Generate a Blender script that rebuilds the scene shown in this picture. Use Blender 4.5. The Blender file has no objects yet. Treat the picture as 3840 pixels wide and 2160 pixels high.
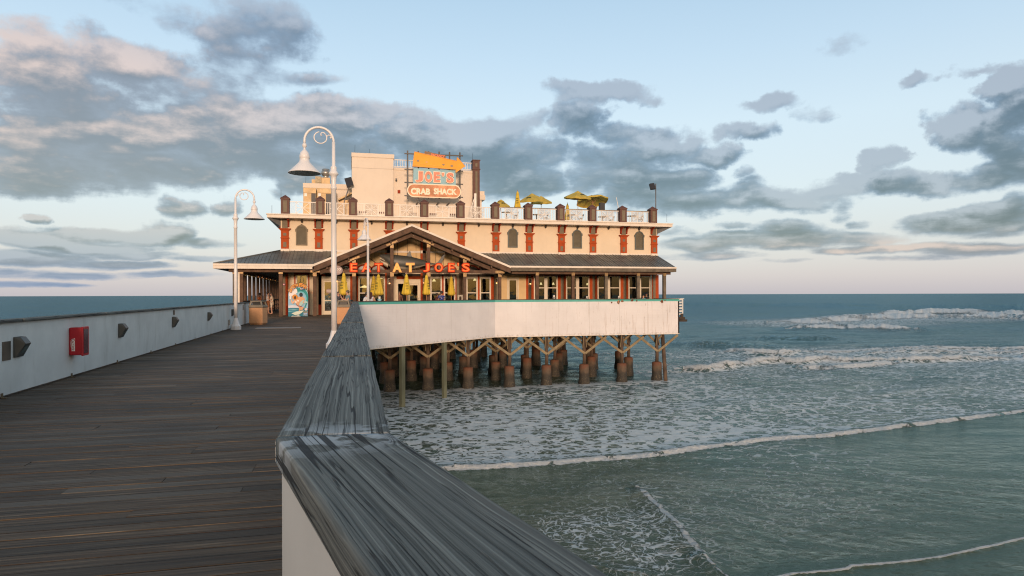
import bpy, bmesh, math, random
import numpy as np
from mathutils import Vector, Matrix

random.seed(7)
rng = np.random.default_rng(11)
PI = math.pi
S = bpy.context.scene
COL = S.collection
R = math.radians

# ------------------------------------------------------------------ camera
YAW, ROLL, FPX, CX, CY = R(13.84), R(-0.164), 2500.0, 1920.0, 1105.0
EYE = Vector((0.0, 0.0, 1.45))
CAMR = Matrix.Rotation(-YAW, 3, 'Z') @ Matrix.Rotation(PI/2, 3, 'X') @ Matrix.Rotation(ROLL, 3, 'Z')
cd = bpy.data.cameras.new('camera')
cam = bpy.data.objects.new('camera', cd); COL.objects.link(cam)
cam.matrix_world = Matrix.Translation(EYE) @ CAMR.to_4x4()
cd.sensor_width = 36.0; cd.lens = 36.0*FPX/3840.0; cd.shift_y = (CY-1080.0)/3840.0
cd.clip_start = 0.05; cd.clip_end = 60000.0
cd.dof.use_dof = True; cd.dof.focus_distance = 14.0; cd.dof.aperture_fstop = 16.0
S.camera = cam

# ------------------------------------------------------------------ render, exposure
S.render.engine = 'CYCLES'
S.view_settings.view_transform = 'Standard'; S.view_settings.look = 'None'
S.view_settings.exposure = 0.0; S.view_settings.gamma = 1.0
S.cycles.max_bounces = 7; S.cycles.diffuse_bounces = 3; S.cycles.glossy_bounces = 4
S.cycles.transmission_bounces = 4; S.cycles.transparent_max_bounces = 12
S.cycles.use_denoising = True
S.cycles.filter_width = 1.15
S.cycles.sample_clamp_indirect = 6.0
S.cycles.caustics_reflective = False; S.cycles.caustics_refractive = False

# ------------------------------------------------------------------ node helpers
def N(nt, typ, **kw):
    n = nt.nodes.new(typ)
    ins = kw.pop('ins', None)
    for k, v in kw.items(): setattr(n, k, v)
    if ins:
        for k, v in ins.items():
            s = n.inputs[k]
            if isinstance(v, bpy.types.NodeSocket): nt.links.new(v, s)
            else: s.default_value = v
    return n
def math_(nt, op, a, b=None, c=None, clamp=False):
    n = nt.nodes.new('ShaderNodeMath'); n.operation = op; n.use_clamp = clamp
    for i, v in enumerate((a, b, c)):
        if v is None: continue
        if isinstance(v, bpy.types.NodeSocket): nt.links.new(v, n.inputs[i])
        else: n.inputs[i].default_value = v
    return n.outputs[0]
def vmath(nt, op, a, b=None, c=None, out=0):
    n = nt.nodes.new('ShaderNodeVectorMath'); n.operation = op
    for i, v in enumerate((a, b, c)):
        if v is None: continue
        if isinstance(v, bpy.types.NodeSocket): nt.links.new(v, n.inputs[i])
        elif isinstance(v, (int, float)): n.inputs[i].default_value = (v, v, v)
        else: n.inputs[i].default_value = v
    return n.outputs[out]
def mixc(nt, f, a, b, mode='MIX'):
    n = nt.nodes.new('ShaderNodeMix'); n.data_type = 'RGBA'; n.blend_type = mode
    for s, v in ((n.inputs[0], f), (n.inputs[6], a), (n.inputs[7], b)):
        if isinstance(v, bpy.types.NodeSocket): nt.links.new(v, s)
        else: s.default_value = v if isinstance(v, (int, float)) else (tuple(v) + (1,))[:4]
    return n.outputs[2]
def ramp(nt, f, stops, interp='LINEAR'):
    n = nt.nodes.new('ShaderNodeValToRGB'); cr = n.color_ramp; cr.interpolation = interp
    while len(cr.elements) < len(stops): cr.elements.new(0.5)
    for e, (p, c) in zip(cr.elements, stops):
        e.position = p
        e.color = (tuple(c) + (1,))[:4] if not isinstance(c, (int, float)) else (c, c, c, 1)
    nt.links.new(f, n.inputs[0]); return n.outputs[0]
def maprange(nt, v, a, b, c=0.0, d=1.0, smooth=True):
    n = nt.nodes.new('ShaderNodeMapRange')
    if smooth: n.interpolation_type = 'SMOOTHSTEP'
    nt.links.new(v, n.inputs[0])
    for i, x in enumerate((a, b, c, d)): n.inputs[i+1].default_value = x
    return n.outputs[0]
def noise(nt, vec, scale, detail=4, rough=.55, dist=0, out=0, lac=2.0, dim='3D'):
    n = nt.nodes.new('ShaderNodeTexNoise'); n.noise_dimensions = dim
    n.inputs['Scale'].default_value = scale; n.inputs['Detail'].default_value = detail
    n.inputs['Roughness'].default_value = rough; n.inputs['Distortion'].default_value = dist
    n.inputs['Lacunarity'].default_value = lac
    if vec is not None: nt.links.new(vec, n.inputs['Vector'])
    return n.outputs[out]
def lin(r, g, b):
    f = lambda c: (c/255/12.92) if c/255 <= .04045 else ((c/255+.055)/1.055)**2.4
    return (f(r), f(g), f(b))

# ------------------------------------------------------------------ rays through the picture, to read off real places
def ray(px, py):
    return CAMR @ Vector(((px-CX)/FPX, -(py-CY)/FPX, -1.0))
def on_y(px, py, y):
    d = ray(px, py); t = (y-EYE.y)/d.y; return EYE + d*t
def on_z(px, py, z):
    d = ray(px, py); t = (z-EYE.z)/d.z; return EYE + d*t
def on_line(px, py, a, b):
    """the point of the upright plane through the ground points a and b"""
    d = ray(px, py); nx, ny = -(b[1]-a[1]), (b[0]-a[0])
    t = (nx*(a[0]-EYE.x)+ny*(a[1]-EYE.y))/(nx*d.x+ny*d.y); return EYE + d*t
def azel(px, py):
    d = ray(px, py).normalized(); return math.atan2(d.x, d.y), math.asin(d.z)

# ------------------------------------------------------------------ sun
SUN_EL, SUN_AZ = R(6.5), R(180+5)          # azimuth clockwise from +Y: behind the camera, a little to its left
sd = bpy.data.lights.new('sun', 'SUN'); sun = bpy.data.objects.new('sun', sd); COL.objects.link(sun)
tosun = Vector((math.sin(SUN_AZ)*math.cos(SUN_EL), math.cos(SUN_AZ)*math.cos(SUN_EL), math.sin(SUN_EL)))
sun.rotation_euler = tosun.to_track_quat('Z', 'Y').to_euler()
sd.energy = 2.75; sd.color = (1.0, 0.70, 0.51); sd.angle = R(7.0)

# ------------------------------------------------------------------ sky with clouds (world shader, by direction)
W = bpy.data.worlds.new('World'); S.world = W; W.use_nodes = True
nt = W.node_tree; nt.nodes.clear()
# cloud density as a node group: (azimuth, elevation, 0) -> density
CLOUDS = [ # centre x, y, radius x, y in overview pixels (2576 wide), strength
 (90,190,170,95,1),(60,130,120,60,.6),(330,150,170,55,.9),(215,250,120,60,.8),(430,215,110,50,.7),(560,230,130,70,.75),(640,60,120,80,.8),(600,130,90,60,.55),(720,190,140,25,.4),(480,20,140,30,.2),
 (60,340,170,80,1),(230,330,200,75,1.1),(430,330,180,80,1.15),(640,310,170,75,1.15),(820,300,130,55,1.1),(930,275,70,30,.7),
 (120,430,220,55,1.1),(420,430,150,50,.9),(640,400,170,50,1),(760,430,110,45,1),(340,470,70,35,.7),(860,380,150,45,.9),
 (1070,340,150,60,1.1),(1200,350,130,60,1.1),(1290,400,120,65,1.05),(1330,455,90,40,.9),(980,420,80,50,.6),(1250,440,120,50,.7),(1330,300,60,18,.5),
 (1510,242,105,30,1),(1430,225,60,20,.6),(1450,305,75,48,1.05),(1560,350,60,30,.6),(1660,370,105,52,1.1),(1790,385,85,30,1),(1560,430,120,55,1.1),(1690,450,90,45,.9),(1470,440,70,60,.9),(1730,510,120,40,1),(1880,500,120,35,.9),(1600,500,90,30,.8),(1990,500,110,30,.8),(2090,480,90,30,.75),
 (1950,250,85,20,.7),(2060,270,40,18,.35),(1880,315,75,22,.75),(1970,305,25,14,.4),(1890,435,30,14,.4),(1910,460,35,12,.4),(2340,190,36,12,.35),(2450,185,50,12,.45),(2130,105,40,10,.1),
 (2200,400,50,32,1),(2150,455,60,22,.7),(2240,450,70,30,.9),(2330,455,90,32,1),(2420,320,85,45,1),(2530,210,70,50,1),(2520,340,90,60,1.05),(2470,440,130,40,1.1),(2570,420,80,50,1),(2560,270,60,60,.9),
 (2400,560,130,32,1.05),(2500,545,130,42,1.05),(2560,500,60,30,.8),(2130,510,30,35,.4),(2180,560,30,12,.4),
 (1900,600,140,20,.9),(2030,600,140,26,1),(2180,600,120,20,.9),(1990,575,70,22,.7),(1760,620,90,18,.7),(1700,590,60,10,.5),(1800,645,130,9,.5),(1860,565,60,10,.5),
 (2250,625,230,13,.8),(2450,628,160,16,.85),(2300,650,120,8,.5),(2470,590,110,10,.4),(1960,655,60,5,.3),(2540,380,90,70,1),(2380,330,60,40,.9),(300,400,160,60,.9),(520,360,140,60,.9),(120,470,150,30,1),
 (60,600,150,24,1),(220,590,110,20,.8),(200,620,190,16,.9),(360,600,90,22,.9),(420,585,70,28,1),(520,610,80,12,.6),(450,525,70,24,.9),(570,525,32,20,.7),(110,548,26,10,.6),
 (60,650,170,22,1),(240,665,170,12,.9),(120,690,260,12,.7),(420,690,140,8,.6),(520,650,70,7,.5),(330,640,120,10,.5),(60,715,120,6,.4),(720,470,50,25,.7),(700,495,40,14,.5),
]
cg = bpy.data.node_groups.new('cloud_density', 'ShaderNodeTree')
cg.interface.new_socket('Vector', in_out='INPUT', socket_type='NodeSocketVector')
cg.interface.new_socket('Density', in_out='OUTPUT', socket_type='NodeSocketFloat')
gi = cg.nodes.new('NodeGroupInput'); go = cg.nodes.new('NodeGroupOutput')
P = gi.outputs[0]
wcol = noise(cg, P, 9.0, 6, .62, out=1)
wv = vmath(cg, 'SUBTRACT', wcol, (0.5, 0.5, 0.5))
elv = N(cg, 'ShaderNodeSeparateXYZ', ins={0: P}).outputs[1]
wv = vmath(cg, 'MULTIPLY', wv, N(cg, 'ShaderNodeCombineXYZ', ins={0: maprange(cg, elv, .02, .2, .6, 1.0), 1: maprange(cg, elv, .02, .2, .16, 1.0), 2: 0.0}).outputs[0])
Pw = vmath(cg, 'MULTIPLY_ADD', wv, (0.15, 0.075, 0), P)
acc = None
for (bx, by, rx, ry, s) in CLOUDS:
    a0, e0 = azel(bx*1.4907, by*1.4907); a1, _ = azel((bx+rx)*1.4907, by*1.4907); _, e1 = azel(bx*1.4907, (by-ry)*1.4907)
    ra, re = max(abs(a1-a0), .004)*1.25, max(abs(e1-e0), .003)*1.25
    q = vmath(cg, 'MULTIPLY_ADD', Pw, (1/ra, 1/re, 0), (-a0/ra, -e0/re, 0))
    d2 = vmath(cg, 'DOT_PRODUCT', q, q, out=1)
    v = math_(cg, 'MULTIPLY_ADD', d2, -s, s)
    v.node.name = 'blob'
    acc = v if acc is None else math_(cg, 'SMOOTH_MAX', acc, v, 0.25)
acc = math_(cg, 'MAXIMUM', acc, -1.2)
lnv = math_(cg, 'MULTIPLY', math_(cg, 'LOGARITHM', math_(cg, 'MAXIMUM', math_(cg, 'ADD', elv, .133), .01), math.e), .85)
Pn = N(cg, 'ShaderNodeCombineXYZ', ins={0: N(cg, 'ShaderNodeSeparateXYZ', ins={0: P}).outputs[0], 1: lnv, 2: 0.0}).outputs[0]
n1 = noise(cg, Pn, 10.0, 10, .57)
n2 = noise(cg, Pn, 4.0, 3, .5)
d = math_(cg, 'MULTIPLY_ADD', math_(cg, 'SUBTRACT', n1, .5), 1.9, math_(cg, 'MULTIPLY', acc, .95))
d = math_(cg, 'MULTIPLY_ADD', math_(cg, 'SUBTRACT', n2, .5), .7, d)
cg.links.new(d, go.inputs[0])

tc = N(nt, 'ShaderNodeTexCoord')
dirv = vmath(nt, 'NORMALIZE', tc.outputs['Generated'])
sx = N(nt, 'ShaderNodeSeparateXYZ', ins={0: dirv})
az = math_(nt, 'ARCTAN2', sx.outputs[0], sx.outputs[1])
el = math_(nt, 'ARCSINE', sx.outputs[2])
pae = N(nt, 'ShaderNodeCombineXYZ', ins={0: az, 1: el, 2: 0.0}).outputs[0]
def dens(vec):
    g = nt.nodes.new('ShaderNodeGroup'); g.node_tree = cg; nt.links.new(vec, g.inputs[0]); return g.outputs[0]
D0 = dens(pae)
D1 = dens(vmath(nt, 'ADD', pae, (-0.015, 0.040, 0)))
alpha = maprange(nt, D0, -0.10, 0.52)
core = maprange(nt, D0, 0.10, 0.95)
D2 = dens(vmath(nt, 'ADD', pae, (-0.004, 0.008, 0)))
shade = math_(nt, 'MULTIPLY_ADD', math_(nt, 'SUBTRACT', D0, D2), .9, math_(nt, 'MULTIPLY', math_(nt, 'SUBTRACT', D0, D1), .55))
lnw = math_(nt, 'MULTIPLY', math_(nt, 'LOGARITHM', math_(nt, 'MAXIMUM', math_(nt, 'ADD', el, .133), .01), math.e), .85)
puff = noise(nt, N(nt, 'ShaderNodeCombineXYZ', ins={0: az, 1: lnw, 2: 3.0}).outputs[0], 26.0, 7, .62)
shade = math_(nt, 'MULTIPLY_ADD', math_(nt, 'SUBTRACT', puff, .5), .40, shade)
lit = maprange(nt, shade, -0.10, 1.05)
# warm light reaches the clouds on the left and the low bank on the far right
warmL = maprange(nt, az, R(16), R(-22)); warmLe = math_(nt, 'MULTIPLY', maprange(nt, el, .05, .17), maprange(nt, el, .40, .27))
warmR = math_(nt, 'MULTIPLY', maprange(nt, az, R(22), R(40)), maprange(nt, el, .085, .055))
warm = math_(nt, 'ADD', math_(nt, 'MULTIPLY', warmL, warmLe), math_(nt, 'MULTIPLY', warmR, .9), clamp=True)
warm = math_(nt, 'MULTIPLY_ADD', warm, .85, .12, clamp=True)
dark = mixc(nt, core, lin(132,156,184), lin(62,88,112))
litc = mixc(nt, warm, lin(152,170,190), lin(226,200,188))
mid = mixc(nt, math_(nt, 'MULTIPLY', warm, .55), dark, lin(150,146,152))
ccol = mixc(nt, lit, mid, litc)
lowfade = maprange(nt, el, .0, .09)
ccol = mixc(nt, math_(nt, 'MULTIPLY_ADD', lowfade, -.55, .55), ccol, lin(118,154,204))
grad = ramp(nt, math_(nt, 'MULTIPLY', el, 1/1.6, clamp=True), [
    (0.0, lin(196,192,200)), (0.016, lin(205,202,208)), (0.045, lin(208,212,218)), (0.09, lin(212,224,232)),
    (0.15, lin(208,226,238)), (0.21, lin(192,216,235)), (0.28, lin(172,202,226)), (0.5, lin(148,172,190)), (1.0, lin(128,146,162))])
skyc = mixc(nt, alpha, grad, ccol)
# the sunset side of the sky, behind the camera, is warmer
back = maprange(nt, sx.outputs[1], -0.35, -0.92)
skyc = mixc(nt, math_(nt, 'MULTIPLY', back, .8), skyc, lin(246,216,186))
# low down behind the camera stand the dark shore and its hotels
skyc = mixc(nt, math_(nt, 'MULTIPLY', maprange(nt, sx.outputs[1], -0.15, -0.5), maprange(nt, el, .13, .06)), skyc, lin(92,84,80))
# below the horizon the world is a dull sea colour, above the lens' side of the sky a sunset glow comes from the Sky Texture
below = maprange(nt, el, -0.002, -0.02)
skyc = mixc(nt, below, skyc, lin(70,95,100))
sky = N(nt, 'ShaderNodeTexSky', sky_type='NISHITA', sun_disc=False)
sky.sun_elevation = SUN_EL; sky.sun_rotation = SUN_AZ
sky.air_density = 1.0; sky.dust_density = 1.5; sky.altitude = 5
b1 = N(nt, 'ShaderNodeBackground', ins={'Color': sky.outputs[0], 'Strength': 0.05})
b2 = N(nt, 'ShaderNodeBackground', ins={'Color': skyc, 'Strength': 0.92})
ad = N(nt, 'ShaderNodeAddShader', ins={0: b1.outputs[0], 1: b2.outputs[0]})
wo = N(nt, 'ShaderNodeOutputWorld', ins={'Surface': ad.outputs[0]})
W.cycles.sampling_method = 'MANUAL'; W.cycles.sample_map_resolution = 512

# ------------------------------------------------------------------ materials
MATS = {}
def mat(name, col, rough=.6, var=.12, scale=2.5, bump=0.0, bscale=60, metal=0.0, stretch=(1, 1, 1), col2=None, emit=None, spec=.5, dirt=0.0, dirtcol=(.12, .08, .05), coat=0):
    if name in MATS: return MATS[name]
    m = bpy.data.materials.new(name); m.use_nodes = True; MATS[name] = m
    t = m.node_tree; b = t.nodes['Principled BSDF']
    tc = N(t, 'ShaderNodeTexCoord').outputs['Object']
    v = vmath(t, 'MULTIPLY', tc, stretch)
    f = noise(t, v, scale, 5, .6)
    f = maprange(t, f, .3, .7)
    c2 = col2 or tuple(min(1, c*(1+var)) for c in col)
    c1 = tuple(c*(1-var) for c in col)
    c = mixc(t, f, c1, c2)
    if dirt > 0:
        g = noise(t, vmath(t, 'MULTIPLY', tc, (1.6, 1.6, .35)), 1.9, 7, .7)
        c = mixc(t, math_(t, 'MULTIPLY', maprange(t, g, .52, .74), dirt), c, dirtcol)
    t.links.new(c, b.inputs['Base Color'])
    b.inputs['Roughness'].default_value = rough; b.inputs['Metallic'].default_value = metal
    b.inputs['Specular IOR Level'].default_value = spec
    if coat: b.inputs['Coat Weight'].default_value = coat
    if bump:
        bn = N(t, 'ShaderNodeBump', ins={'Strength': 1.0, 'Distance': bump, 'Height': noise(t, v, bscale, 3, .6)})
        t.links.new(bn.outputs[0], b.inputs['Normal'])
    if emit:
        m.cycles.emission_sampling = 'NONE'
        b.inputs['Emission Color'].default_value = emit[:3] + (1,); b.inputs['Emission Strength'].default_value = emit[3]
    return m

# ------------------------------------------------------------------ mesh collector
class G:
    def __init__(s): s.v = []; s.f = []; s.sm = []; s.pc = []
    def add(s, vs, fs, smooth=False):
        o = len(s.v); s.pc.append((o, len(s.f))); s.v += [tuple(map(float, v)) for v in vs]; s.f += [tuple(i+o for i in f) for f in fs]; s.sm += [smooth]*len(fs); return s
    def box(s, x0, y0, z0, x1, y1, z1):
        if x0 > x1: x0, x1 = x1, x0
        if y0 > y1: y0, y1 = y1, y0
        if z0 > z1: z0, z1 = z1, z0
        return s.add([(x0,y0,z0),(x1,y0,z0),(x1,y1,z0),(x0,y1,z0),(x0,y0,z1),(x1,y0,z1),(x1,y1,z1),(x0,y1,z1)],
                     [(0,3,2,1),(4,5,6,7),(0,1,5,4),(1,2,6,5),(2,3,7,6),(3,0,4,7)])
    def prism(s, pts, vec):
        """a flat outline (3D points) pushed along vec; concave outlines are fine"""
        n = len(pts); vec = Vector(vec); a = [Vector(p) for p in pts]; b = [p+vec for p in a]
        nrm = Vector((0,0,0))
        for i in range(n): nrm += a[i].cross(a[(i+1) % n])
        front = list(range(n)); back = list(range(n, 2*n))
        if nrm.dot(vec) > 0: fs = [tuple(reversed(front)), tuple(back)] + [(i, (i+1) % n, n+(i+1) % n, n+i) for i in range(n)]
        else: fs = [tuple(front), tuple(reversed(back))] + [((i+1) % n, i, n+i, n+(i+1) % n) for i in range(n)]
        return s.add(a+b, fs)
    def pxz(s, pts, y0, y1):
        return s.prism([(x, y0, z) for x, z in pts], (0, y1-y0, 0))
    def beam(s, p, q, w, h, up=(0, 0, 1)):
        p, q = Vector(p), Vector(q); d = (q-p).normalized(); up = Vector(up)
        if abs(d.dot(up)) > .98: up = Vector((0, 1, 0))
        sx = d.cross(up).normalized()*(w/2); sz = sx.cross(d).normalized()*(h/2)
        vs = [p-sx-sz, p+sx-sz, p+sx+sz, p-sx+sz, q-sx-sz, q+sx-sz, q+sx+sz, q-sx+sz]
        return s.add(vs, [(0,1,2,3),(7,6,5,4),(0,4,5,1),(1,5,6,2),(2,6,7,3),(3,7,4,0)])
    def tube(s, pts, r, n=8, caps=True, smooth=True):
        pts = [Vector(p) for p in pts]; k = len(pts); rs = r if isinstance(r, (list, tuple)) else [r]*k
        vs = []; ref = None
        for i, p in enumerate(pts):
            d = (pts[min(i+1, k-1)]-pts[max(i-1, 0)]).normalized()
            if ref is None: ref = Vector((1, 0, 0)) if abs(d.x) < .9 else Vector((0, 1, 0))
            ref = (ref - d*ref.dot(d)).normalized(); b = d.cross(ref)
            for j in range(n):
                a = 2*PI*j/n; vs.append(p + (ref*math.cos(a)+b*math.sin(a))*rs[i])
        fs = [(i*n+j, i*n+(j+1) % n, (i+1)*n+(j+1) % n, (i+1)*n+j) for i in range(k-1) for j in range(n)]
        s.add(vs, fs, smooth)
        if caps: o = len(s.v)-len(vs); s.f += [tuple(o+j for j in reversed(range(n))), tuple(o+(k-1)*n+j for j in range(n))]; s.sm += [False]*2
        return s
    def lathe(s, prof, c=(0, 0, 0), n=20, smooth=True, fn=None):
        vs = []; k = len(prof)
        for i, (r, z) in enumerate(prof):
            for j in range(n):
                a = 2*PI*j/n; rr = fn(r, z, a) if fn else r
                vs.append((c[0]+rr*math.cos(a), c[1]+rr*math.sin(a), c[2]+z))
        fs = [(i*n+j, i*n+(j+1) % n, (i+1)*n+(j+1) % n, (i+1)*n+j) for i in range(k-1) for j in range(n)]
        s.add(vs, fs, smooth)
        o = len(s.v)-len(vs); s.f += [tuple(o+j for j in reversed(range(n))), tuple(o+(k-1)*n+j for j in range(n))]; s.sm += [False]*2
        return s
    def ball(s, c, r, n=10, m=6, sc=(1, 1, 1)):
        prof = [(max(1e-4, r*math.sin(PI*i/m)), -r*math.cos(PI*i/m)) for i in range(m+1)]
        o = len(s.v); s.lathe(prof, (0, 0, 0), n)
        for i in range(o, len(s.v)):
            x, y, z = s.v[i]; s.v[i] = (c[0]+x*sc[0], c[1]+y*sc[1], c[2]+z*sc[2])
        return s
    def xf(s, M):
        s.v = [tuple(M @ Vector(v)) for v in s.v]; return s

def tag(o, label=None, cat=None, group=None, kind=None):
    if label: o['label'] = label
    if cat: o['category'] = cat
    if group: o['group'] = group
    if kind: o['kind'] = kind
    return o
def wmat(o):
    M = o.matrix_basis.copy()
    return wmat(o.parent) @ o.matrix_parent_inverse @ M if o.parent else M
def make(name, g, m, parent=None, label=None, cat=None, group=None, kind=None, bevel=0):
    me = bpy.data.meshes.new(name); me.from_pydata(g.v, [], g.f)
    if any(g.sm): me.polygons.foreach_set('use_smooth', g.sm)
    me.materials.append(m); me.update()
    o = bpy.data.objects.new(name, me); COL.objects.link(o)
    if parent is not None:
        o.parent = parent; o.matrix_parent_inverse = wmat(parent).inverted()
    if bevel:
        b = o.modifiers.new('bevel', 'BEVEL'); b.width = bevel; b.segments = 2; b.limit_method = 'ANGLE'
    return tag(o, label, cat, group, kind)
def each(name, g, m, parent=None, label=None, bevel=0):
    out = []; pc = g.pc+[(len(g.v), len(g.f))]
    for (a, fa), (b, fb) in zip(pc[:-1], pc[1:]):
        h = G(); h.v = g.v[a:b]; h.f = [tuple(i-a for i in f) for f in g.f[fa:fb]]; h.sm = g.sm[fa:fb]; out.append(make(name, h, m, parent, label, bevel=bevel))
    return out
def root(name, loc, label, cat, group=None, rz=0):
    o = bpy.data.objects.new(name, None); COL.objects.link(o); o.location = loc; o.rotation_euler = (0, 0, rz)
    o.empty_display_size = .2
    return tag(o, label, cat, group)
def copy_tree(o, parent=None):
    c = o.copy(); COL.objects.link(c)
    if parent is not None: c.parent = parent; c.matrix_parent_inverse = o.matrix_parent_inverse.copy()
    for ch in [x for x in bpy.data.objects if x.parent == o]: copy_tree(ch, c)
    return c
_tcache = {}
def text_pts(s, offset=0.0, extrude=0.05, bold=0.0):
    key = (s, offset, extrude)
    if key in _tcache: return _tcache[key]
    cu = bpy.data.curves.new('t', 'FONT'); cu.body = s; cu.size = 1; cu.extrude = extrude; cu.offset = offset; cu.resolution_u = 3
    o = bpy.data.objects.new('t', cu); COL.objects.link(o)
    bpy.context.view_layer.update()
    me = bpy.data.meshes.new_from_object(o.evaluated_get(bpy.context.evaluated_depsgraph_get()))
    vs = [v.co.copy() for v in me.vertices]; fs = [tuple(p.vertices) for p in me.polygons]
    bpy.data.objects.remove(o); bpy.data.curves.remove(cu); bpy.data.meshes.remove(me)
    _tcache[key] = (vs, fs); return vs, fs
def text(g, s, origin, w, h, depth=.01, xd=(1, 0, 0), zd=(0, 0, 1), offset=0.0, fn=None):
    """the string s filling a w x h box whose lower left is origin; faces -(xd x zd)... depth towards the viewer"""
    vs, fs = text_pts(s, offset, .05)
    x0 = min(v.x for v in vs); x1 = max(v.x for v in vs); y0 = min(v.y for v in vs); y1 = max(v.y for v in vs)
    xd, zd = Vector(xd), Vector(zd); n = xd.cross(zd); o = Vector(origin)
    kx = w/(x1-x0); ky = h/(y1-y0)
    out = []
    for v in vs:
        a, b, c = (v.x-x0)*kx, (v.y-y0)*ky, (v.z/.05)*depth/2
        out.append(fn(a, b, c) if fn else o + xd*a + zd*b + n*c)
    g.add(out, fs); return g

# numpy value noise
_perm = rng.random((256, 256))
def vnoise(x, y):
    xi = np.floor(x).astype(int); yi = np.floor(y).astype(int); xf = x-xi; yf = y-yi
    u = xf*xf*(3-2*xf); v = yf*yf*(3-2*yf)
    a = _perm[xi & 255, yi & 255]; b = _perm[(xi+1) & 255, yi & 255]; c = _perm[xi & 255, (yi+1) & 255]; d = _perm[(xi+1) & 255, (yi+1) & 255]
    return (a*(1-u)+b*u)*(1-v)+(c*(1-u)+d*u)*v
def fbm(x, y, o=4, g=.5):
    s = 0; a = 1; t = 0
    for i in range(o):
        s = s+a*vnoise(x*2**i+17*i, y*2**i-9*i); t += a; a *= g
    return s/t
# ================================================================== SEA
ZS = -5.2
def sea_pt(ox, oy):      # overview pixel -> place on the water
    p = on_z(ox*1.4907, oy*1.4907, ZS); return (p.x, p.y)
LINES = [ # (points in overview px), crest height, half width towards shore, towards sea, foam strength, foam spread, raggedness
 ([(1950,812),(2050,808),(2200,800),(2330,797),(2450,799),(2576,802),(2700,804)], 1.1, 3.0, 6.0, .9, 6.0, .8),
 ([(2200,795),(2330,792),(2450,794),(2576,797),(2700,798)], 1.9, 2.6, 6.0, 1.0, 4.0, .4),
 ([(1985,826),(2080,824),(2180,825),(2300,828)], .9, 1.4, 3.0, 1.0, 1.9, .6),
 ([(1650,769),(1800,767),(1950,770),(2100,772),(2250,771)], 1.7, 9, 22, 0, 6, .5),
 ([(2200,777),(2400,776),(2576,774),(2700,773)], 1.5, 8, 20, 0, 6, .5),
 ([(1720,862),(1800,866),(1900,868)], .5, 1.6, 4, 0, 3, .6),
 ([(1900,848),(2000,850),(2100,847)], .6, 2, 5, .0, 3, .6),
 ([(1810,884),(1850,882),(1900,886),(1960,888),(2010,883),(2100,884),(2200,882),(2330,880),(2450,879),(2576,878),(2700,876)], .50, .8, 2.0, 1.0, .60, .4),
 ([(2150,890),(2260,884),(2400,884),(2576,884),(2700,884)], .3, .8, 1.5, .7, .5, .6),
 ([(1680,915),(1720,926),(1770,928),(1820,922),(1870,916),(1900,908),(1940,906),(2000,908),(2060,902),(2120,905),(2220,905),(2330,903),(2440,900),(2576,898)], .58, .75, 1.6, 1.0, .65, .4),
 ([(2010,922),(2090,924),(2180,918),(2260,908)], .3, .5, 1.2, .9, .7, .5),
 ([(1000,1172),(1090,1176),(1150,1172),(1250,1168),(1350,1163),(1450,1155),(1550,1147),(1650,1138),(1750,1124),(1850,1112),(1950,1100),(2050,1095),(2130,1087),(2220,1075),(2320,1062),(2430,1049),(2576,1030),(2750,1008)], .12, .14, .5, 1.0, .29, .45),
 ([(1600,1225),(1640,1262),(1690,1308),(1730,1355),(1762,1392)], .13, .32, .5, 1.0, .14, .45),
 ([(1762,1392),(1800,1425),(1850,1460)], .10, .3, .3, .7, .07, .6),
 ([(1780,1475),(1910,1452),(2000,1434),(2080,1430),(2130,1424),(2140,1416),(2220,1410),(2330,1398),(2400,1386),(2500,1366),(2590,1345),(2750,1316)], .05, .10, .3, 1.0, .06, .1),
 ([(1400,1405),(1450,1412),(1500,1420),(1570,1432),(1640,1440)], .05, .2, .3, .8, .06, .9),
 ([(1300,1395),(1360,1400),(1440,1452),(1500,1470)], .06, .3, .3, .6, .09, .9),
]
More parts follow.
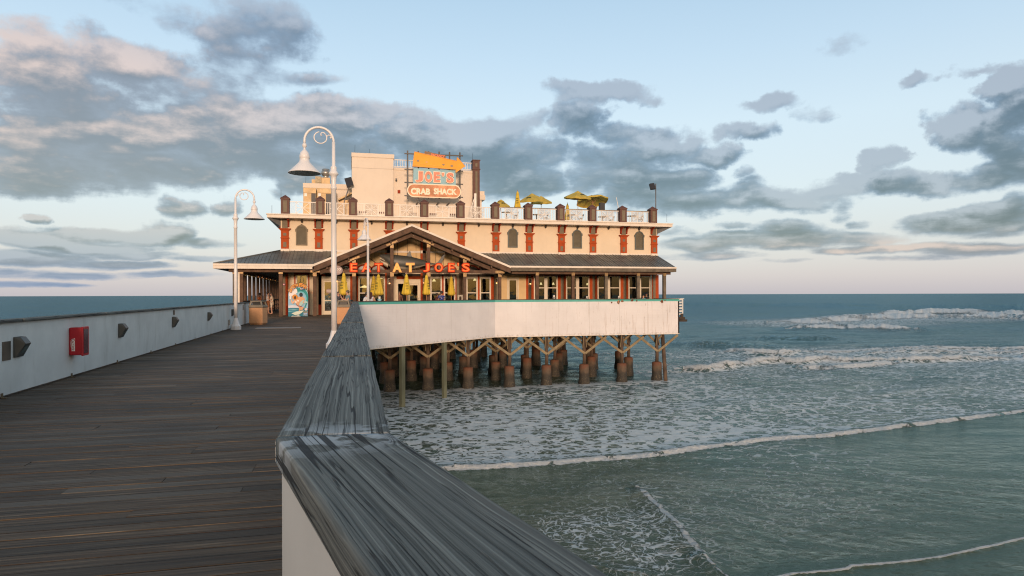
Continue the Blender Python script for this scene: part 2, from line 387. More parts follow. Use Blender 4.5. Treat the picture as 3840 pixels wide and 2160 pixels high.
def build_sea():
    th = np.concatenate([np.linspace(-180, -30, 40), np.linspace(-27, 54, 1150), np.linspace(58, 180, 34)[:-1]])
    th = np.radians(th)
    v = np.concatenate([np.linspace(.9, .46, 24, endpoint=False), np.linspace(.46, .012, 760, endpoint=False), np.geomspace(.012, .00022, 90)])
    r = 6.65/v; r = np.concatenate([[2.0], r])
    T, RR = np.meshgrid(th, r)
    X = RR*np.sin(T); Y = RR*np.cos(T)
    dr = np.gradient(r)[:, None]*np.ones_like(T); dr = np.maximum(dr, RR*.0013)
    Z = np.zeros_like(X)
    wr = np.random.default_rng(5)
    # wind chop and swell, running towards the shore (-y), shorter waves left out where the mesh cannot carry them
    wx = X + 1.5*(fbm(X*.12, Y*.12, 2)-.5)*4; wy = Y + 4*(fbm(X*.09+9, Y*.09, 2)-.5)*2
    shallow = np.clip((Y-18+.15*X)/60, 0.25, 1)
    for i in range(46):
        L = .45*1.16**i*(1+.2*wr.random())
        if L > 60: break
        amp = (.0125 if L < 2.5 else .018)*L**.78 if L < 9 else .0125*9**.78*(9/L)**.35
        a = wr.normal(0, .55 if L < 6 else .22)
        kx, ky = math.sin(a)*2*PI/L, -math.cos(a)*2*PI/L
        ph = wr.random()*6.28
        att = np.clip((L/dr-2.2)/3, 0, 1)
        ck = np.sin(kx*wx+ky*wy+ph)
        env = .35+1.3*fbm(X/(L*4)+i*3, Y/(L*3), 2)
        Z += amp*att*env*shallow*(1-2*np.sqrt(np.abs((1-ck)/2)+.02)) * .55
    foam = np.zeros_like(X)
    for (pts, H, wf, wb, fs, spread, rag) in LINES:
        P = np.array([sea_pt(*p) for p in pts]); 
        # resample
        x0, x1 = P[:, 0].min()-25, P[:, 0].max()+25; y0, y1 = P[:, 1].min()-30, P[:, 1].max()+30
        sel = (X > x0) & (X < x1) & (Y > y0) & (Y < y1) & (RR < 1500)
        xs, ys = X[sel], Y[sel]
        wob = (fbm(xs/ (spread*3+.2), ys/(spread*3+.2), 3)-.5)*spread*2.4*rag
        best = np.full(xs.shape, 1e9); sd = np.full(xs.shape, 1e9); tt = np.zeros(xs.shape)
        nseg = len(P)-1
        for k in range(nseg):
            ax, ay = P[k]; bx, by = P[k+1]; ex, ey = bx-ax, by-ay; L2 = ex*ex+ey*ey
            t = ((xs-ax)*ex+(ys-ay)*ey)/L2; tcl = np.clip(t, 0, 1)
            qx, qy = xs-(ax+ex*tcl), ys-(ay+ey*tcl); dd = np.hypot(qx, qy)
            s = np.sign(ex*(ys-ay)-ey*(xs-ax))      # + = seaward (left of the direction)
            if ex < 0: s = -s
            m = dd < best; best[m] = dd[m]; sd[m] = (s*dd)[m]; tt[m] = (k+tcl[m])/nseg
        d = sd + wob
        endf = np.clip(np.minimum(tt, 1-tt)*9, 0, 1)**.7
        endf = np.where((tt <= 0) | (tt >= 1), np.exp(-(best/(wb*1.5))**2)*.6, np.maximum(endf, .15))
        h = np.where(d > 0, np.exp(-(d/wb)**2), np.exp(-(d/wf)**2))
        mod = .55+.9*fbm(xs/(H*8+1), ys/(H*8+1), 3)
        Z[sel] += (H*h*mod*endf)
        lump = fbm(xs/(H*.7+.06), ys/(H*.7+.06), 5, .62)
        Z[sel] += (lump-.5)*H*.9*np.exp(-((d+spread*.4)/spread)**2)*endf
        f = np.where(d < 0, np.exp(-((d)/(spread))**4), np.exp(-(d/(spread*.45))**2))*fs*endf
        brk = fbm(xs/(spread*1.4+.2), ys/(spread*.8+.15), 5, .62)
        f = f*np.clip((brk-.34+.26*(1-rag))*4.5, .0, 1.25)
        foam[sel] = np.maximum(foam[sel], f)
    # how much lace of old foam lies on the water
    lace = np.zeros_like(X)
    FL = np.array([sea_pt(*p) for p in LINES[11][0]]); o = np.argsort(FL[:, 0]); fy = np.interp(X, FL[o, 0], FL[o, 1])
    sea_of_F = np.clip((Y-fy)/.6, 0, 1)
    near = np.exp(-np.clip(Y-34, 0, None)/34)
    lace += sea_of_F*(.27*near+.02)
    lace += (1-sea_of_F)*.10*np.exp(-((X-16)/14)**2)*np.clip((Y-10)/8, .3, 1)
    cx_, cy_ = sea_pt(1480, 1330); lace += .15*np.exp(-(((X-cx_)/2.3)**2+((Y-cy_)/1.6)**2))
    cx_, cy_ = sea_pt(1620, 1400); lace += .15*np.exp(-(((X-cx_)/1.6)**2+((Y-cy_)/1.2)**2))
    for (pts, w, a) in ((LINES[0][0], 26, .42), (LINES[7][0], 9, .20), (LINES[9][0], 7, .22), (LINES[8][0], 9, .14)):
        P = np.array([sea_pt(*p) for p in pts]); oo = np.argsort(P[:, 0]); ly = np.interp(X, P[oo, 0], P[oo, 1])
        inr = np.clip((X-P[oo[0], 0])/20+1, 0, 1)
        lace += a*np.exp(-np.clip((Y-ly)/w, 0, None)**2*3)*np.exp(-(np.clip(-(Y-ly)/w, 0, None))**2)*inr
    for (sx_, sy_) in ((320, 750), (605, 745), (903, 735), (1210, 725), (1485, 718), (1765, 703), (2045, 692), (2305, 682)):
        q = on_y(1300+sx_/1.9815, 1080+sy_/1.9815, 47.75); dd = np.hypot((X-q.x-.2)/1.3, (Y-47.3)/.8); lace += .42*np.exp(-dd**2)
        Z += .06*np.exp(-dd**2)*fbm(X*5, Y*5, 2)
    lace *= (.60+.40*np.clip((30-X)/14, 0, 1)); lace *= (.55+.9*fbm(X*.16, Y*.12, 3)); lace = np.clip(lace, 0, .95)
    lace = np.where((X < -5), lace*.12, lace)
    under = np.clip((Y-46.5)/2.5, 0, 1)*np.clip((25-X)/1.5, 0, 1)*np.clip((130-Y)/5, 0, 1); lace *= 1-.72*under
    nr, ncol = X.shape
    co = np.empty((nr*ncol, 3), np.float32); co[:, 0] = X.ravel(); co[:, 1] = Y.ravel(); co[:, 2] = (Z+ZS).ravel()
    i = np.arange(nr-1)[:, None]*ncol; j = np.arange(ncol)[None, :]; j2 = (j+1) % ncol
    fa = np.stack([i+j, i+ncol+j, i+ncol+j2, i+j2], -1).reshape(-1, 4)
    me = bpy.data.meshes.new('sea')
    me.vertices.add(len(co)); me.vertices.foreach_set('co', co.ravel())
    me.loops.add(fa.size); me.loops.foreach_set('vertex_index', fa.ravel().astype(np.int32))
    me.polygons.add(len(fa)); me.polygons.foreach_set('loop_start', np.arange(0, fa.size, 4, dtype=np.int32))
    me.polygons.foreach_set('loop_total', np.full(len(fa), 4, np.int32))
    me.polygons.foreach_set('use_smooth', np.ones(len(fa), bool))
    for nm, arr in (('foam', foam), ('lace', lace)):
        at = me.attributes.new(nm, 'FLOAT', 'POINT'); at.data.foreach_set('value', arr.ravel().astype(np.float32))
    me.update(calc_edges=True); me.validate()
    ob = bpy.data.objects.new('sea', me); COL.objects.link(ob)
    # flip if needed
    if me.polygons[ncol*300+5].normal.z < 0: me.flip_normals()
    return tag(ob, kind='structure', label='sea surface with breaking waves')
sea = build_sea()
m = bpy.data.materials.new('sea_water'); m.use_nodes = True; t = m.node_tree; b = t.nodes['Principled BSDF']
geo = N(t, 'ShaderNodeNewGeometry'); pos = geo.outputs['Position']
fa = N(t, 'ShaderNodeAttribute', attribute_name='foam').outputs['Fac']
la = N(t, 'ShaderNodeAttribute', attribute_name='lace').outputs['Fac']
dist = vmath(t, 'LENGTH', vmath(t, 'MULTIPLY', pos, (1, 1, 0)), out=1)
pw = vmath(t, 'ADD', vmath(t, 'MULTIPLY', pos, (1, 1, 0)), vmath(t, 'MULTIPLY', vmath(t, 'SUBTRACT', noise(t, pos, .9, 3, .6, out=1), (.5, .5, .5)), (1.5, 1.2, 0)))
e1 = N(t, 'ShaderNodeTexVoronoi', feature='DISTANCE_TO_EDGE', ins={'Vector': vmath(t, 'MULTIPLY', pw, (1.0, 1.35, 1)), 'Scale': 1.0}).outputs[0]
e2 = N(t, 'ShaderNodeTexVoronoi', feature='DISTANCE_TO_EDGE', ins={'Vector': vmath(t, 'MULTIPLY', pw, (2.9, 3.7, 1)), 'Scale': 1.0}).outputs[0]
e3 = N(t, 'ShaderNodeTexVoronoi', feature='DISTANCE_TO_EDGE', ins={'Vector': vmath(t, 'MULTIPLY', pw, (6.5, 7.5, 1)), 'Scale': 1.0}).outputs[0]
nf = maprange(t, dist, 33, 24)
mixf = lambda a, b_: math_(t, 'ADD', math_(t, 'MULTIPLY', a, math_(t, 'SUBTRACT', 1.0, nf)), math_(t, 'MULTIPLY', b_, nf))
e1, e2 = mixf(e1, e2), mixf(e2, e3)
nn = mixf(noise(t, pw, 2.2, 6, .68), noise(t, pw, 5.5, 6, .68))
big = noise(t, pos, .25, 3, .6)
wid = math_(t, 'MULTIPLY', la, math_(t, 'MULTIPLY_ADD', big, .75, .10))
wid = math_(t, 'ADD', wid, math_(t, 'MULTIPLY', math_(t, 'SUBTRACT', nn, .50), math_(t, 'MULTIPLY_ADD', la, 1.5, .22)))
fa1 = maprange(t, math_(t, 'SUBTRACT', wid, e1), -.012, .025)
fa2 = maprange(t, math_(t, 'SUBTRACT', math_(t, 'MULTIPLY', wid, .62), e2), -.015, .04)
lacef = math_(t, 'MAXIMUM', fa1, math_(t, 'MULTIPLY', fa2, .85))
lacef = math_(t, 'MULTIPLY', lacef, maprange(t, la, .02, .16, 0, .86))
fn = noise(t, pos, 5.0, 8, .75)
crest = maprange(t, math_(t, 'ADD', fa, math_(t, 'MULTIPLY', math_(t, 'SUBTRACT', fn, .5), 1.5)), .30, .58)
foamf = math_(t, 'MAXIMUM', lacef, crest)
deep = maprange(t, dist, 30, 220)
wcol = mixc(t, deep, (.052, .064, .038), (.005, .046, .066))
wcol = mixc(t, maprange(t, noise(t, pos, .07, 3, .5), .35, .7), wcol, (.020, .052, .040))
fcol = mixc(t, fn, lin(146,156,160), lin(236,238,236))
w1 = noise(t, vmath(t, 'MULTIPLY', pos, (.8, 1.3, 1)), 2.0, 5, .62)
w2 = noise(t, vmath(t, 'MULTIPLY', pos, (.7, 1.5, 1)), .55, 4, .6)
hh = math_(t, 'ADD', math_(t, 'MULTIPLY', w1, .17), math_(t, 'MULTIPLY', w2, maprange(t, dist, 20, 160, .06, .45)))
hh = math_(t, 'ADD', hh, math_(t, 'MULTIPLY', foamf, .05))
hh = math_(t, 'ADD', hh, math_(t, 'MULTIPLY', math_(t, 'MULTIPLY', fn, crest), .25))
bn = N(t, 'ShaderNodeBump', ins={'Strength': 1.0, 'Distance': .8, 'Height': hh})
# slopes of waves too small for the mesh, growing with distance
jn = vmath(t, 'SUBTRACT', noise(t, vmath(t, 'MULTIPLY', pos, (.5, 1.1, 1)), .9, 3, .7, out=1), (.5, .5, .5))
jn = vmath(t, 'MULTIPLY', jn, (1.1, 1.6, 0))
jn = vmath(t, 'MULTIPLY', jn, N(t, 'ShaderNodeCombineXYZ', ins={0: maprange(t, dist, 40, 200), 1: maprange(t, dist, 40, 200), 2: 0.0}).outputs[0])
nrm = vmath(t, 'NORMALIZE', vmath(t, 'ADD', bn.outputs[0], jn))
fres = N(t, 'ShaderNodeFresnel', ins={'IOR': 1.33, 'Normal': nrm}).outputs[0]
fac = math_(t, 'MINIMUM', math_(t, 'MULTIPLY', fres, .85), maprange(t, dist, 30, 260, .48, .28))
dif = N(t, 'ShaderNodeBsdfDiffuse', ins={'Color': wcol, 'Normal': nrm})
glo = N(t, 'ShaderNodeBsdfGlossy', ins={'Color': mixc(t, maprange(t, dist, 25, 110), (.80, 1.0, .96), (.70, .92, 1.0)), 'Roughness': maprange(t, dist, 20, 300, .07, .22), 'Normal': nrm})
wat = N(t, 'ShaderNodeMixShader', ins={0: fac, 1: dif.outputs[0], 2: glo.outputs[0]})
t.links.new(fcol, b.inputs['Base Color']); b.inputs['Roughness'].default_value = .7; b.inputs['Specular IOR Level'].default_value = .2
t.links.new(bn.outputs[0], b.inputs['Normal'])
fin_ = N(t, 'ShaderNodeMixShader', ins={0: foamf, 1: wat.outputs[0], 2: b.outputs[0]})
t.links.new(fin_.outputs[0], t.nodes['Material Output'].inputs[0])
sea.data.materials.append(m)

# ================================================================== PIER DECK
# rail lines on plan
RC = (-.033, 1.68)                       # corner of the right rail
RFAR = (0.40, 36.2)
def rail_x(y):
    if y >= RC[1]: return RC[0]+(RFAR[0]-RC[0])*(y-RC[1])/(RFAR[1]-RC[1])
    return RC[0]+(RC[1]-y)*.224
LW0, LW1 = (-4.765+.0089*14, -3.0), (-4.975, 36.9)      # left wall inner face
def lwall_x(y): return LW0[0]+(LW1[0]-LW0[0])*(y-LW0[1])/(LW1[1]-LW0[1])
DIA0, DIA1, DIA2 = (.50, 37.7), (10.3, 46.9), (24.85, 46.9)   # patio wall
def right_x(y):
    if y < 36.5: return rail_x(y)+.05
    if y < 47.06: return min(24.8, DIA0[0]+(DIA1[0]-DIA0[0])*(y-DIA0[1])/(DIA1[1]-DIA0[1])-.10)
    return DIA2[0]-.06
def left_x(y): return lwall_x(y)-.14 if y < 36.9 else -7.75
dg = G(); cols = []
y = -3.0
rr = random.Random(3)
while y < 79:
    w = .138; cut = []
    x0, x1 = left_x(y), right_x(y+w/2)
    if y > 51.3: x1 = -4.5
    # board ends: one joint somewhere
    xs = [x0, x1]
    if x1-x0 > 3:
        j = x0 + (x1-x0)*rr.choice([.18, .31, .44, .57, .7, .83]); xs = [x0, j, x1]
        if x1-x0 > 9: xs = [x0] + [x0+(x1-x0)*q for q in (.2+.05*rr.random(), .4+.05*rr.random(), .6+.05*rr.random(), .8)] + [x1]
    for a, bb in zip(xs[:-1], xs[1:]):
        dz = rr.uniform(-.003, .003)
        dg.box(a+.002, y+.005, -.045+dz, bb-.002, y+w-.005, dz)
        cols += [rr.random()]*8
    y += w+.002
deck = make('deck', dg, mat('tmp', (.1, .1, .1)), kind='structure', label='dark weathered plank deck of the pier')
at = deck.data.attributes.new('board', 'FLOAT', 'POINT'); at.data.foreach_set('value', cols)
m = bpy.data.materials.new('deck_boards'); m.use_nodes = True; t = m.node_tree; b = t.nodes['Principled BSDF']
pos = N(t, 'ShaderNodeNewGeometry').outputs['Position']; bd = N(t, 'ShaderNodeAttribute', attribute_name='board').outputs['Fac']
off = N(t, 'ShaderNodeCombineXYZ', ins={0: math_(t, 'MULTIPLY', bd, 37.0), 1: 0.0, 2: math_(t, 'MULTIPLY', bd, 11.0)}).outputs[0]
pp = vmath(t, 'ADD', pos, off)
g1 = noise(t, vmath(t, 'MULTIPLY', pp, (1.1, 42, 1)), 1.0, 6, .65, .35)
g2 = noise(t, vmath(t, 'MULTIPLY', pp, (2.5, 150, 1)), 1.0, 4, .6)
g3 = noise(t, vmath(t, 'MULTIPLY', pp, (.45, 9, 1)), 1.0, 4, .6)
g4 = noise(t, pos, .35, 4, .6)
c = ramp(t, g1, [(.29, (.009, .006, .004)), (.43, (.054, .036, .022)), (.56, (.105, .072, .044)), (.72, (.25, .185, .12))])
c = mixc(t, maprange(t, g3, .52, .68, 0, .65), c, (.066, .036, .019))
c = mixc(t, maprange(t, noise(t, vmath(t, 'MULTIPLY', pp, (.8, 22, 1)), 1.0, 4, .6), .64, .74, 0, .45), c, (.095, .048, .026))
c = mixc(t, maprange(t, bd, .72, .95, 0, .45), c, (.135, .125, .105))
c = mixc(t, maprange(t, bd, .30, .05, 0, .55), c, (.026, .022, .017))
c = mixc(t, maprange(t, g4, .42, .62, 0, .5), c, (.030, .023, .017))
t.links.new(c, b.inputs['Base Color']); b.inputs['Roughness'].default_value = .72
b.inputs['Specular IOR Level'].default_value = .35
hb = math_(t, 'ADD', math_(t, 'MULTIPLY', g1, .006), math_(t, 'MULTIPLY', g2, .002))
t.links.new(N(t, 'ShaderNodeBump', ins={'Strength': 1.0, 'Distance': 1.0, 'Height': hb}).outputs[0], b.inputs['Normal'])
deck.data.materials[0] = m

# joists and edge beams that carry the boards
ug = G()
for yy in np.arange(-2.5, 37, 2.4): ug.box(lwall_x(yy)-.1, yy-.09, -.40, rail_x(yy)+.05, yy+.09, -.05)
for q in (-4.7, -3.5, -2.3, -1.1): ug.box(q-.05, -3, -.30, q+.05, 36.8, -.047)
ug.box(-7.7, 37.0, -.45, .5, 79, -.06)
ug.prism([(0.5, 38.0, -.45), (1.0, 38.5, -.45), (10.2, 47.1, -.45), (24.7, 47.1, -.45), (24.7, 79, -.45), (0.5, 79, -.45)], (0, 0, .39))
ug.box(-7.6, 79.3, -.4, 15, 120, -.05)  # added slab past the restaurant, blocks light from behind with the pilings below
make('pier_underside', ug, mat('old_joist', (.045, .036, .028), .85, .25), kind='structure', label='dark timber framing under the pier deck')

# ================================================================== WEATHERED WOOD CAPS
def wood_cap_mat():
    m = bpy.data.materials.new('weathered_rail_wood'); m.use_nodes = True; t = m.node_tree; b = t.nodes['Principled BSDF']
    gr = N(t, 'ShaderNodeAttribute', attribute_name='grain').outputs['Vector']      # along, across, board id
    sx = N(t, 'ShaderNodeSeparateXYZ', ins={0: gr})
    warp = vmath(t, 'MULTIPLY', vmath(t, 'SUBTRACT', noise(t, vmath(t, 'MULTIPLY', gr, (.9, 3.5, 1)), 1.0, 2, .5, out=1), (.5, .5, .5)), (0, .030, 0))
    warp2 = vmath(t, 'MULTIPLY', vmath(t, 'SUBTRACT', noise(t, vmath(t, 'MULTIPLY', gr, (4, 22, 1)), 1.0, 3, .5, out=1), (.5, .5, .5)), (0, .0045, 0))
    p = vmath(t, 'ADD', gr, vmath(t, 'ADD', warp, warp2))
    # knots
    vk = N(t, 'ShaderNodeTexVoronoi', feature='F1', ins={'Vector': vmath(t, 'MULTIPLY', gr, (1.6, 5.5, 1)), 'Scale': 1.0, 'Randomness': 1.0}).outputs[0]
    kn = maprange(t, vk, .15, .0)
    p = vmath(t, 'ADD', p, N(t, 'ShaderNodeCombineXYZ', ins={0: 0.0, 1: math_(t, 'MULTIPLY', kn, .03), 2: 0.0}).outputs[0])
    f1 = noise(t, vmath(t, 'MULTIPLY', p, (.55, 150, 1)), 1.0, 5, .7)
    f2 = noise(t, vmath(t, 'MULTIPLY', p, (1.6, 340, 1)), 1.0, 4, .6)
    f3 = noise(t, vmath(t, 'MULTIPLY', gr, (1.1, 7, 1)), 1.0, 4, .55)
    cr1 = noise(t, vmath(t, 'MULTIPLY', p, (.55, 26, 1)), 1.0, 2, .5)
    crack = maprange(t, math_(t, 'ABSOLUTE', math_(t, 'SUBTRACT', cr1, .5)), .020, .009)
    gate = maprange(t, noise(t, vmath(t, 'MULTIPLY', gr, (1.3, 11, 1)), 1.0, 2, .5), .42, .50)
    crack = math_(t, 'MULTIPLY', crack, gate)
    cr2 = noise(t, vmath(t, 'MULTIPLY', p, (1.3, 75, 2)), 1.0, 2, .5)
    crk2 = maprange(t, math_(t, 'ABSOLUTE', math_(t, 'SUBTRACT', cr2, .5)), .024, .008)
    crk2 = math_(t, 'MULTIPLY', crk2, maprange(t, noise(t, vmath(t, 'MULTIPLY', gr, (2.6, 18, 3)), 1.0, 2, .5), .47, .57))
    c = ramp(t, f1, [(.30, (.034, .036, .033)), (.44, (.094, .100, .093)), (.55, (.150, .157, .145)), (.70, (.31, .32, .29))])
    c = mixc(t, maprange(t, f2, .42, .30, 0, .6), c, (.038, .043, .045))
    c = mixc(t, maprange(t, f3, .50, .72, 0, .35), c, (.125, .110, .090))
    c = mixc(t, maprange(t, f3, .45, .28, 0, .4), c, (.045, .056, .062))
    c = mixc(t, math_(t, 'MULTIPLY', kn, .55), c, (.035, .034, .032))
    # pale salt and paint remains near the corner joint (along = 0)
    edge = maprange(t, math_(t, 'ABSOLUTE', sx.outputs[0]), .30, .0)
    spot = maprange(t, noise(t, vmath(t, 'MULTIPLY', gr, (14, 14, 5)), 1.0, 4, .6), .46, .54)
    c = mixc(t, math_(t, 'MULTIPLY', math_(t, 'MULTIPLY', edge, spot), .85), c, (.42, .45, .47))
    dk = math_(t, 'MAXIMUM', crack, math_(t, 'MULTIPLY', crk2, .8))
    c = mixc(t, math_(t, 'MULTIPLY', dk, .92), c, (.008, .009, .010))
    t.links.new(c, b.inputs['Base Color']); b.inputs['Roughness'].default_value = .78; b.inputs['Specular IOR Level'].default_value = .3
    h = math_(t, 'ADD', math_(t, 'MULTIPLY', f1, .0045), math_(t, 'MULTIPLY', f2, .0016))
    h = math_(t, 'SUBTRACT', h, math_(t, 'MULTIPLY', dk, .010))
    t.links.new(N(t, 'ShaderNodeBump', ins={'Strength': 1.0, 'Distance': 1.0, 'Height': h}).outputs[0], b.inputs['Normal'])
    return m
WOODCAP = wood_cap_mat()
def cap_board(name, p0, p1, width, z0, z1, parent, n0=None, n1=None, step=.04, rag=.003, bid=0., a0=0.0, far=False, label=None):
    """one plank between plan points p0, p1; n0, n1 = plan directions of its (mitred) ends"""
    p0, p1 = Vector((p0[0], p0[1], 0)), Vector((p1[0], p1[1], 0)); d = (p1-p0); L = d.length; d.normalize(); s = Vector((d.y, -d.x, 0))
    n0 = Vector((*n0, 0)).normalized() if n0 else s; n1 = Vector((*n1, 0)).normalized() if n1 else s
    hw = width/2; rd = min(.010, (z1-z0)*.3)
    prof = []           # (across, z) of the cross-section, rounded at the edges
    prof += [(-hw+.004, z0), (-hw, z0+rd*.5)]
    for k in range(5): a = PI/2*k/4; prof.append((-hw+rd*(1-math.cos(a)), z1-rd*(1-math.sin(a))))
    nt_ = 4 if far else 26
    for k in range(1, nt_): prof.append((-hw+rd+(width-2*rd)*k/nt_, z1))
    for k in range(5): a = PI/2*(1-k/4); prof.append((hw-rd*(1-math.cos(a)), z1-rd*(1-math.sin(a))))
    prof += [(hw, z0+rd*.5), (hw-.004, z0)]
    nl = max(2, int(L/step)); npf = len(prof)
    A, I = np.meshgrid(np.linspace(0, 1, nl+1), np.arange(npf), indexing='ij')
    pa = np.array(prof)[:, 0][I]; pz = np.array(prof)[:, 1][I]
    wob = (fbm(A*L*2.2+bid*7, np.sign(pa)*3+bid, 3)-.5)*rag*2.2 + (fbm(A*L*14+bid*3, np.sign(pa)*5+2, 2)-.5)*rag
    pa2 = pa + np.sign(pa)*wob*(np.abs(pa) > hw*.7)
    top = pz > z1-1e-5
    zz = pz + np.where(pz > z0+.01, (fbm(A*L*1.5+bid*5, pa*9+bid*3, 3)-.5)*rag*1.6+(fbm(A*L*3+bid, pa*90, 2)-.5)*rag*.55, 0)
    # ends follow the mitre
    sh0 = pa2*(n0.dot(d)/max(.2, abs(n0.dot(s))))*(1 if n0.dot(s) > 0 else -1); sh1 = pa2*(n1.dot(d)/max(.2, abs(n1.dot(s))))*(1 if n1.dot(s) > 0 else -1)
    al = (A*L) + sh0*(1-A) + sh1*A
    X = p0.x + d.x*al + s.x*pa2; Y = p0.y + d.y*al + s.y*pa2
    vs = np.stack([X, Y, zz], -1).reshape(-1, 3)
    fs = [(i*npf+j, i*npf+j+1, (i+1)*npf+j+1, (i+1)*npf+j) for i in range(nl) for j in range(npf-1)]
    fs += [((i+1)*npf, (i+1)*npf+npf-1, i*npf+npf-1, i*npf) for i in range(nl)]
    g = G(); g.add(vs.tolist(), fs, True); g.f += [tuple(range(npf)), tuple(reversed(range(nl*npf, (nl+1)*npf)))]; g.sm += [False]*2
    o = make(name, g, WOODCAP, parent, label=label)
    bm = bmesh.new(); bm.from_mesh(o.data); bmesh.ops.recalc_face_normals(bm, faces=bm.faces); bm.to_mesh(o.data); bm.free()
    gv = np.stack([al+a0, pa+(pz-z1)*1.0+bid*.731, np.full(al.shape, bid*3.37)], -1).astype(np.float32)
    at = o.data.attributes.new('grain', 'FLOAT_VECTOR', 'POINT'); at.data.foreach_set('vector', gv.reshape(-1))
    return o

PAINT = mat('white_wall_paint', (.62, .63, .61), .8, .07, 1.6, .0015, 90, dirt=.35, dirtcol=(.34, .33, .29))
PAINTN = mat('grey_white_render', (.50, .49, .46), .8, .05, 1.5, .0009, 160, dirt=.25, dirtcol=(.30, .28, .25))
# right rail: far run
rr0 = root('pier_railing', (RC[0], RC[1], 0), 'long solid white rail wall with thick cracked grey timber cap, running away along the deck', 'railing')
bs = [RC[1], 3.80, 6.05, 8.5, 10.9, 13.3, 15.7, 18.1, 20.5, 22.9, 25.3, 27.7, 30.1, 32.5, 34.9, 36.3]
bis = Vector((1, -.107, 0)).normalized()
for i, (ya, yb) in enumerate(zip(bs[:-1], bs[1:])):
    pa, pb = (rail_x(ya), ya+.002), (rail_x(yb), yb-.002)
    cap_board('cap_board', pa, pb, .272, 1.045, 1.11+(.0, .004, -.002, .003)[i % 4], rr0, n0=(1, -.107+.02) if i == 0 else None,
              step=.02 if i == 0 else (.04 if i < 4 else .3), bid=1.7+i, a0=.05 if i == 0 else 3.0, far=i > 5, rag=.003)
g = G(); g.prism([(RC[0]-.065, RC[1], -.5), (RC[0]+.065, RC[1], -.5), (RFAR[0]+.065, 36.25, -.5), (RFAR[0]-.065, 36.25, -.5)], (0, 0, 1.545))
make('wall_panel', g, PAINT, rr0)
# near run, passing beside the camera
DN = Vector((.2186, -.9758, 0))
q1 = Vector((RC[0], RC[1], 0))+DN*4.2
rr1 = root('pier_railing', (RC[0]+.2, RC[1]-.9, 0), 'near rail wall under the thick weathered timber cap in the foreground corner', 'railing')
cap_board('cap_board', (RC[0]+DN.x*.005, RC[1]+DN.y*.005), (q1.x, q1.y), .262, 1.045, 1.111, rr1, n0=(-1, .107-.02), step=.02, bid=.4, rag=.0016)
gs = Vector((DN.y, -DN.x, 0))*-1
g = G()
a, b_ = Vector((RC[0], RC[1]+.0, 0)), q1
lw = .123
sd_ = Vector((-DN.y, DN.x, 0))
pts = [a-sd_*lw+DN*.012, a+sd_*lw+DN*.0, b_+sd_*lw, b_-sd_*lw]
g.prism([(p.x, p.y, -.5) for p in pts], (0, 0, 1.535)); make('wall_panel', g, PAINTN, rr1)
ns = G()
for (s_, o_) in ((.30, .05), (.62, -.03), (1.12, .07), (.95, -.06), (.16, -.05), (.45, .09)):
    c = a+DN*s_+sd_*o_; ns.lathe([(.0075, .0), (.0078, .0035), (.004, .0045)], (c.x, c.y, 1.105), 12)
each('nail', ns, mat('rusty_nail', (.10, .085, .075), .5, .2, metal=.7), rr1)

# left wall
rl = root('pier_railing', (LW0[0], 10, 0), 'long white rail wall with grey timber cap along the left side of the deck', 'railing')
g = G(); g.prism([(LW0[0], LW0[1], .035), (LW0[0]-.13, LW0[1], .035), (LW1[0]-.13, LW1[1], .035), (LW1[0], LW1[1], .035)], (0, 0, 1.03))
make('wall_panel', g, PAINT, rl)
k = 0; ya = -3.0
while ya < 36.8:
    yb = min(ya+3.6, 36.95)
    cap_board('cap_board', (lwall_x(ya)-.065, ya+.003), (lwall_x(yb)-.065, yb-.003), .24, 1.067, 1.112, rl, step=.12, bid=20.3+k, a0=3, far=True, rag=.004); ya = yb; k += 1
g = G()
for px in (5, 492/1.84, 808/1.84, 1040/1.84, 1210/1.84, 1345/1.84, 1455/1.84, 1533/1.84, 1608/1.84):
    p = on_line(px, 1300, LW0, LW1)
    g.box(p.x+.002, p.y-.03, -.001+.004, p.x+.010, p.y+.03, .075); g.box(p.x+.002, p.y-.03, .003, p.x+.07, p.y+.03, .010)
each('base_bracket', g, mat('old_brass_bracket', (.16, .12, .07), .5, .3, metal=.6), rl)
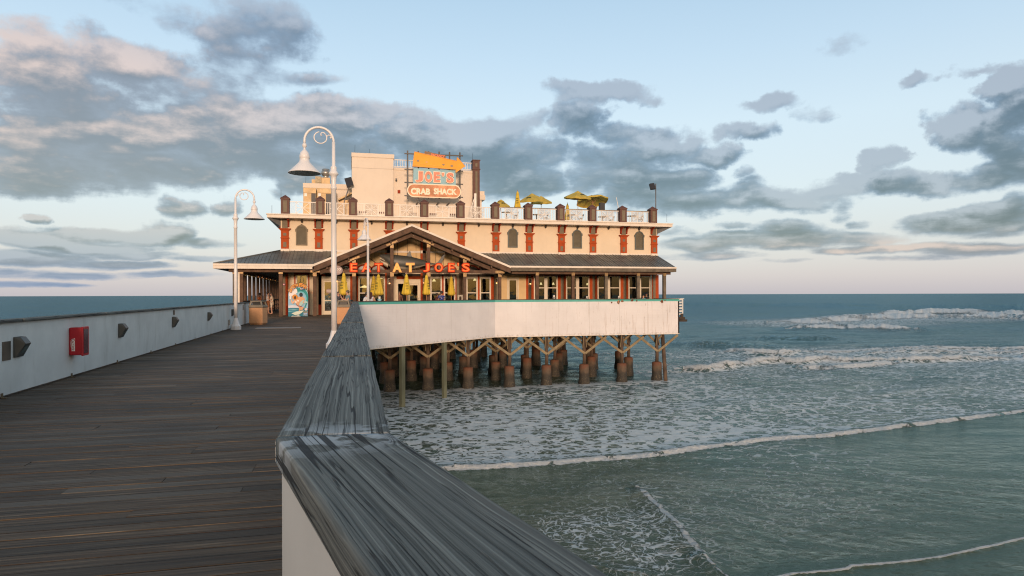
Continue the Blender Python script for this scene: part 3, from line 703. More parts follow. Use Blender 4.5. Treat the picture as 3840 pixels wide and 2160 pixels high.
# wall lights
def wall_light(px0, px1, pyt, pyb, label):
    a = on_line(px0, (pyt+pyb)/2, LW0, LW1); bb = on_line(px1, (pyt+pyb)/2, LW0, LW1)
    zt = on_line(px0, pyt, LW0, LW1).z; zb = on_line(px0, pyb, LW0, LW1).z
    return a, bb, zt, zb
LW_LIGHTS = [(84, 178, 300, 440, 'dark wedge wall light nearest the camera on the left white wall, beside a flat plate'),
             (808, 860, 205, 310, 'dark wedge wall light just past the red fire box on the left wall'),
             (1180, 1215, 162, 240, 'dark wedge wall light, third from the camera along the left wall'),
             (1425, 1450, 130, 195, 'dark wedge wall light, fourth from the camera along the left wall'),
             (1590, 1610, 110, 165, 'dark wedge wall light on the left wall, closest to the lamp post')]
MLIGHT = mat('dark_bronze_fixture', (.055, .060, .058), .45, .1)
proto = None
for i, (xa, xb, ya, yb, lab) in enumerate(LW_LIGHTS):
    p = on_line((xa+6)/1.84, 1100+(ya+yb)/3.68, LW0, LW1)
    if proto is None:
        proto = root('wall_light', (0, 0, 0), lab, 'wall light', 'wedge lights along the left wall')
        g = G(); h, w, dpt = .30, .235, .15
        V = [(0,0,-h/2),(0,w,-h/2),(0,w,h/2),(0,0,h/2),(.035,0.0,-h/2),(.035,w,-h/2),(dpt,.03,h*.16),(dpt,w-.03,h*.16),(dpt*.55,.03,h/2-.005),(dpt*.55,w-.03,h/2-.005)]
        g.add(V, [(0,1,2,3),(0,4,5,1),(4,6,7,5),(6,8,9,7),(8,3,2,9),(0,3,8,6,4),(1,5,7,9,2)])
        make('housing', g, MLIGHT, proto, bevel=.004)
        g = G(); g.add([(.050,.035,-h/2+.045),(.050,w-.035,-h/2+.045),(dpt-.018,w-.05,h*.07),(dpt-.018,.05,h*.07)], [(0,2,1),(0,3,2)])
        for i_, v_ in enumerate(g.v): g.v[i_] = (v_[0]+.006, v_[1], v_[2]-.006)
        make('lens', g, mat('lamp_glass_dark', (.09, .13, .13), .15), proto); o = proto
    else: o = copy_tree(proto)
    o.location = (p.x+.002, p.y, .70); o['label'] = lab
g = G(); a = on_line(14/1.84, 1300, LW0, LW1); c = on_line(68/1.84, 1300, LW0, LW1)
g.box(a.x+.001, a.y, .53, a.x+.012, c.y, .80); make('cover_plate', g, mat('bronze_plate', (.12, .10, .08), .4, .15, metal=.5), None, 'flat bronze cover plate on the left wall next to the nearest wall light', 'cover plate', bevel=.002)
g = G(); p = on_line(1577/1.84, 1220, LW0, LW1); g.box(p.x+.001, p.y-.1, .19, p.x+.05, p.y+.12, .42); make('outlet_box', g, mat('galv_box', (.32, .31, .29), .5, .1), None, 'small grey outlet box low on the left wall near the lamp post', 'outlet box', bevel=.006)
g = G(); p = on_line(1198/1.84, 1165, LW0, LW1); g.box(p.x+.001, p.y-.05, .80+.1, p.x+.02, p.y+.06, 1.03); make('cover_plate', g, MATS['bronze_plate'], None, 'small dark plate high on the left wall above a wall light', 'cover plate')
g = G(); p = on_line(1676/1.84, 1165, LW0, LW1); g.box(p.x+.001, p.y-.05, .75, p.x+.02, p.y+.10, .98); make('cover_plate', g, MATS['bronze_plate'], None, 'small dark plate on the left wall just beyond the lamp post', 'cover plate')
# fire extinguisher box
p = on_line(474/1.84, 1280, LW0, LW1); p2 = on_line(520/1.84, 1280, LW0, LW1)
fb = root('fire_extinguisher_box', (p.x, p.y, .5), 'bright red fire extinguisher cabinet marked FIRE on the left white wall', 'fire box')
RED = mat('fire_red_plastic', (.42, .008, .018), .35, .06)
fw = .26; fd = .205
g = G(); g.box(p.x+.001, p.y, .40, p.x+fd, p.y+fw, .89); make('cabinet', g, RED, fb, bevel=.018)
g = G(); g.box(p.x+fd-.006, p.y-.018, .385, p.x+fd+.022, p.y+fw+.018, .905); make('door', g, RED, fb, bevel=.012)
g = G(); g.box(p.x+fd+.0225, p.y+.03, .43, p.x+fd+.027, p.y+fw-.03, .86); make('window_pane', g, mat('smoky_pane', (.10, .03, .04), .12), fb)
g = G(); yf = p.y-.0012
WX = p.x+.045
g.pxz([(WX, .475), (WX+.052, .475), (WX+.052, .655), (WX+.034, .672), (WX+.014, .672), (WX, .655)], yf, yf+.001)
g.tube([(WX+.02, yf, .672), (WX+.012, yf, .69), (WX-.008, yf, .668), (WX-.014, yf, .62), (WX-.008, yf, .54)], .0035, 6)
g.tube([(WX+.015, yf, .683), (WX+.06, yf, .672)], .004, 6); g.tube([(WX+.015, yf, .687), (WX+.055, yf, .702)], .004, 6)
make('decal', g, mat('white_decal', (.8, .75, .72), .5), fb)
g = G()
for i, ch in enumerate('FIRE'): text(g, ch, (WX+.013 if ch != 'I' else WX+.020, yf-.0012, .618-.042*i), .026 if ch != 'I' else .010, .032, .001, offset=.02)
make('lettering', g, mat('decal_red', (.25, .01, .015), .5), fb)
# ================================================================== RESTAURANT BUILDING
YW, YP, YE = 51.0, 48.15, 47.6
c1 = lambda X, Y: (960+X/2.635, 700+Y/2.635)
c2 = lambda X, Y: (1250+X/3.963, 540+Y/3.963)
c3 = lambda X, Y: (1150+X/3.4347, 820+Y/3.4347)
c4 = lambda X, Y: (1800+X/3.019, 700+Y/3.019)
c5 = lambda X, Y: (1300+X/1.9815, 1080+Y/1.9815)
c6 = lambda X, Y: (740+X/3.903, 940+Y/3.903)
ch = lambda X, Y: (1120+X/6.036, 620+Y/6.036)
def xz(p, y): q = on_y(p[0], p[1], y); return q.x, q.z
CREAM = mat('cream_stucco', (.72, .595, .435), .85, .04, .9, .0006, 60, dirt=.12, dirtcol=(.40, .32, .22))
CREAM2 = mat('pale_rooftop_stucco', (.72, .62, .505), .85, .03, .8, .0006, 60, dirt=.10, dirtcol=(.40, .34, .26))
YLIT = mat('yellow_lamplit_siding', (.66, .47, .24), .75, .07, 1.5, dirt=.1, dirtcol=(.30, .2, .1))  # yellow of the porch lamps' light put into the cream siding's colour
REDP = mat('red_paint', (.40, .072, .018), .75, .12, 3, spec=.15, dirt=.25, dirtcol=(.14, .035, .02))
REDL = mat('red_trim_paint', (.28, .036, .012), .7, .12, 3, spec=.15)
OLIVE = mat('olive_grey_paint', (.17, .135, .085), .7, .10, 3)
BROWN = mat('brown_pillar_paint', (.105, .042, .028), .65, .14, 3, dirt=.2, dirtcol=(.04, .02, .015))
TIMB = mat('brown_stained_timber', (.105, .058, .034), .8, .3, 2.5, .002, 40, stretch=(1, 1, 1), dirt=.3, dirtcol=(.035, .022, .015))
TIMG = mat('grey_weathered_post', (.13, .105, .075), .85, .3, 2.5, .002, 40, dirt=.4, dirtcol=(.05, .05, .035))
TRIM = mat('cream_white_trim', (.72, .64, .54), .65, .05, 3, dirt=.25, dirtcol=(.30, .22, .15))
WINF = mat('window_frame_white', (.66, .58, .46), .5, .05)
ROOFM = mat('grey_metal_roof', (.125, .125, .112), .5, .25, 1.2, metal=.1, dirt=.45, dirtcol=(.17, .14, .10))
SOFF = mat('grey_soffit', (.18, .185, .19), .8, .1)
DARKW = mat('dark_brown_wood', (.045, .032, .022), .85, .2)  # plain dark brown, varied at random
BRASS = mat('galvanised_bracket', (.24, .16, .08), .5, .2, 6, metal=.75)
BOLT = mat('shiny_bolt', (.75, .65, .5), .25, .05, metal=.9)
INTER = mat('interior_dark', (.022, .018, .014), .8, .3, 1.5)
# glass: see-through with a reflection
GLS = bpy.data.materials.new('window_glass'); GLS.use_nodes = True; t = GLS.node_tree; t.nodes.remove(t.nodes['Principled BSDF'])
lw = N(t, 'ShaderNodeFresnel', ins={'IOR': 1.5})
gl = N(t, 'ShaderNodeBsdfGlossy', ins={'Color': (1, 1, 1, 1), 'Roughness': .03})
gbn = N(t, 'ShaderNodeBump', ins={'Strength': .25, 'Distance': .02, 'Height': noise(t, N(t, 'ShaderNodeTexCoord').outputs['Object'], 1.3, 2, .5)})
t.links.new(gbn.outputs[0], gl.inputs['Normal'])
tr = N(t, 'ShaderNodeBsdfTransparent', ins={'Color': (.62, .66, .64, 1)})
mx = N(t, 'ShaderNodeMixShader', ins={0: math_(t, 'MULTIPLY_ADD', lw.outputs[0], 1.0, .02), 1: tr.outputs[0], 2: gl.outputs[0]})
t.links.new(mx.outputs[0], t.nodes['Material Output'].inputs[0])

B = root('restaurant_building', (10, YW, 0), 'two-storey cream restaurant with red pilasters and timber gabled porch standing over the sea', 'restaurant')
def part(name, g, m, label=None, parent=B, bevel=0): return make(name, g, m, parent, label, bevel=bevel)
XL, XR = xz((1053, 943), YW)[0], 25.0
ZB, ZT = 4.70, 6.95

# ---- walls with openings
def holed(g, x0, x1, z0, z1, holes, y0, y1):
    xs = sorted({x0, x1, *[h[0] for h in holes], *[h[1] for h in holes]}); xs = [x for x in xs if x0 <= x <= x1]
    for a, b_ in zip(xs[:-1], xs[1:]):
        segs = [(z0, z1)]
        for h in holes:
            if h[0] <= a+1e-6 and h[1] >= b_-1e-6:
                ns_ = []
                for s0, s1 in segs:
                    if h[3] <= s0 or h[2] >= s1: ns_.append((s0, s1)); continue
                    if h[2] > s0: ns_.append((s0, h[2]))
                    if h[3] < s1: ns_.append((h[3], s1))
                segs = ns_
        for s0, s1 in segs: g.box(a, y0, s0, b_, y1, s1)
WZ0, WZ1 = 1.02, 2.95
GXL_, GXR_ = -2.35, 11.62
def X3(x): return xz(c3(x, 900), YW)[0]
def X4(x): return xz(c4(x, 1100), YW)[0]
def X1(x): return xz(c1(x, 1000), YW)[0]
wins = [ # x0, x1, z0, z1, mullions(list of x), label
 (X3(665), X3(1012), .75, 2.78, [X3(838)]), (X3(1590), X3(1742), .75, 2.78, []), (X3(1765), X3(1914), .75, 2.78, []),
 (X3(2055), X3(2202), .75, 2.78, []), (X3(2228), X3(2372), .75, 2.78, []),
 (X4(608), X4(878), WZ0, WZ1, [X4(745)]), (X4(972), X4(1237), WZ0, WZ1, [X4(1103)]), (X4(1328), X4(1588), WZ0, WZ1, [X4(1455)]), (X4(1678), X4(1927), WZ0, WZ1, [X4(1806)]),
 (X1(392), X1(515), 1.25, 2.95, [])]
doors = [ (X3(192), X3(560), 0.0, 2.85, 'left'), (X3(1158), X3(1465), 0.0, 2.62, 'mid'), (X4(303), X4(440), 0.05, 2.80, 'right')]
holes = [(w[0], w[1], w[2], w[3]) for w in wins] + [(d_[0], d_[1], d_[2], d_[3]) for d_ in doors]
trans = [(w[0]+.03, w[1]-.03, 3.08, 3.30) for w in wins[:9]]
# eyebrow arches over the porch windows
g = G(); holed(g, XL, XR, 0.0, 6.98, holes+trans, YW, YW+.25)
part('front_wall', g, CREAM)
g = G(); g.box(XL, YW+.25, -.3, XL+.25, 79, 6.98); g.box(XR-.25, YW+.25, -.3, XR, 79, 6.98); g.box(XL, 78.75, -.3, XR, 79, 6.98)
each('side_wall', g, CREAM, B)
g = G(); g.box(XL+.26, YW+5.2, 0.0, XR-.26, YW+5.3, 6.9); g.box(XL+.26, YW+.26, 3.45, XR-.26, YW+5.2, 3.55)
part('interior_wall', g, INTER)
g = G(); g.box(XL+.02, YW+.1, 6.985, XR-.02, 78.9, 7.18); part('roof_deck', g, mat('roof_gravel', (.32, .29, .25), .9))
# gable and porch bays: yellow sheets over the cream wall, porch lamplight painted in
g = G()
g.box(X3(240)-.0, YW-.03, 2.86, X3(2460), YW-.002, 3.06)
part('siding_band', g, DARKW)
g = G(); g.pxz([(GXL_+.6, 3.36), (GXR_-.6, 3.36), (4.42, 6.05)], YW-.0025, YW-.0005); part('gable_siding', g, YLIT)
g = G(); holed(g, X3(2462), X4(519), 0, 3.2, [(doors[2][0], doors[2][1], doors[2][2], doors[2][3])], YW-.0035, YW-.001); part('lamplit_wall_panel', g, YLIT)
# siding grooves in the gable
g = G()
for X in (700, 790, 880, 960, 1170, 1300, 1410, 1660, 1765, 1860, 2090, 2200):
    x = X3(X); zt = 6.3 - abs(x-4.4)*.43-.1
    if zt > 3.4: g.box(x-.012, YW-.006, 3.35, x+.012, YW+.01, zt)
each('siding_groove', g, DARKW, B)
g = G()
for X in (1052, 1515, 1985, 620):
    x = X3(X); g.box(x-.13, YW-.14, 0.0, x+.13, YW-.004, 6.3-abs(x-4.4)*.43-.15)
each('wall_post', g, TIMB, B)
g = G()
for X in (1028, 1483): x = X3(X); g.box(x-.10, YW-.05, 0, x+.09, YW-.004, 6.3-abs(x-4.4)*.43-.2)
each('red_board', g, REDP, B)
g = G()
for X in (1540, 1950): x = X3(X); g.box(x-.13, YW-.04, 0, x+.15, YW-.004, 3.05)
each('grey_board', g, OLIVE, B)
# arches over transoms in the porch
g = G()
for X in (485, 745, 925, 1660, 1838, 2128, 2300):
    x = X3(X); r0, r1 = .47, .58
    pts = [(x+r1*math.cos(a)*1.0, 3.33+r1*.75*math.sin(a)) for a in np.linspace(0, PI, 13)] + [(x+r0*math.cos(a), 3.33+r0*.68*math.sin(a)) for a in np.linspace(PI, 0, 13)]
    g.pxz(pts, YW-.06, YW-.003)
each('arch_trim', g, REDL, B)
g = G()
for X in (485, 745, 925, 1660, 1838, 2128, 2300):
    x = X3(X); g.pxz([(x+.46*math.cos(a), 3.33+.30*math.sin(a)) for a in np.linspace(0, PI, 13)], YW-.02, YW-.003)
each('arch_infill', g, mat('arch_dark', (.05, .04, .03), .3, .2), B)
# red and grey vertical boards of the ground floor
gr, gg, gw = G(), G(), G()
def strip(g, x0, x1, z0=0.0, z1=3.06, d=.03): g.box(x0, YW-d, z0, x1, YW-.003, z1)
for a, b_ in ((521, 546), (578, 607), (879, 912), (945, 971), (1238, 1272), (1301, 1327), (1589, 1622), (1652, 1677), (1946, 1957), (1985, 2021)): strip(gr, X4(a), X4(b_), 0)
for a, b_ in ((546, 578), (912, 945), (1272, 1301), (1622, 1652), (1957, 1985)): strip(gg, X4(a), X4(b_), 0, 3.06, .045)
for a, b_ in ((607, 879), (971, 1238), (1327, 1589), (1677, 1928)):
    strip(gr, X4(a), X4(b_), WZ1+.003, 3.075, .028); strip(gr, X4(a), X4(b_), 0, WZ0-.003, .028)
strip(gw, X4(1929), X4(1945))
for a, b_ in ((152, 190), (561, 592), (637, 664), (1013, 1022), (1466, 1474), (1575, 1589), (1743, 1764), (1915, 1940), (2040, 2054), (2203, 2227), (2373, 2412)): strip(gr, X3(a), X3(b_), 0, 3.0)
for a, b_ in ((665, 1012), (1590, 1742), (1765, 1914), (2055, 2202), (2228, 2372), (1158, 1465), (192, 560)): strip(gr, X3(a), X3(b_), 2.86 if a != 1158 else 2.65, 3.0, .028)
for a, b_ in ((665, 1012), (1590, 1742), (1765, 1914), (2055, 2202), (2228, 2372)): strip(gr, X3(a), X3(b_), 0, .745, .028)
for a, b_ in ((118, 151), (2414, 2458)): strip(gg, X3(a), X3(b_), 0, 3.02, .04)
for a, b_ in ((292, 318), (378, 391), (516, 528), (606, 649)): strip(gr, X1(a), X1(b_), 0, 3.1)
strip(gr, X1(392), X1(515), 2.953, 3.1, .028)
for a, b_ in ((265, 291),): strip(gg, X1(a), X1(b_), 0, 3.1, .04)
each('red_board', gr, REDP, B); each('grey_board', gg, OLIVE, B); part('corner_board', gw, TRIM)
g = G()
strip(g, X3(152), X3(190), 0.0, .75, .06); strip(g, X1(295), X1(318), 0, .7, .06)
each('red_plinth', g, REDL, B)
g = G()
for x in (XL+.55, ):
    pass
g.box(X4(303)-.35, YW-.42, 3.09, X4(440)+.25, YW-.05, 3.22)
part('awning_heater', g, mat('black_metal', (.012, .012, .013), .4))

# ---- windows: frame + panes, with sashes
def window(w, lab=None):
    x0, x1, z0, z1, mul = w
    fr = G(); ft = .07; xs = [x0] + mul + [x1]
    y0, y1 = YW-.045, YW+.06
    fr.box(x0, y0, z0, x1, y1, z0+ft); fr.box(x0, y0, z1-ft, x1, y1, z1)
    fr.box(x0, y0, z0+ft, x0+ft, y1, z1-ft); fr.box(x1-ft, y0, z0+ft, x1, y1, z1-ft)
    for mx_ in mul: fr.box(mx_-.10, y0+.003, z0+ft, mx_+.10, y1, z1-ft)
    pn = G(); zc = z0+(z1-z0)*(.5 if z0 > .9 else .42)
    for i in range(len(xs)-1):
        a = xs[i]+(ft if i == 0 else .10); b_ = xs[i+1]-(ft if i == len(xs)-2 else .10)
        fr.box(a, y0+.01, zc-.035, b_, y1-.02, zc+.035)
        for (s0, s1, yy) in ((z0+ft, zc-.035, .01), (zc+.035, z1-ft, .035)):
            fr.box(a, y0+yy, s0, a+.035, y1-.03, s1); fr.box(b_-.035, y0+yy, s0, b_, y1-.03, s1)
            pn.box(a+.035, YW+.020, s0, b_-.035, YW+.026, s1)
    f = part('window', fr, WINF, lab); make('pane', pn, GLS, f); return f
for w in wins: window(w)
for x0, x1, z0, z1 in trans:
    fr = G(); pn = G(); n = 2; 
    for k in range(n):
        a, b_ = x0+(x1-x0)*k/n+.03, x0+(x1-x0)*(k+1)/n-.03
        fr.box(a, YW-.02, z0, b_, YW+.04, z0+.03); fr.box(a, YW-.02, z1-.03, b_, YW+.04, z1)
        fr.box(a, YW-.02, z0+.03, a+.03, YW+.04, z1-.03); fr.box(b_-.03, YW-.02, z0+.03, b_, YW+.04, z1-.03)
        pn.box(a+.03, YW+.012, z0+.03, b_-.03, YW+.018, z1-.03)
    f = part('transom_window', fr, mat('transom_frame', (.42, .37, .30), .5)); make('pane', pn, GLS, f)
# doors
for (x0, x1, z0, z1, kind) in doors:
    fr = G(); pn = G(); ft = .11; y0, y1 = YW-.05, YW+.08
    fr.box(x0, y0, z0, x0+ft, y1, z1); fr.box(x1-ft, y0, z0, x1, y1, z1); fr.box(x0+ft, y0, z1-ft, x1-ft, y1, z1)
    if kind != 'right':
        xm = (x0+x1)/2 if kind == 'left' else x0+(x1-x0)*.47
        hd = z1-.32
        fr.box(x0+ft, y0+.01, hd, x1-ft, y1-.02, z1-ft)
        fr.box(xm-.05, y0+.008, z0, xm+.05, y1-.01, hd)
        leafs = [(x0+ft, xm-.05), (xm+.05, x1-ft)]
        if kind == 'mid': leafs = [(xm+.05, x1-ft)]
    else: hd = z1-ft; leafs = [(x0+ft, x1-ft)]
    f = part('door_frame', fr, mat('door_cream', (.62, .52, .36), .5, .05))
    for a, b_ in leafs:
        dl = G(); s = .11
        dl.box(a+.004, YW-.02, z0+.02, a+s, YW+.03, hd-.01); dl.box(b_-s, YW-.02, z0+.02, b_-.004, YW+.03, hd-.01)
        dl.box(a+s, YW-.02, hd-s, b_-s, YW+.03, hd-.01); dl.box(a+s, YW-.02, z0+.02, b_-s, YW+.03, z0+.30)
        if kind == 'left': dl.box(a+s, YW-.02, z0+1.02, b_-s, YW+.03, z0+1.09)
        lf_ = make('door', dl, MATS['door_cream'], B)
        pg = G(); pg.box(a+s, YW+.002, z0+.30, b_-s, YW+.008, hd-s); make('pane', pg, GLS, lf_)
        hg = G(); hx = b_-s/2 if a < (x0+x1)/2 else a+s/2
        hg.tube([(hx, YW-.02, z0+.98), (hx, YW-.07, z0+1.0), (hx, YW-.07, z0+1.22), (hx, YW-.02, z0+1.24)], .012, 6)
        make('handle', hg, MATS['galv_box'], lf_)

# ---- lower metal roofs with standing seams
def seam_roof(name, xf0, xf1, xb0, xb1, yf, yb, zf, zb, pitch=.40, clipf=None):
    g = G(); th = .035
    g.add([(xf0, yf, zf), (xf1, yf, zf), (xb1, yb, zb), (xb0, yb, zb), (xf0, yf, zf-th), (xf1, yf, zf-th), (xb1, yb, zb-th), (xb0, yb, zb-th)],
          [(0,1,2,3), (7,6,5,4), (0,4,5,1), (1,5,6,2), (2,6,7,3), (3,7,4,0)])
    x = min(xf0, xb0)+pitch/2; n = 0
    while x < max(xf1, xb1):
        # seam at constant x from front to back, clipped by slanted sides
        t0, t1 = 0.0, 1.0
        if x < xb0 and xb0 != xf0: t1 = min(t1, (x-xf0)/(xb0-xf0))
        if x > xf1 and xf1 != xb1: t0 = max(t0, (x-xf1)/(xb1-xf1))
        if x < xf0 and xf0 != xb0: t0 = max(t0, (xf0-x)/(xf0-xb0))
        if x > xb1 and xf1 != xb1: t1 = min(t1, (xf1-x)/(xf1-xb1))
        if t1 > t0+.02:
            h = .035 if n % 3 == 0 else .022
            g.beam((x, yf+(yb-yf)*t0, zf+(zb-zf)*t0+h/2), (x, yf+(yb-yf)*t1, zf+(zb-zf)*t1+h/2), .035 if n % 3 == 0 else .02, h)
        x += pitch/3 if pitch > .3 else pitch; n += 1
    return part(name, g, ROOFM)
xLe = -8.64; GXL, GXR = -2.35, 11.62; ZE = 3.57
ZG = 6.45; GAX = 4.42
seam_roof('metal_roof', xLe, GXL+.3, XL, GXL+1.6, YE, YW, ZE, ZB, .75)
seam_roof('metal_roof', GXR-.4, 24.93, GXR-2.2, 25.02, YE, YW, ZE, ZB, .75)
# side slope of the left roof, over the colonnade
g = G(); g.add([(xLe, YE, ZE), (XL, YW, ZB), (XL, 78.5, ZB), (xLe, 79.5, ZE), (xLe, YE, ZE-.04), (XL, YW, ZB-.04), (XL, 78.5, ZB-.04), (xLe, 79.5, ZE-.04)], [(0,1,2,3), (7,6,5,4), (0,4,5,1), (1,5,6,2), (2,6,7,3), (3,7,4,0)])
g.tube([(xLe, YE, ZE+.02), (XL, YW, ZB+.02)], .05, 6)
part('metal_roof', g, ROOFM)
# ceilings
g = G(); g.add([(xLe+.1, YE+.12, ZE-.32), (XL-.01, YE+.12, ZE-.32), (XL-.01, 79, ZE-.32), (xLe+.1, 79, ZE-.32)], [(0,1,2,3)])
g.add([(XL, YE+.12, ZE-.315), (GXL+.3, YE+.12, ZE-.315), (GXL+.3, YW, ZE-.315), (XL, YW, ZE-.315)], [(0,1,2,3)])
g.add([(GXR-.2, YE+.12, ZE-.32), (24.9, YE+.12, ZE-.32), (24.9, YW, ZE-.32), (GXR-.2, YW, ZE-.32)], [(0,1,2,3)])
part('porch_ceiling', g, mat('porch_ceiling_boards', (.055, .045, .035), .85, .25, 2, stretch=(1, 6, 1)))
# eaves
g = G(); g.box(xLe-.02, YE-.06, ZE-.13, GXL+.12, YE, ZE+.01); g.box(xLe-.02, YE-.03, ZE-.33, GXL+.10, YE-.002, ZE-.135)
g.box(xLe-.02, YE+.0, ZE-.33, xLe+.04, 79.5, ZE+.0)
part('eave_fascia', g, TRIM, 'cream eave fascia with gutter on the left')
g = G(); g.box(GXR-.02, YE-.06, ZE-.12, 24.98, YE, ZE+.005); part('gutter', g, TRIM)
g = G(); g.box(GXR-.01, YE-.03, ZE-.38, 24.97, YE-.001, ZE-.125); g.box(24.90, YE, ZE-.38, 24.97, YW, ZE-.05); part('eave_fascia', g, TIMG, 'weathered brown fascia board on the right')
g = G(); g.box(-7.75, YP-.16, 3.03, GXL-.15, YP+.12, 3.25); g.box(GXR+.2, YP-.12, 2.99, 24.72, YP+.12, 3.19); g.box(-7.65, YP+.12, 3.03, -7.35, 79, 3.25); each('porch_beam', g, TIMB, B)
# porch posts
def post(x, y, m, z0=0.0, z1=3.0, w=.23, lab=None):
    g = G(); g.box(x-w/2, y-w/2, z0, x+w/2, y+w/2, z1); p = part('post', g, m, lab, bevel=.008)
    g = G(); g.box(x-w/2-.012, y-w/2-.012, z1-.10, x+w/2+.012, y-w/2-.003, z1+.12); make('post_bracket', g, BRASS, p); return p
for X, m_ in ((645, TIMB), (1050, TIMB), (1425, TIMG), (1788, TIMG), (2085, TIMG)): x = xz(c4(X, 1100), YP)[0]; post(x, YP, m_, 0, 2.985)
post(xz((1053.5, 1100), YP)[0], YP, TIMB, 0, 3.025, .25); post(xz((906, 1100), YP)[0], YP, TIMB, 0, 3.025, .22); 
post(-7.42, YP+.3, TIMG, 0, 3.025, .28); 
g = G(); g.box(-7.20, YP-.1, 0, -7.02, YP+.02, 3.02); part('downpipe', g, TRIM)
y = 50.6
while y < 78: post(-7.42, y, TIMB, 0, 3.025, .23); y += 2.4
g = G(); g.box(-7.47, 48.5, .95, -7.37, 78, 1.06); g.box(-7.46, 48.5, .50, -7.38, 78, .56); g.box(-7.44, 48.5, .1, -7.40, 78, .16); each('porch_rail', g, TIMG, B)
# building flank seen through the colonnade
g = G()
for k in range(10): g.box(XL-.03, 52.5+k*2.5, 0, XL-.003, 53.2+k*2.5, 3.0)
each('red_board', g, REDP, B)

# ---- gable
apx, apz = GAX, ZG
def gz(x, off=0): return apz - off - abs(x-apx)*(apz-ZE+.04)/( (apx-GXL) if x < apx else (GXR-apx))
def chevron(off0, off1, y0, y1, xa=GXL, xb=GXR):
    g = G()
    g.prism([(xa, y0, gz(xa, off0)), (apx, y0, gz(apx, off0)), (apx, y0, gz(apx, off1)), (xa, y0, gz(xa, off1))], (0, y1-y0, 0))
    g.prism([(apx, y0, gz(apx, off0)), (xb, y0, gz(xb, off0)), (xb, y0, gz(xb, off1)), (apx, y0, gz(apx, off1))], (0, y1-y0, 0)); return g
part('gable_roof', chevron(0.0, .06, YE+.001, YW+.0), ROOFM)
part('gable_fascia', chevron(-.02, .13, YE-.10, YE-.0), TRIM)
part('barge_board', chevron(.133, .50, YE-.03, YE+.06), TIMB)
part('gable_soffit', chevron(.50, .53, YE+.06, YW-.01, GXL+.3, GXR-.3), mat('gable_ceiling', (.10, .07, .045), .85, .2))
part('gable_rafter', chevron(.60, .86, YP-.13, YP+.12, GXL+.5, GXR-.5), TIMB)
gpx = [xz(c3(X, 900), YP)[0] for X in (105, 610, 1098, 1570, 2035, 2485)]
for i, x in enumerate(gpx):
    g = G(); w = .23
    zt = gz(x, .86)-.002
    g.box(x-w/2, YP-w/2, 0, x+w/2, YP+w/2, 3.02)
    if 0 < i < 5: g.box(x-w/2, YP-w/2, 3.245, x+w/2, YP+w/2, zt)
    p = part('gable_post', g, TIMB)
    bg = G(); bo = G()
    for zc in ([2.93] + ([zt-.05] if 0 < i < 5 else [])):
        bg.box(x-w/2-.01, YP-w/2-.015, zc-.16, x+w/2+.01, YP-w/2-.003, zc+.14)
        for dx in (-.06, .06):
            for dz in (-.09, 0, .09): bo.ball((x+dx, YP-w/2-.018, zc+dz), .02, 6, 4)
    if 0 < i < 5:
        sgn = 1 if x > apx else -1; zt2 = zt+.02
        bg.beam((x-.38, YP-.145, gz(x-.38, .73)), (x+.38, YP-.145, gz(x+.38, .73)), .012, .12, up=(0, 0, 1))
        for q in (-.3, -.2, .2, .3): bo.ball((x+q, YP-.16, gz(x+q, .73)), .024, 6, 4)
    else:
        bg.box(x-.34, YP-.145, 3.03, x+.34, YP-.133, 3.22)
        for q in (-.28, -.14, .14, .28): bo.ball((x+q, YP-.15, 3.12), .025, 6, 4)
    each('steel_plate', bg, BRASS, p); make('bolt', bo, BOLT, p)
bo = G()
for dx in (-.16, -.06, .06, .16):
    bo.ball((apx+dx, YP-.15, gz(apx+dx, .72)), .026, 6, 4)
for k in range(9):
    for sg in (-1, 1):
        x = apx+sg*(1.0+k*.7); bo.ball((x, YP-.145, gz(x, .70)), .014, 6, 4)
part('bolt', bo, BOLT)
g = G(); g.box(gpx[0]-.05, YP-.12, 3.022, gpx[5]+.05, YP+.12, 3.242); part('tie_beam', g, TIMB)
# purlins under the gable roof
g = G()
for k in range(1, 5):
    for sg in (-1, 1):
        x = apx+sg*k*1.45; g.beam((x, YE+.1, gz(x, .62)), (x, YW-.02, gz(x, .62)), .1, .16)
each('purlin', g, TIMB, B)
# diagonal conduit in the gable
g = G(); a = c3(755, 470); b_ = c3(920, 590); p_, q_ = xz(a, YW-.1), xz(b_, YW-.1); g.tube([(p_[0], YW-.1, p_[1]), (q_[0], YW-.1, q_[1])], .018, 6); part('conduit', g, DARKW)

# ---- upper storey: cornice, pilasters, brackets, arched windows
CL, CR = -5.55, 25.92
g = G()
g.box(CL, 50.02, 6.98, CR, 79.6, 7.20); part('cornice', g, TRIM)
g = G(); g.box(CL-.05, 49.95, 7.203, CR+.05, 79.7, 7.26); part('cornice_cap', g, TRIM, 'weather stained top lip of the cornice')
g = G(); g.add([(CL+.02, 50.04, 6.975), (CL+.02, 79, 6.975), (XL-.003, 79, 6.45), (XL-.003, YW-.003, 6.45), (XL-.003, YW-.003, 6.975), (XL-.003, 79, 6.975)], [(0,3,2,1), (0,4,3), (1,2,5)])
g.add([(CR-.02, 50.04, 6.975), (CR-.02, 79, 6.975), (XR+.003, 79, 6.45), (XR+.003, YW-.003, 6.45), (XR+.003, YW-.003, 6.975), (XR+.003, 79, 6.975)], [(0,1,2,3), (0,3,4), (1,5,2)])
each('side_soffit', g, SOFF, B)
g = G(); g.box(XL, YW-.025, ZB-.05, XR, YW-.002, ZB+.10); part('base_trim', g, TRIM)
pil_ov = [716, 802, 890, 979, 1067, 1160, 1247, 1331, 1412, 1491, 1568, 1646]
PX = [on_y(o*1.4907, 900, YW).x for o in pil_ov]
PX[0] = XL+.29; PX[-1] = XR-.28
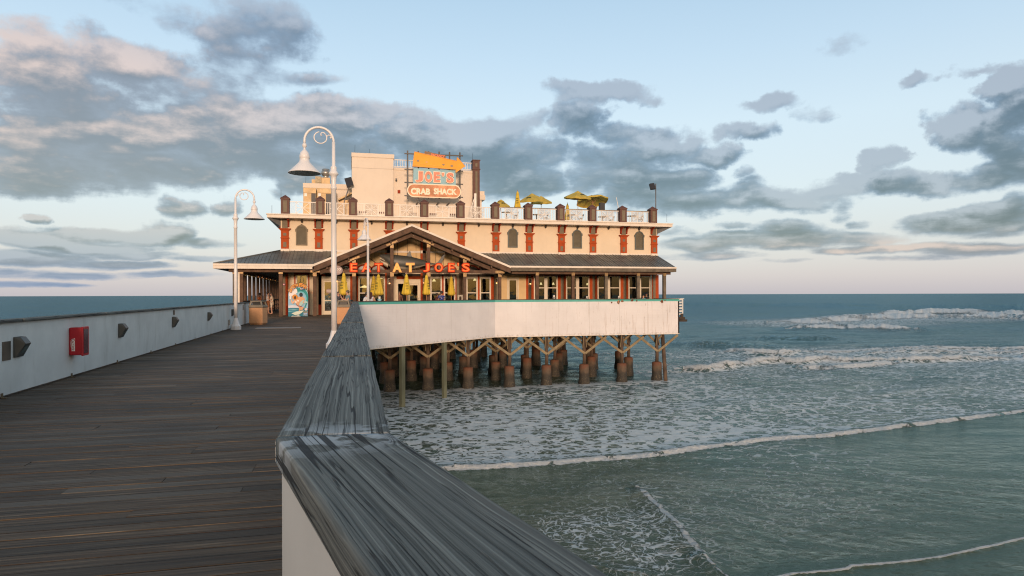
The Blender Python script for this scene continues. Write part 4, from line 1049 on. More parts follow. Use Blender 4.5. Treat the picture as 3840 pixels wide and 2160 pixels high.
for i, x in enumerate(PX):
    g = G(); u = .0067
    g.box(x-.27, YW-.12, 4.83, x+.27, YW-.003, 6.13)
    z = 5.58; g.box(x-.31, YW-.16, z, x+.31, YW-.004, z+.07)
    for k in range(5): e = .29+.033*k; g.box(x-e, YW-.13-.033*k, 6.131+.035*k, x+e, YW-.005, 6.165+.035*k)
    p = make('pilaster', g, REDP, B)
    g = G(); g.box(x-.19, YW-.09, 6.312, x+.19, YW-.003, 6.97); g.box(x-.11, YW-.135, 5.78, x+.11, YW-.121, 5.98); g.box(x-.11, YW-.135, 4.95, x+.11, YW-.121, 5.32)
    make('panel', g, OLIVE, p)
    g = G(); g.box(x-.29, YW-.14, 4.62, x+.29, YW-.004, 4.828); make('base', g, TRIM, p)
    for sg in (-1, 1):
        g = G(); xc = x+sg*.25
        if i == 0 and sg < 0 or i == 11 and sg > 0:
            # corner bracket turned to the side
            pr = [(0, 0), (0, .56), (.42, .56), (.42, .50), (.30, .46), (.17, .36), (.12, .22), (.09, .12), (.12, .04), (.06, 0)]
            g.prism([(x+sg*(.28+a*1.0), YW+.1, 6.40+b_) for a, b_ in pr], (0, .12, 0))
        else:
            pr = [(0, 0), (0, .56), (.62, .56), (.62, .48), (.48, .46), (.30, .38), (.20, .24), (.15, .12), (.17, .04), (.10, 0)]
            g.prism([(xc-.055, YW-.005-a, 6.41+b_) for a, b_ in pr], (.11, 0, 0))
        make('bracket', g, REDL, p)
# arched windows
LOUV = mat('olive_louvre', (.15, .13, .09), .6, .1); SGR = 0; FRG = mat('grey_green_frame', (.075, .085, .075), .5, .1)
def arched(cx, z0, z1, w, olive):
    r = w/2; zc = z1-r
    def arc(rr, n=17): return [(cx+rr*math.cos(a), zc+rr*math.sin(a)) for a in np.linspace(0, PI, n)]
    o = [(cx+r, z0)]+arc(r)+[(cx-r, z0)]; ir = r-.09
    inn = [(cx+ir, z0+.09)]+arc(ir)+[(cx-ir, z0+.09)]
    g = G()
    for k in range(len(o)):
        k2 = (k+1) % len(o)
        g.prism([(o[k][0], YW-.07, o[k][1]), (o[k2][0], YW-.07, o[k2][1]), (inn[k2][0], YW-.07, inn[k2][1]), (inn[k][0], YW-.07, inn[k][1])], (0, .066, 0))
    g.box(cx-.06, YW-.095, z1-.01, cx+.06, YW-.05, z1+.06)
    g.box(cx-r-.045, YW-.095, zc-.10, cx-r+.03, YW-.01, zc+.10); g.box(cx+r-.03, YW-.095, zc-.10, cx+r+.045, YW-.01, zc+.10)
    p = make('arched_window', g, OLIVE if olive else FRG, B)
    g = G(); g.pxz(inn, YW-.02, YW-.004); z = z0+.12
    while z < z1-.14:
        hw = ir-.01 if z < zc else math.sqrt(max(.001, ir*ir-(z-zc)**2))-.02
        if hw > .05: g.add([(cx-hw, YW-.045, z), (cx+hw, YW-.045, z), (cx+hw, YW-.02, z+.042), (cx-hw, YW-.02, z+.042), (cx-hw, YW-.02, z), (cx+hw, YW-.02, z)], [(0,1,2,3), (0,4,5,1)])
        z += .052
    make('louvre', g, LOUV, p)
for (px, yt, yb, ol) in ((c1(451, 0)[0], c1(0, 378)[1], c1(0, 580)[1], 1), (c4(369, 0)[0], c4(0, 472)[1], c4(0, 690)[1], 0), (c4(1098, 0)[0], c4(0, 488)[1], c4(0, 700)[1], 0), (c4(1801, 0)[0], c4(0, 505)[1], c4(0, 714)[1], 0)):
    a = on_y(px, yt, YW); b_ = on_y(px, yb, YW); arched(a.x, b_.z, a.z, .80, ol)
# soffit lights
for i in range(11):
    x = (PX[i]+PX[i+1])/2; g = G(); g.box(x-.07, YW-.25, 6.80, x+.07, YW-.09, 6.979); g.box(x-.04, YW-.22, 6.74, x+.04, YW-.12, 6.80)
    make('soffit_light', g, DARKW, B)

# ---- roof parapet: pillars and railings
QOV = [718, 806, 888, 979, 1067, 1158, 1245, 1328, 1409, 1489, 1565, 1641]
YQ = 50.62
QX = [on_y(o*1.4907, 780, YQ).x for o in QOV]
WR = mat('white_metal_rail', (.74, .69, .62), .45, .04)
PLX = bpy.data.materials.new('hazy_windbreak'); PLX.use_nodes = True; t = PLX.node_tree; b = t.nodes['Principled BSDF']
nz = noise(t, N(t, 'ShaderNodeTexCoord').outputs['Object'], 5, 6, .75)
b.inputs['Base Color'].default_value = (.50, .44, .37, 1); b.inputs['Roughness'].default_value = .5
t.links.new(maprange(t, nz, .35, .65, .10, .45), b.inputs['Alpha'])
for i, x in enumerate(QX):
    g = G(); g.box(x-.29, YQ-.29, 7.262, x+.29, YQ+.29, 8.36); g.box(x-.33, YQ-.33, 8.36, x+.33, YQ+.33, 8.44)
    a = [(x-.33, YQ-.33, 8.44), (x+.33, YQ-.33, 8.44), (x+.33, YQ+.33, 8.44), (x-.33, YQ+.33, 8.44), (x, YQ, 8.70)]
    g.add(a, [(0,1,4), (1,2,4), (2,3,4), (3,0,4)])
    p = make('parapet_pillar', g, BROWN, B)
    g = G(); g.box(x-.13, YQ-.302, 7.42, x+.13, YQ-.291, 8.26); make('inset_panel', g, OLIVE, p)
for i in range(11):
    x0, x1 = QX[i]+.31, QX[i+1]-.31; z0, z1 = 7.34, 8.24; g = G(); r = .017
    g.box(x0, YQ-.03, z1-.05, x1, YQ+.03, z1); g.box(x0, YQ-.02, z0, x1, YQ+.02, z0+.04)
    L = x1-x0; xc = (x0+x1)/2; h = .48
    for q in (xc-h, xc, xc+h): g.box(q-r, YQ-r, z0+.04, q+r, YQ+r, z1-.05)
    g.box(xc-h, YQ-r*.9, (z0+z1)/2-r, xc+h, YQ+r*.9, (z0+z1)/2+r)
    g.beam((xc-h, YQ-.002, z0+.05), (xc+h, YQ-.002, z1-.05), .03, .032); g.beam((xc-h, YQ+.002, z1-.05), (xc+h, YQ+.002, z0+.05), .03, .032)
    for (a, b_) in ((x0, xc-h), (xc+h, x1)):
        n = max(2, int((b_-a)/.12))
        for k in range(n): q = a+(k+.5)*(b_-a)/n; g.box(q-r*.8, YQ-r*.8, z0+.04, q+r*.8, YQ+r*.8, z1-.05)
    p = make('roof_railing', g, WR, B)
    if i > 5: g = G(); g.box(x0, YQ-.06, z1+.002, x1, YQ+.07, z1+.045); make('drink_rail', g, TIMG, p)
    if i >= 1 and i != 4: g = G(); g.box(xc-h+.02, YQ+.045, z0+.05, xc+h-.02, YQ+.05, z1-.06); make('windbreak', g, PLX, p)

# ---- rooftop tower blocks
YA, YB2 = 55.0, 55.6
a = xz(c2(275, 128), YA); b_ = xz(c2(898, 152), YA)
g = G(); xa0, xa1, za = a[0], xz(c2(893, 0), YA)[0], a[1]
g.box(xa0, YA, 7.2, xa1, YA+5.5, za-.32); part('stair_tower', g, CREAM2, 'tall blank pale block on the roof')
g = G(); g.box(xa0-.03, YA-.06, za-.32, xa1+.06, YA+5.56, za); part('tower_cap', g, CREAM2)
g = G(); zg = xz(c2(500, 362), YA)[1]; g.box(xa0+.01, YA-.008, zg, xa1-.01, YA-.002, zg+.025); part('tower_joint', g, mat('joint_line', (.42, .36, .30), .8))
x2 = xz(c2(2068, 0), YB2)[0]; zb = xz(c2(1000, 352), YB2)[1]
g = G(); g.box(xa1+.001, YB2, 7.2, x2, YB2+6, zb-.2); part('rooftop_room', g, CREAM2)
g = G(); g.box(xa1+.065, YB2-.05, zb-.2, x2-.002, YB2+6.05, zb); part('room_cap', g, CREAM2)
g = G(); zr = xz(c2(1000, 225), YB2)[1]
for (A_, B_) in ((xa1+.08, x2-.05),):
    g.box(A_, YB2+.2, zr-.06, B_, YB2+.26, zr); g.box(A_, YB2+.2, zb+.10, B_, YB2+.26, zb+.14); x = A_+.1
    while x < B_: g.box(x-.018, YB2+.215, zb+.14, x+.018, YB2+.245, zr-.06); x += .21
part('roof_railing', g, WR)
g = G(); t0, t1 = xz(c2(2068, 0), YB2-.1)[0], xz(c2(2168, 0), YB2-.1)[0]; zt = xz(c2(2100, 240), YB2-.1)[1]; zm = xz(c2(2100, 378), YB2-.1)[1]
g.box(t0, YB2-.3, 7.2, t1, YB2+.5, zt-.08); g.box(t0-.05, YB2-.36, zt-.08, t1+.05, YB2+.56, zt); g.box(t0-.05, YB2-.36, zm-.05, t1+.05, YB2+.56, zm+.03)
p = part('roof_chimney', g, BROWN, 'tall brown pillar at the right end of the rooftop room')
g = G(); g.box(t0+.2, YB2-.312, 7.6, t1-.2, YB2-.301, zm-.2); g.box(t0+.2, YB2-.312, zm+.2, t1-.2, YB2-.301, zt-.3); make('inset_panel', g, OLIVE, p)
# dark slots low on the tower wall
g = G()
for k in range(10):
    px_ = c2(380+k*150, 0)[0]; q = on_y(px_, 790, YA); 
    if k in (0, 2, 5, 7, 9): 
        for j in range(4): g.box(q.x+j*.16, YA-.012, 8.05, q.x+j*.16+.10, YA-.002, 8.20)
part('scupper', g, BROWN)
g = G(); q = on_y(*c2(975, 710), YB2); g.box(q.x-.11, YB2-.08, q.z-.13, q.x+.11, YB2-.001, q.z+.13); part('alarm_strobe', g, REDL)
g = G(); q = on_y(*c2(935, 535), YB2); g.box(q.x-.06, YB2-.12, q.z-.08, q.x+.06, YB2-.001, q.z+.12); g.ball((q.x, YB2-.1, q.z-.06), .08, 8, 5); part('wall_lamp', g, MLIGHT)
# stair railing beside the chimney
g = G(); q0 = on_y(*c2(2030, 1060), YB2-1.5); q1_ = on_y(*c2(2100, 735), YB2-1.5)
for k in range(7):
    f = k/6; g.beam((q0.x+(q1_.x-q0.x)*f, YB2-1.5, 7.3+f*1.2), (q0.x+(q1_.x-q0.x)*f, YB2-1.5, 8.3+f*1.2), .025, .025, up=(0, 1, 0))
g.beam((q0.x, YB2-1.5, 8.3), (q1_.x, YB2-1.5, 9.5), .05, .05); g.beam((q0.x, YB2-1.5, 7.3), (q1_.x, YB2-1.5, 8.5), .12, .05)
g.box(q1_.x-.04, YB2-1.55, 7.2, q1_.x+.14, YB2-1.4, q1_.z); part('stair_railing', g, WR)
# pale box right of the chimney
q = on_y(*c2(2168, 755), YB2+1); q2 = on_y(*c2(2258, 830), YB2+1)
g = G(); g.box(q.x, YB2+1, q2.z, q2.x, YB2+3, q.z); g.box(q.x, YB2+1.2, q.z, q.x+.5, YB2+1.8, q.z+.35); g.box(q.x+.1, YB2+1.2, 7.2, q.x+.25, YB2+1.35, q2.z); part('roof_hatch_box', g, CREAM2)

# left roof structure: parapet wall
YC = 57.0
a = on_y(*ch(103, 405), YC); g = G(); xe = xa0
g.box(a.x, YC, 7.2, xe+.3, YC+4, a.z); part('screen_wall', g, CREAM2, 'pale parapet wall behind the air-conditioning units')
g = G(); b_ = on_y(*ch(103, 505), YC); g.box(a.x-.02, YC-.06, b_.z, xe, YC-.001, a.z+.02); g.box(a.x-.02, YC-.075, a.z-.42, xe, YC-.061, a.z-.39); part('screen_wall_cap', g, CREAM2)
# sloping stair slab between the units and the tower
q0 = on_y(*ch(900, 790), 56.2); q1_ = on_y(*ch(1200, 640), 56.2)
g = G(); g.beam((q0.x, 56.2, q0.z), (q1_.x, 56.2, q1_.z), .9, .12); g.box(q0.x, 56.3, 7.2, xa0, 56.5, q0.z+.05); part('sloping_duct', g, mat('ochre_metal', (.42, .29, .14), .5, .15, metal=.2))

# interior lights seen through the glass
def ipend(x, z, r, e):
    g = G(); g.lathe([(.03, .18), (.06, .16), (r*.75, .06), (r, 0)], (x, YW+1.6, z), 12); p = make('ceiling_lamp', g, mat('lamp_shade_white', (.8, .7, .5), .5, emit=(1.0, .72, .36, 2.2)), B)
    g = G(); g.tube([(x, YW+1.6, z+.18), (x, YW+1.6, 3.44)], .012, 5); make('cable', g, DARKW, p)
for X, Y, r in ((745, 880, .40), (955, 765, .13), (1640, 800, .16), (1560, 880, .2), (2165, 790, .14), (470, 640, .2)):
    q = on_y(*c3(X, Y), YW+1.6); ipend(q.x, min(q.z, 3.1)-.05, r, 1)
for X, Y, r in ((690, 1110, .11), (830, 1110, .11), (1060, 1120, .1), (1215, 1115, .09), (325, 1080, .05)):
    q = on_y(*c4(X, Y), YW+1.6); ipend(q.x, q.z, r, 1)
# ================================================================== PATIO WALL
PWALL = mat('patio_wall_paint', (.66, .64, .635), .8, .05, .7, .0008, 150, dirt=.0)
m = PWALL; t = m.node_tree; b = t.nodes['Principled BSDF']
pos = N(t, 'ShaderNodeNewGeometry').outputs['Position']
src = b.inputs['Base Color'].links[0].from_socket
sx = N(t, 'ShaderNodeSeparateXYZ', ins={0: pos})
gx = maprange(t, sx.outputs[0], 9.5, 21, .22, 1.0)
st = noise(t, vmath(t, 'MULTIPLY', pos, (4.5, 4.5, .35)), 1.0, 5, .7)
c = mixc(t, math_(t, 'MULTIPLY', maprange(t, st, .53, .66), math_(t, 'MULTIPLY', gx, .30)), src, (.27, .16, .08))
st2 = noise(t, vmath(t, 'MULTIPLY', pos, (9, 9, 2.2)), 1.0, 6, .75)
c = mixc(t, math_(t, 'MULTIPLY', maprange(t, st2, .60, .68), math_(t, 'MULTIPLY', gx, .55)), c, (.16, .10, .06))
low = math_(t, 'MULTIPLY', maprange(t, sx.outputs[2], -1.3, -1.58), maprange(t, noise(t, pos, 6, 5, .7), .45, .65, 0, .5))
c = mixc(t, low, c, (.25, .20, .14))
t.links.new(c, b.inputs['Base Color'])
wv_ = math_(t, 'SUBTRACT', math_(t, 'FRACT', math_(t, 'MULTIPLY', sx.outputs[2], 5.2)), .5)
t.links.new(N(t, 'ShaderNodeBump', ins={'Strength': 1.0, 'Distance': 1.0, 'Height': math_(t, 'MULTIPLY', maprange(t, math_(t, 'ABSOLUTE', wv_), .5, .44), .004)}).outputs[0], b.inputs['Normal'])
TEAL = mat('teal_band_paint', (.075, .36, .31), .6, .08, 3, dirt=.15, dirtcol=(.1, .14, .12))
DCAP = mat('dark_cap_wood', (.055, .05, .042), .8, .3, 3, .002, 50)
pw = root('patio_wall', (DIA1[0], DIA1[1], 0), 'big white patio wall with teal band, bending out over the sea in front of the restaurant', 'patio wall')
PTS = [DIA0, DIA1, DIA2, (24.85, 79)]
def offs(a, b_, d):
    v = Vector((b_[0]-a[0], b_[1]-a[1])); v.normalize(); n = Vector((v.y, -v.x)); return n*d
for i in range(3):
    a, b_ = Vector(PTS[i]), Vector(PTS[i+1]); n = offs(a, b_, 1.0); dd = (b_-a).normalized()
    e0 = .0 ; 
    def slab(z0, z1, d0, d1, nm, m_, ext=0.0):
        A = a+n*d0; B_ = b_+n*d0+dd*ext; C = b_+n*d1+dd*ext; D = a+n*d1
        g = G(); g.prism([(A.x, A.y, z0), (B_.x, B_.y, z0), (C.x, C.y, z0), (D.x, D.y, z0)], (0, 0, z1-z0)); return make(nm, g, m_, pw)
    slab(-1.575, .915, -.10, 0, 'wall_panel', PWALL, -.002 if i == 0 else 0)
    slab(.917, 1.062, -.10, .006, 'teal_band', TEAL, -.002 if i == 0 else 0)
    slab(1.064, 1.112, -.17, .035, 'cap_board', DCAP, (.02, .035, 0)[i])
    slab(-1.62, -1.577, -.09, .012, 'bottom_trim', TRIM)
SB = G()
for x in (12.6, 15.1, 17.5, 19.9, 22.2): SB.box(x-.006, 46.895, -1.57, x+.006, 46.899, .91)
for f in (.3, .62):
    p = Vector(DIA0)+(Vector(DIA1)-Vector(DIA0))*f; n = offs(DIA0, DIA1, 1)
    SB.box(p.x+n.x*.004-.004, p.y+n.y*.004-.004, -1.57, p.x+n.x*.004+.004, p.y+n.y*.004+.004, .91)
make('panel_joint', SB, mat('panel_joint_line', (.42, .40, .37), .8), pw)
rr = random.Random(4)
def patch(cx, cz, w, h, y, m_, n=15):
    pts = []
    for k in range(n):
        a = 2*PI*k/n; r_ = .62+.5*rr.random(); pts.append((cx+w/2*r_*math.cos(a), min(cz+h/2*r_*math.sin(a), 1.058)))
    g = G(); g.pxz(pts, y-.003, y); return make('peeling_patch', g, m_, pw)
RUST = mat('rust_wood_patch', (.13, .045, .02), .9, .4, 9); BARE = mat('bare_wood_patch', (.42, .21, .10), .85, .3, 9)
for X, Y, w, h, m_ in ((1492, 1312, 22, 26, RUST), (1568, 1308, 34, 52, RUST), (1566, 1305, 18, 40, BARE), (1612, 1296, 40, 30, RUST), (1608, 1296, 18, 18, BARE), (1722, 1288, 38, 26, RUST), (1775, 1292, 20, 30, RUST), (2060, 1298, 44, 44, RUST), (2095, 1290, 24, 12, RUST), (350, 1284, 12, 18, RUST)):
    q = on_y(*c4(X, Y), 46.89) if X > 400 else None
    if q is None: continue
    patch(q.x, q.z, w*.0064, h*.0064, 46.888 if m_ is RUST else 46.884, m_)
# cap continues along the patio side of the deck, and the small white rail beyond the right end
g = G(); g.box(-.62, 36.45, 1.06, .55, 36.65, 1.10); g.box(-.55, 36.47, 0, -.45, 36.6, 1.06)
make('patio_fence', g, MATS['grey_weathered_post'], pw)
wr_ = root('end_railing', (26.2, 50, 0), 'small white slatted railing sticking out past the right end of the patio wall', 'railing')
g = G(); a = on_y(2543, 1120, 50); b_ = on_y(2561, 1120, 50)
g.box(b_.x-.10, 49.95, -.35, b_.x, 50.05, 1.06); make('post', g, PAINT, wr_)
for k in range(6): g = G(); g.box(24.9, 49.97, -.25+.24*k, b_.x-.102, 50.03, -.12+.24*k); make('slat', g, PAINT, wr_)
g = G(); g.box(24.9, 49.9, 1.062, b_.x+.05, 50.1, 1.11); make('top_board', g, PAINT, wr_)
g = G(); g.box(24.9, 49.7, -.80, b_.x+.22, 50.3, -.62); g.box(24.9, 49.8, -.60, b_.x+.08, 50.2, -.42); g.box(b_.x-.25, 49.85, -.42, b_.x-.05, 50.0, -.15); make('platform', g, DARKW, wr_)

# ================================================================== PILINGS
PILW = mat('piling_wood', (.095, .062, .040), .85, .4, 1.8, .004, 25, stretch=(3, 3, .5), dirt=.45, dirtcol=(.03, .028, .02))
BRW = mat('brace_wood', (.23, .18, .105), .85, .25, 2, .002, 40, dirt=.4, dirtcol=(.10, .08, .04))
m = mat('concrete_footing', (.105, .072, .045), .8, .25, 4, .006, 18); t = m.node_tree; b = t.nodes['Principled BSDF']
src = b.inputs['Base Color'].links[0].from_socket; pos = N(t, 'ShaderNodeNewGeometry').outputs['Position']
z = N(t, 'ShaderNodeSeparateXYZ', ins={0: pos}).outputs[2]; zz = math_(t, 'MULTIPLY_ADD', noise(t, pos, 3.5, 5, .65), .9, z)
c = mixc(t, maprange(t, zz, ZS+1.5, ZS+.95), src, (.030, .026, .020))
c = mixc(t, maprange(t, zz, ZS+1.35, ZS+1.85), c, (.13, .050, .025))
spk = math_(t, 'MULTIPLY', maprange(t, noise(t, pos, 26, 3, .6), .60, .66), maprange(t, zz, ZS+1.2, ZS+.7))
c = mixc(t, spk, c, (.33, .27, .16)); t.links.new(c, b.inputs['Base Color'])
CONC = m
def pile(label, x, y, group='pilings under the restaurant', rz=0, s=1):
    r_ = root('piling', (0, 0, 0), label, 'piling', group)
    g = G(); g.lathe([(.43, -1.2), (.44, .05), (.40, .28), (.375, .45), (.37, 1.28), (.34, 1.36), (.22, 1.40)], (0, 0, 0), 20, fn=lambda r, z_, a: r*(1+.03*math.sin(3*a+z_*4)+.015*math.sin(7*a)))
    make('concrete_collar', g, CONC, r_)
    g = G(); g.tube([(0, 0, 1.3), (.03, .01, 2.0), (-.02, .0, 2.8), (.0, .0, 4.78)], [.135, .13, .135, .14], 10); make('pole', g, PILW, r_)
    for sg in (-1, 1):
        g = G(); g.beam((sg*.02, -.17, 2.20), (1.70 if sg > 0 else -2.25, -.17-.03*(sg+1), 3.42 if sg > 0 else 3.80), .175, .055, up=(0, 1, 0)); make('brace', g, BRW, r_)
        g = G(); g.beam((sg*.02, .19, 2.9), (sg*1.15, .19+.02*sg, 3.95), .15, .05, up=(0, 1, 0)) ; g.v = [(x_, y_, z_) for x_, y_, z_ in g.v]; make('brace', g, BRW, r_)
        g = G(); g.beam((.16*sg, -.1, 2.65), (.26*sg, sg*.68, 3.95), .05, .15); make('brace', g, BRW, r_)
    r_.location = (x, y, ZS); r_.rotation_euler.z = rz; return r_
FR = [(320, 750), (605, 745), (903, 735), (1210, 725), (1485, 718), (1765, 703), (2045, 692), (2305, 682)]
ords = ['leftmost, half behind a green post', 'second from the left', 'third from the left', 'fourth from the left', 'fourth from the right', 'third from the right', 'second from the right', 'rightmost, beside the leaning post']
p0 = None
for (X, Y), od in zip(FR, ords):
    px, py = c5(X, Y); q = on_y(px, py, 47.75)
    if p0 is None: p0 = pile('front-row piling on a rusty concrete collar, '+od, q.x, 47.75)
    else:
        o = copy_tree(p0); o.location = (q.x, 47.75, ZS); o['label'] = 'front-row piling on a rusty concrete collar, '+od
        o.rotation_euler.z = rr.uniform(-.05, .05); o.scale = (1, 1, rr.uniform(.985, 1.015))
fx = [on_y(*c5(X, Y), 47.75).x for X, Y in FR]
for j, yy in enumerate((52.2, 56.8, 61.5, 66.5, 72)):
    for i, x in enumerate([fx[0]-5.8, fx[0]-2.9]+fx+[]):
        o = copy_tree(p0); o.location = (x+rr.uniform(-.5, .5)+(.9 if j % 2 else -.3), yy+rr.uniform(-.5, .5), ZS+rr.uniform(-.1, .15)); o.rotation_euler.z = rr.uniform(-.1, .1)
        o['label'] = 'shaded piling, %s from the left in the %s row behind the front row' % (('first', 'second', 'third', 'fourth', 'fifth', 'sixth', 'seventh', 'eighth', 'ninth', 'tenth')[i], ('next', 'second', 'third', 'fourth', 'last')[j]); o['group'] = 'shaded pilings behind the front row'
# big pale cylinders far back under the right side
GRN = mat('green_stained_post', (.115, .125, .080), .85, .25, 1.6, .002, 40, stretch=(2, 2, .4), dirt=.4, dirtcol=(.09, .06, .04))
for (X, w, lab, f) in ((275, .27, 'square green-stained post under the patio wall, left one of the three', .0), (435, .27, 'square green-stained post under the patio wall, the widest, standing in the open', 0), (747, .24, 'square green-stained post under the patio wall, right one with a slim shape', 0)):
    px, _ = c5(X, 0); q = on_line(px, 1300, DIA0, DIA1); n = offs(DIA0, DIA1, -.25)
    if X == 275: n = offs(DIA0, DIA1, -1.2)
    g = G(); g.box(-w/2, -w/2, -1.2, w/2, w/2, 4.03)
    o = make('support_post', g, GRN, None, lab, 'post', 'green posts under the patio', bevel=.01); o.location = (q.x+n.x, q.y+n.y, ZS)
    o.rotation_euler.z = .6
p1_, p2_ = on_y(*c5(2345, 350), 48.2), on_y(*c5(2370, 680), 46.9)
g = G(); g.tube([(p1_.x-.02, 48.2, -1.1), (p2_.x+.12, 47.0, ZS-1)], [.14, .16], 10); make('leaning_post', g, PILW, None, 'leaning round timber post at the right end of the pilings', 'post')
g = G(); g.box(24.0, 47.5, -1.3, 24.3, 78, -.5) ; g.box(1.5, 47.6, -1.28, 24.5, 47.85, -.46)
for yy in (52.2, 56.8, 61.5, 66.5, 72): g.box(-7.4, yy-.12, -.85, 24.5, yy+.12, -.46)
make('pile_beam', g, DARKW, None, kind='structure', label='dark beams resting on the pilings')
# supports of the approach pier; those behind the restaurant are added to block light
for i, yy in enumerate((12, 20, 28, 34, 40, 44, 82, 88, 95, 103, 113)):
    for x in ((-4.0, -1.6) if yy < 80 else (-6.5, -4.6, -2.8, -1., .8, 2.6, 4.4, 6.2, 8.0, 9.8, 11.6, 13.4)):
        o = copy_tree(p0); o.location = (x, yy, ZS); o['label'] = 'piling below the approach deck of the pier' if yy < 80 else 'added distant piling blocking light, far behind the restaurant'; o['group'] = 'pilings below the approach deck' if yy < 80 else 'added light-blocking pilings behind the restaurant'

# ================================================================== STREET LAMPS
WHT = mat('white_lamp_enamel', (.72, .70, .69), .32, .03, 2, dirt=.05, dirtcol=(.4, .35, .3))
def lamp_post(label):
    r_ = root('street_lamp', (0, 0, 0), label, 'street lamp', 'white swan-neck lamps along the pier')
    g = G(); g.lathe([(.215, .0), (.215, .15), (.20, .165), (.185, .17), (.15, .24), (.105, .36), (.085, .48), (.078, .50)], n=8, smooth=False); make('base', g, WHT, r_)
    g = G(); g.lathe([(.076, .48), (.070, 2.5), (.066, 4.30), (.078, 4.31), (.078, 4.36), (.068, 4.38), (.066, 4.46), (.075, 4.60), (.085, 4.66), (.125, 4.70), (.13, 4.73), (.115, 4.76), (.085, 4.80), (.080, 4.88), (.085, 4.90), (.06, 4.92), (.048, 4.95), (.045, 5.58)], n=18); make('pole', g, WHT, r_)
    g = G(); pts = [(0, 0, 5.50), (0, 0, 5.58)] + [(-.375+.375*math.cos(a), 0, 5.58+.375*math.sin(a)) for a in np.linspace(0, PI, 19)] + [(-.75, 0, 5.45)]
    g.tube(pts, .034, 10); make('swan_neck', g, WHT, r_)
    g = G(); c0 = (-.34, 5.56+.15); sp = []
    for a in np.linspace(R(100), R(395), 24): sp.append((c0[0]+.165*math.cos(a), 0, c0[1]-.0+.155*math.sin(a)))
    sp2 = [(c0[0]+.165*math.cos(R(35)), 0, c0[1]+.155*math.sin(R(35)))]+[(c0[0]+.085+.055*math.cos(a)-.02, 0, c0[1]+.09+.05*math.sin(a)) for a in np.linspace(R(20), R(230), 10)]
    g.tube([(x, 0, z_-.03) for x, _, z_ in sp], .017, 7); g.tube([(x, 0, z_-.03) for x, _, z_ in sp2], [.016]*(len(sp2)-1)+[.026], 7)
    g.tube([(-.18, 0, 5.70), (-.13, 0, 5.76), (-.07, 0, 5.745), (-.055, 0, 5.70), (-.09, 0, 5.68)], [.015, .015, .015, .017, .026], 7); make('scroll', g, WHT, r_)
    h = root('x', (0, 0, 0), '', ''); bpy.data.objects.remove(h)
    g = G(); g.lathe([(.045, 5.50), (.058, 5.48), (.058, 5.42), (.03, 5.39), (.03, 5.34), (.055, 5.32), (.11, 5.25), (.133, 5.17), (.135, 5.11), (.128, 5.10), (.128, 5.06), (.133, 5.03), (.16, 4.98), (.42, 4.72), (.425, 4.705), (.41, 4.705), (.12, 4.97), (.02, 4.99)], (-.75, 0, 0), 28)
    sh = make('lamp_shade', g, WHT, r_)
    g = G(); g.ball((-.75, 0, 4.90), .07, 12, 8); make('bulb', g, mat('frosted_bulb', (.6, .6, .58), .3), sh)
    return r_
L1 = lamp_post('nearest tall white swan-neck lamp, standing just inside the right rail'); L1.location = (-.36, 18.6, 0)
L2 = copy_tree(L1); L2.location = (-4.62, 30.3, 0); L2.rotation_euler.z = PI; L2['label'] = 'white swan-neck lamp against the far left wall near the bin'
L3 = copy_tree(L1); L3.location = (1.15, 39.7, 0); L3.rotation_euler.z = R(-75); L3['label'] = 'farthest white swan-neck lamp, behind the teal-banded wall before the gable'

# ================================================================== BINS
TAN = mat('tan_aggregate', (.56, .30, .15), .85, .12, 45, .002, 90); GRB = mat('grey_brown_plastic', (.20, .17, .125), .6, .06, 3)
def bin_(label):
    r_ = root('waste_bin', (0, 0, 0), label, 'waste bin', 'square waste bins on the deck')
    g = G(); g.box(-.34, -.34, .05, .34, .34, .84); g.box(-.30, -.30, 0, .30, .30, .05); make('body', g, TAN, r_, bevel=.05)
    g = G(); g.box(-.36, -.36, .842, .36, .36, .96); make('rim', g, GRB, r_, bevel=.03)
    g = G()
    for sx_ in (-1, 1):
        for sy_ in (-1, 1): g.beam((sx_*.29, sy_*.29, .95), (sx_*.23, sy_*.23, 1.17), .075, .075, up=(0, 1, 0))
    g.box(-.29, -.29, 1.13, .29, .29, 1.19); g.box(-.31, -.31, .955, .31, .31, .985); make('hood', g, GRB, r_, bevel=.015)
    g = G(); g.box(-.19, -.19, .986, .19, .19, 1.12); make('liner', g, mat('black_liner', (.012, .012, .012), .5), r_)
    return r_
q = on_z(965, 1218, 0)
b1_ = bin_('tan square bin with grey hood at the end of the left wall'); b1_.location = (q.x, q.y+.35, 0); b1_.rotation_euler.z = R(-14)
b2_ = copy_tree(b1_); b2_.location = (-.20, 34.6, 0); b2_.rotation_euler.z = R(-4); b2_['label'] = 'tan square bin half hidden behind the right rail and lamp post'
g = G(); q = on_z(1010, 1231, 0); g.box(q.x-.55, q.y-.35, .004, q.x+1.35, q.y+.35, .022); make('deck_hatch', g, mat('grey_hatch', (.16, .155, .15), .6), None, 'flat pale grey hatch plate lying on the deck before the left bin', 'hatch plate')
g = G(); g.box(-3.5, 48.05, .42, -2.75, 48.6, .47); g.box(-3.45, 48.1, 0, -3.38, 48.5, .42); g.box(-2.87, 48.1, 0, -2.8, 48.5, .42); make('bench', g, DARKW, None, 'low dark bench between the surf board cutout and the porch post', 'bench')
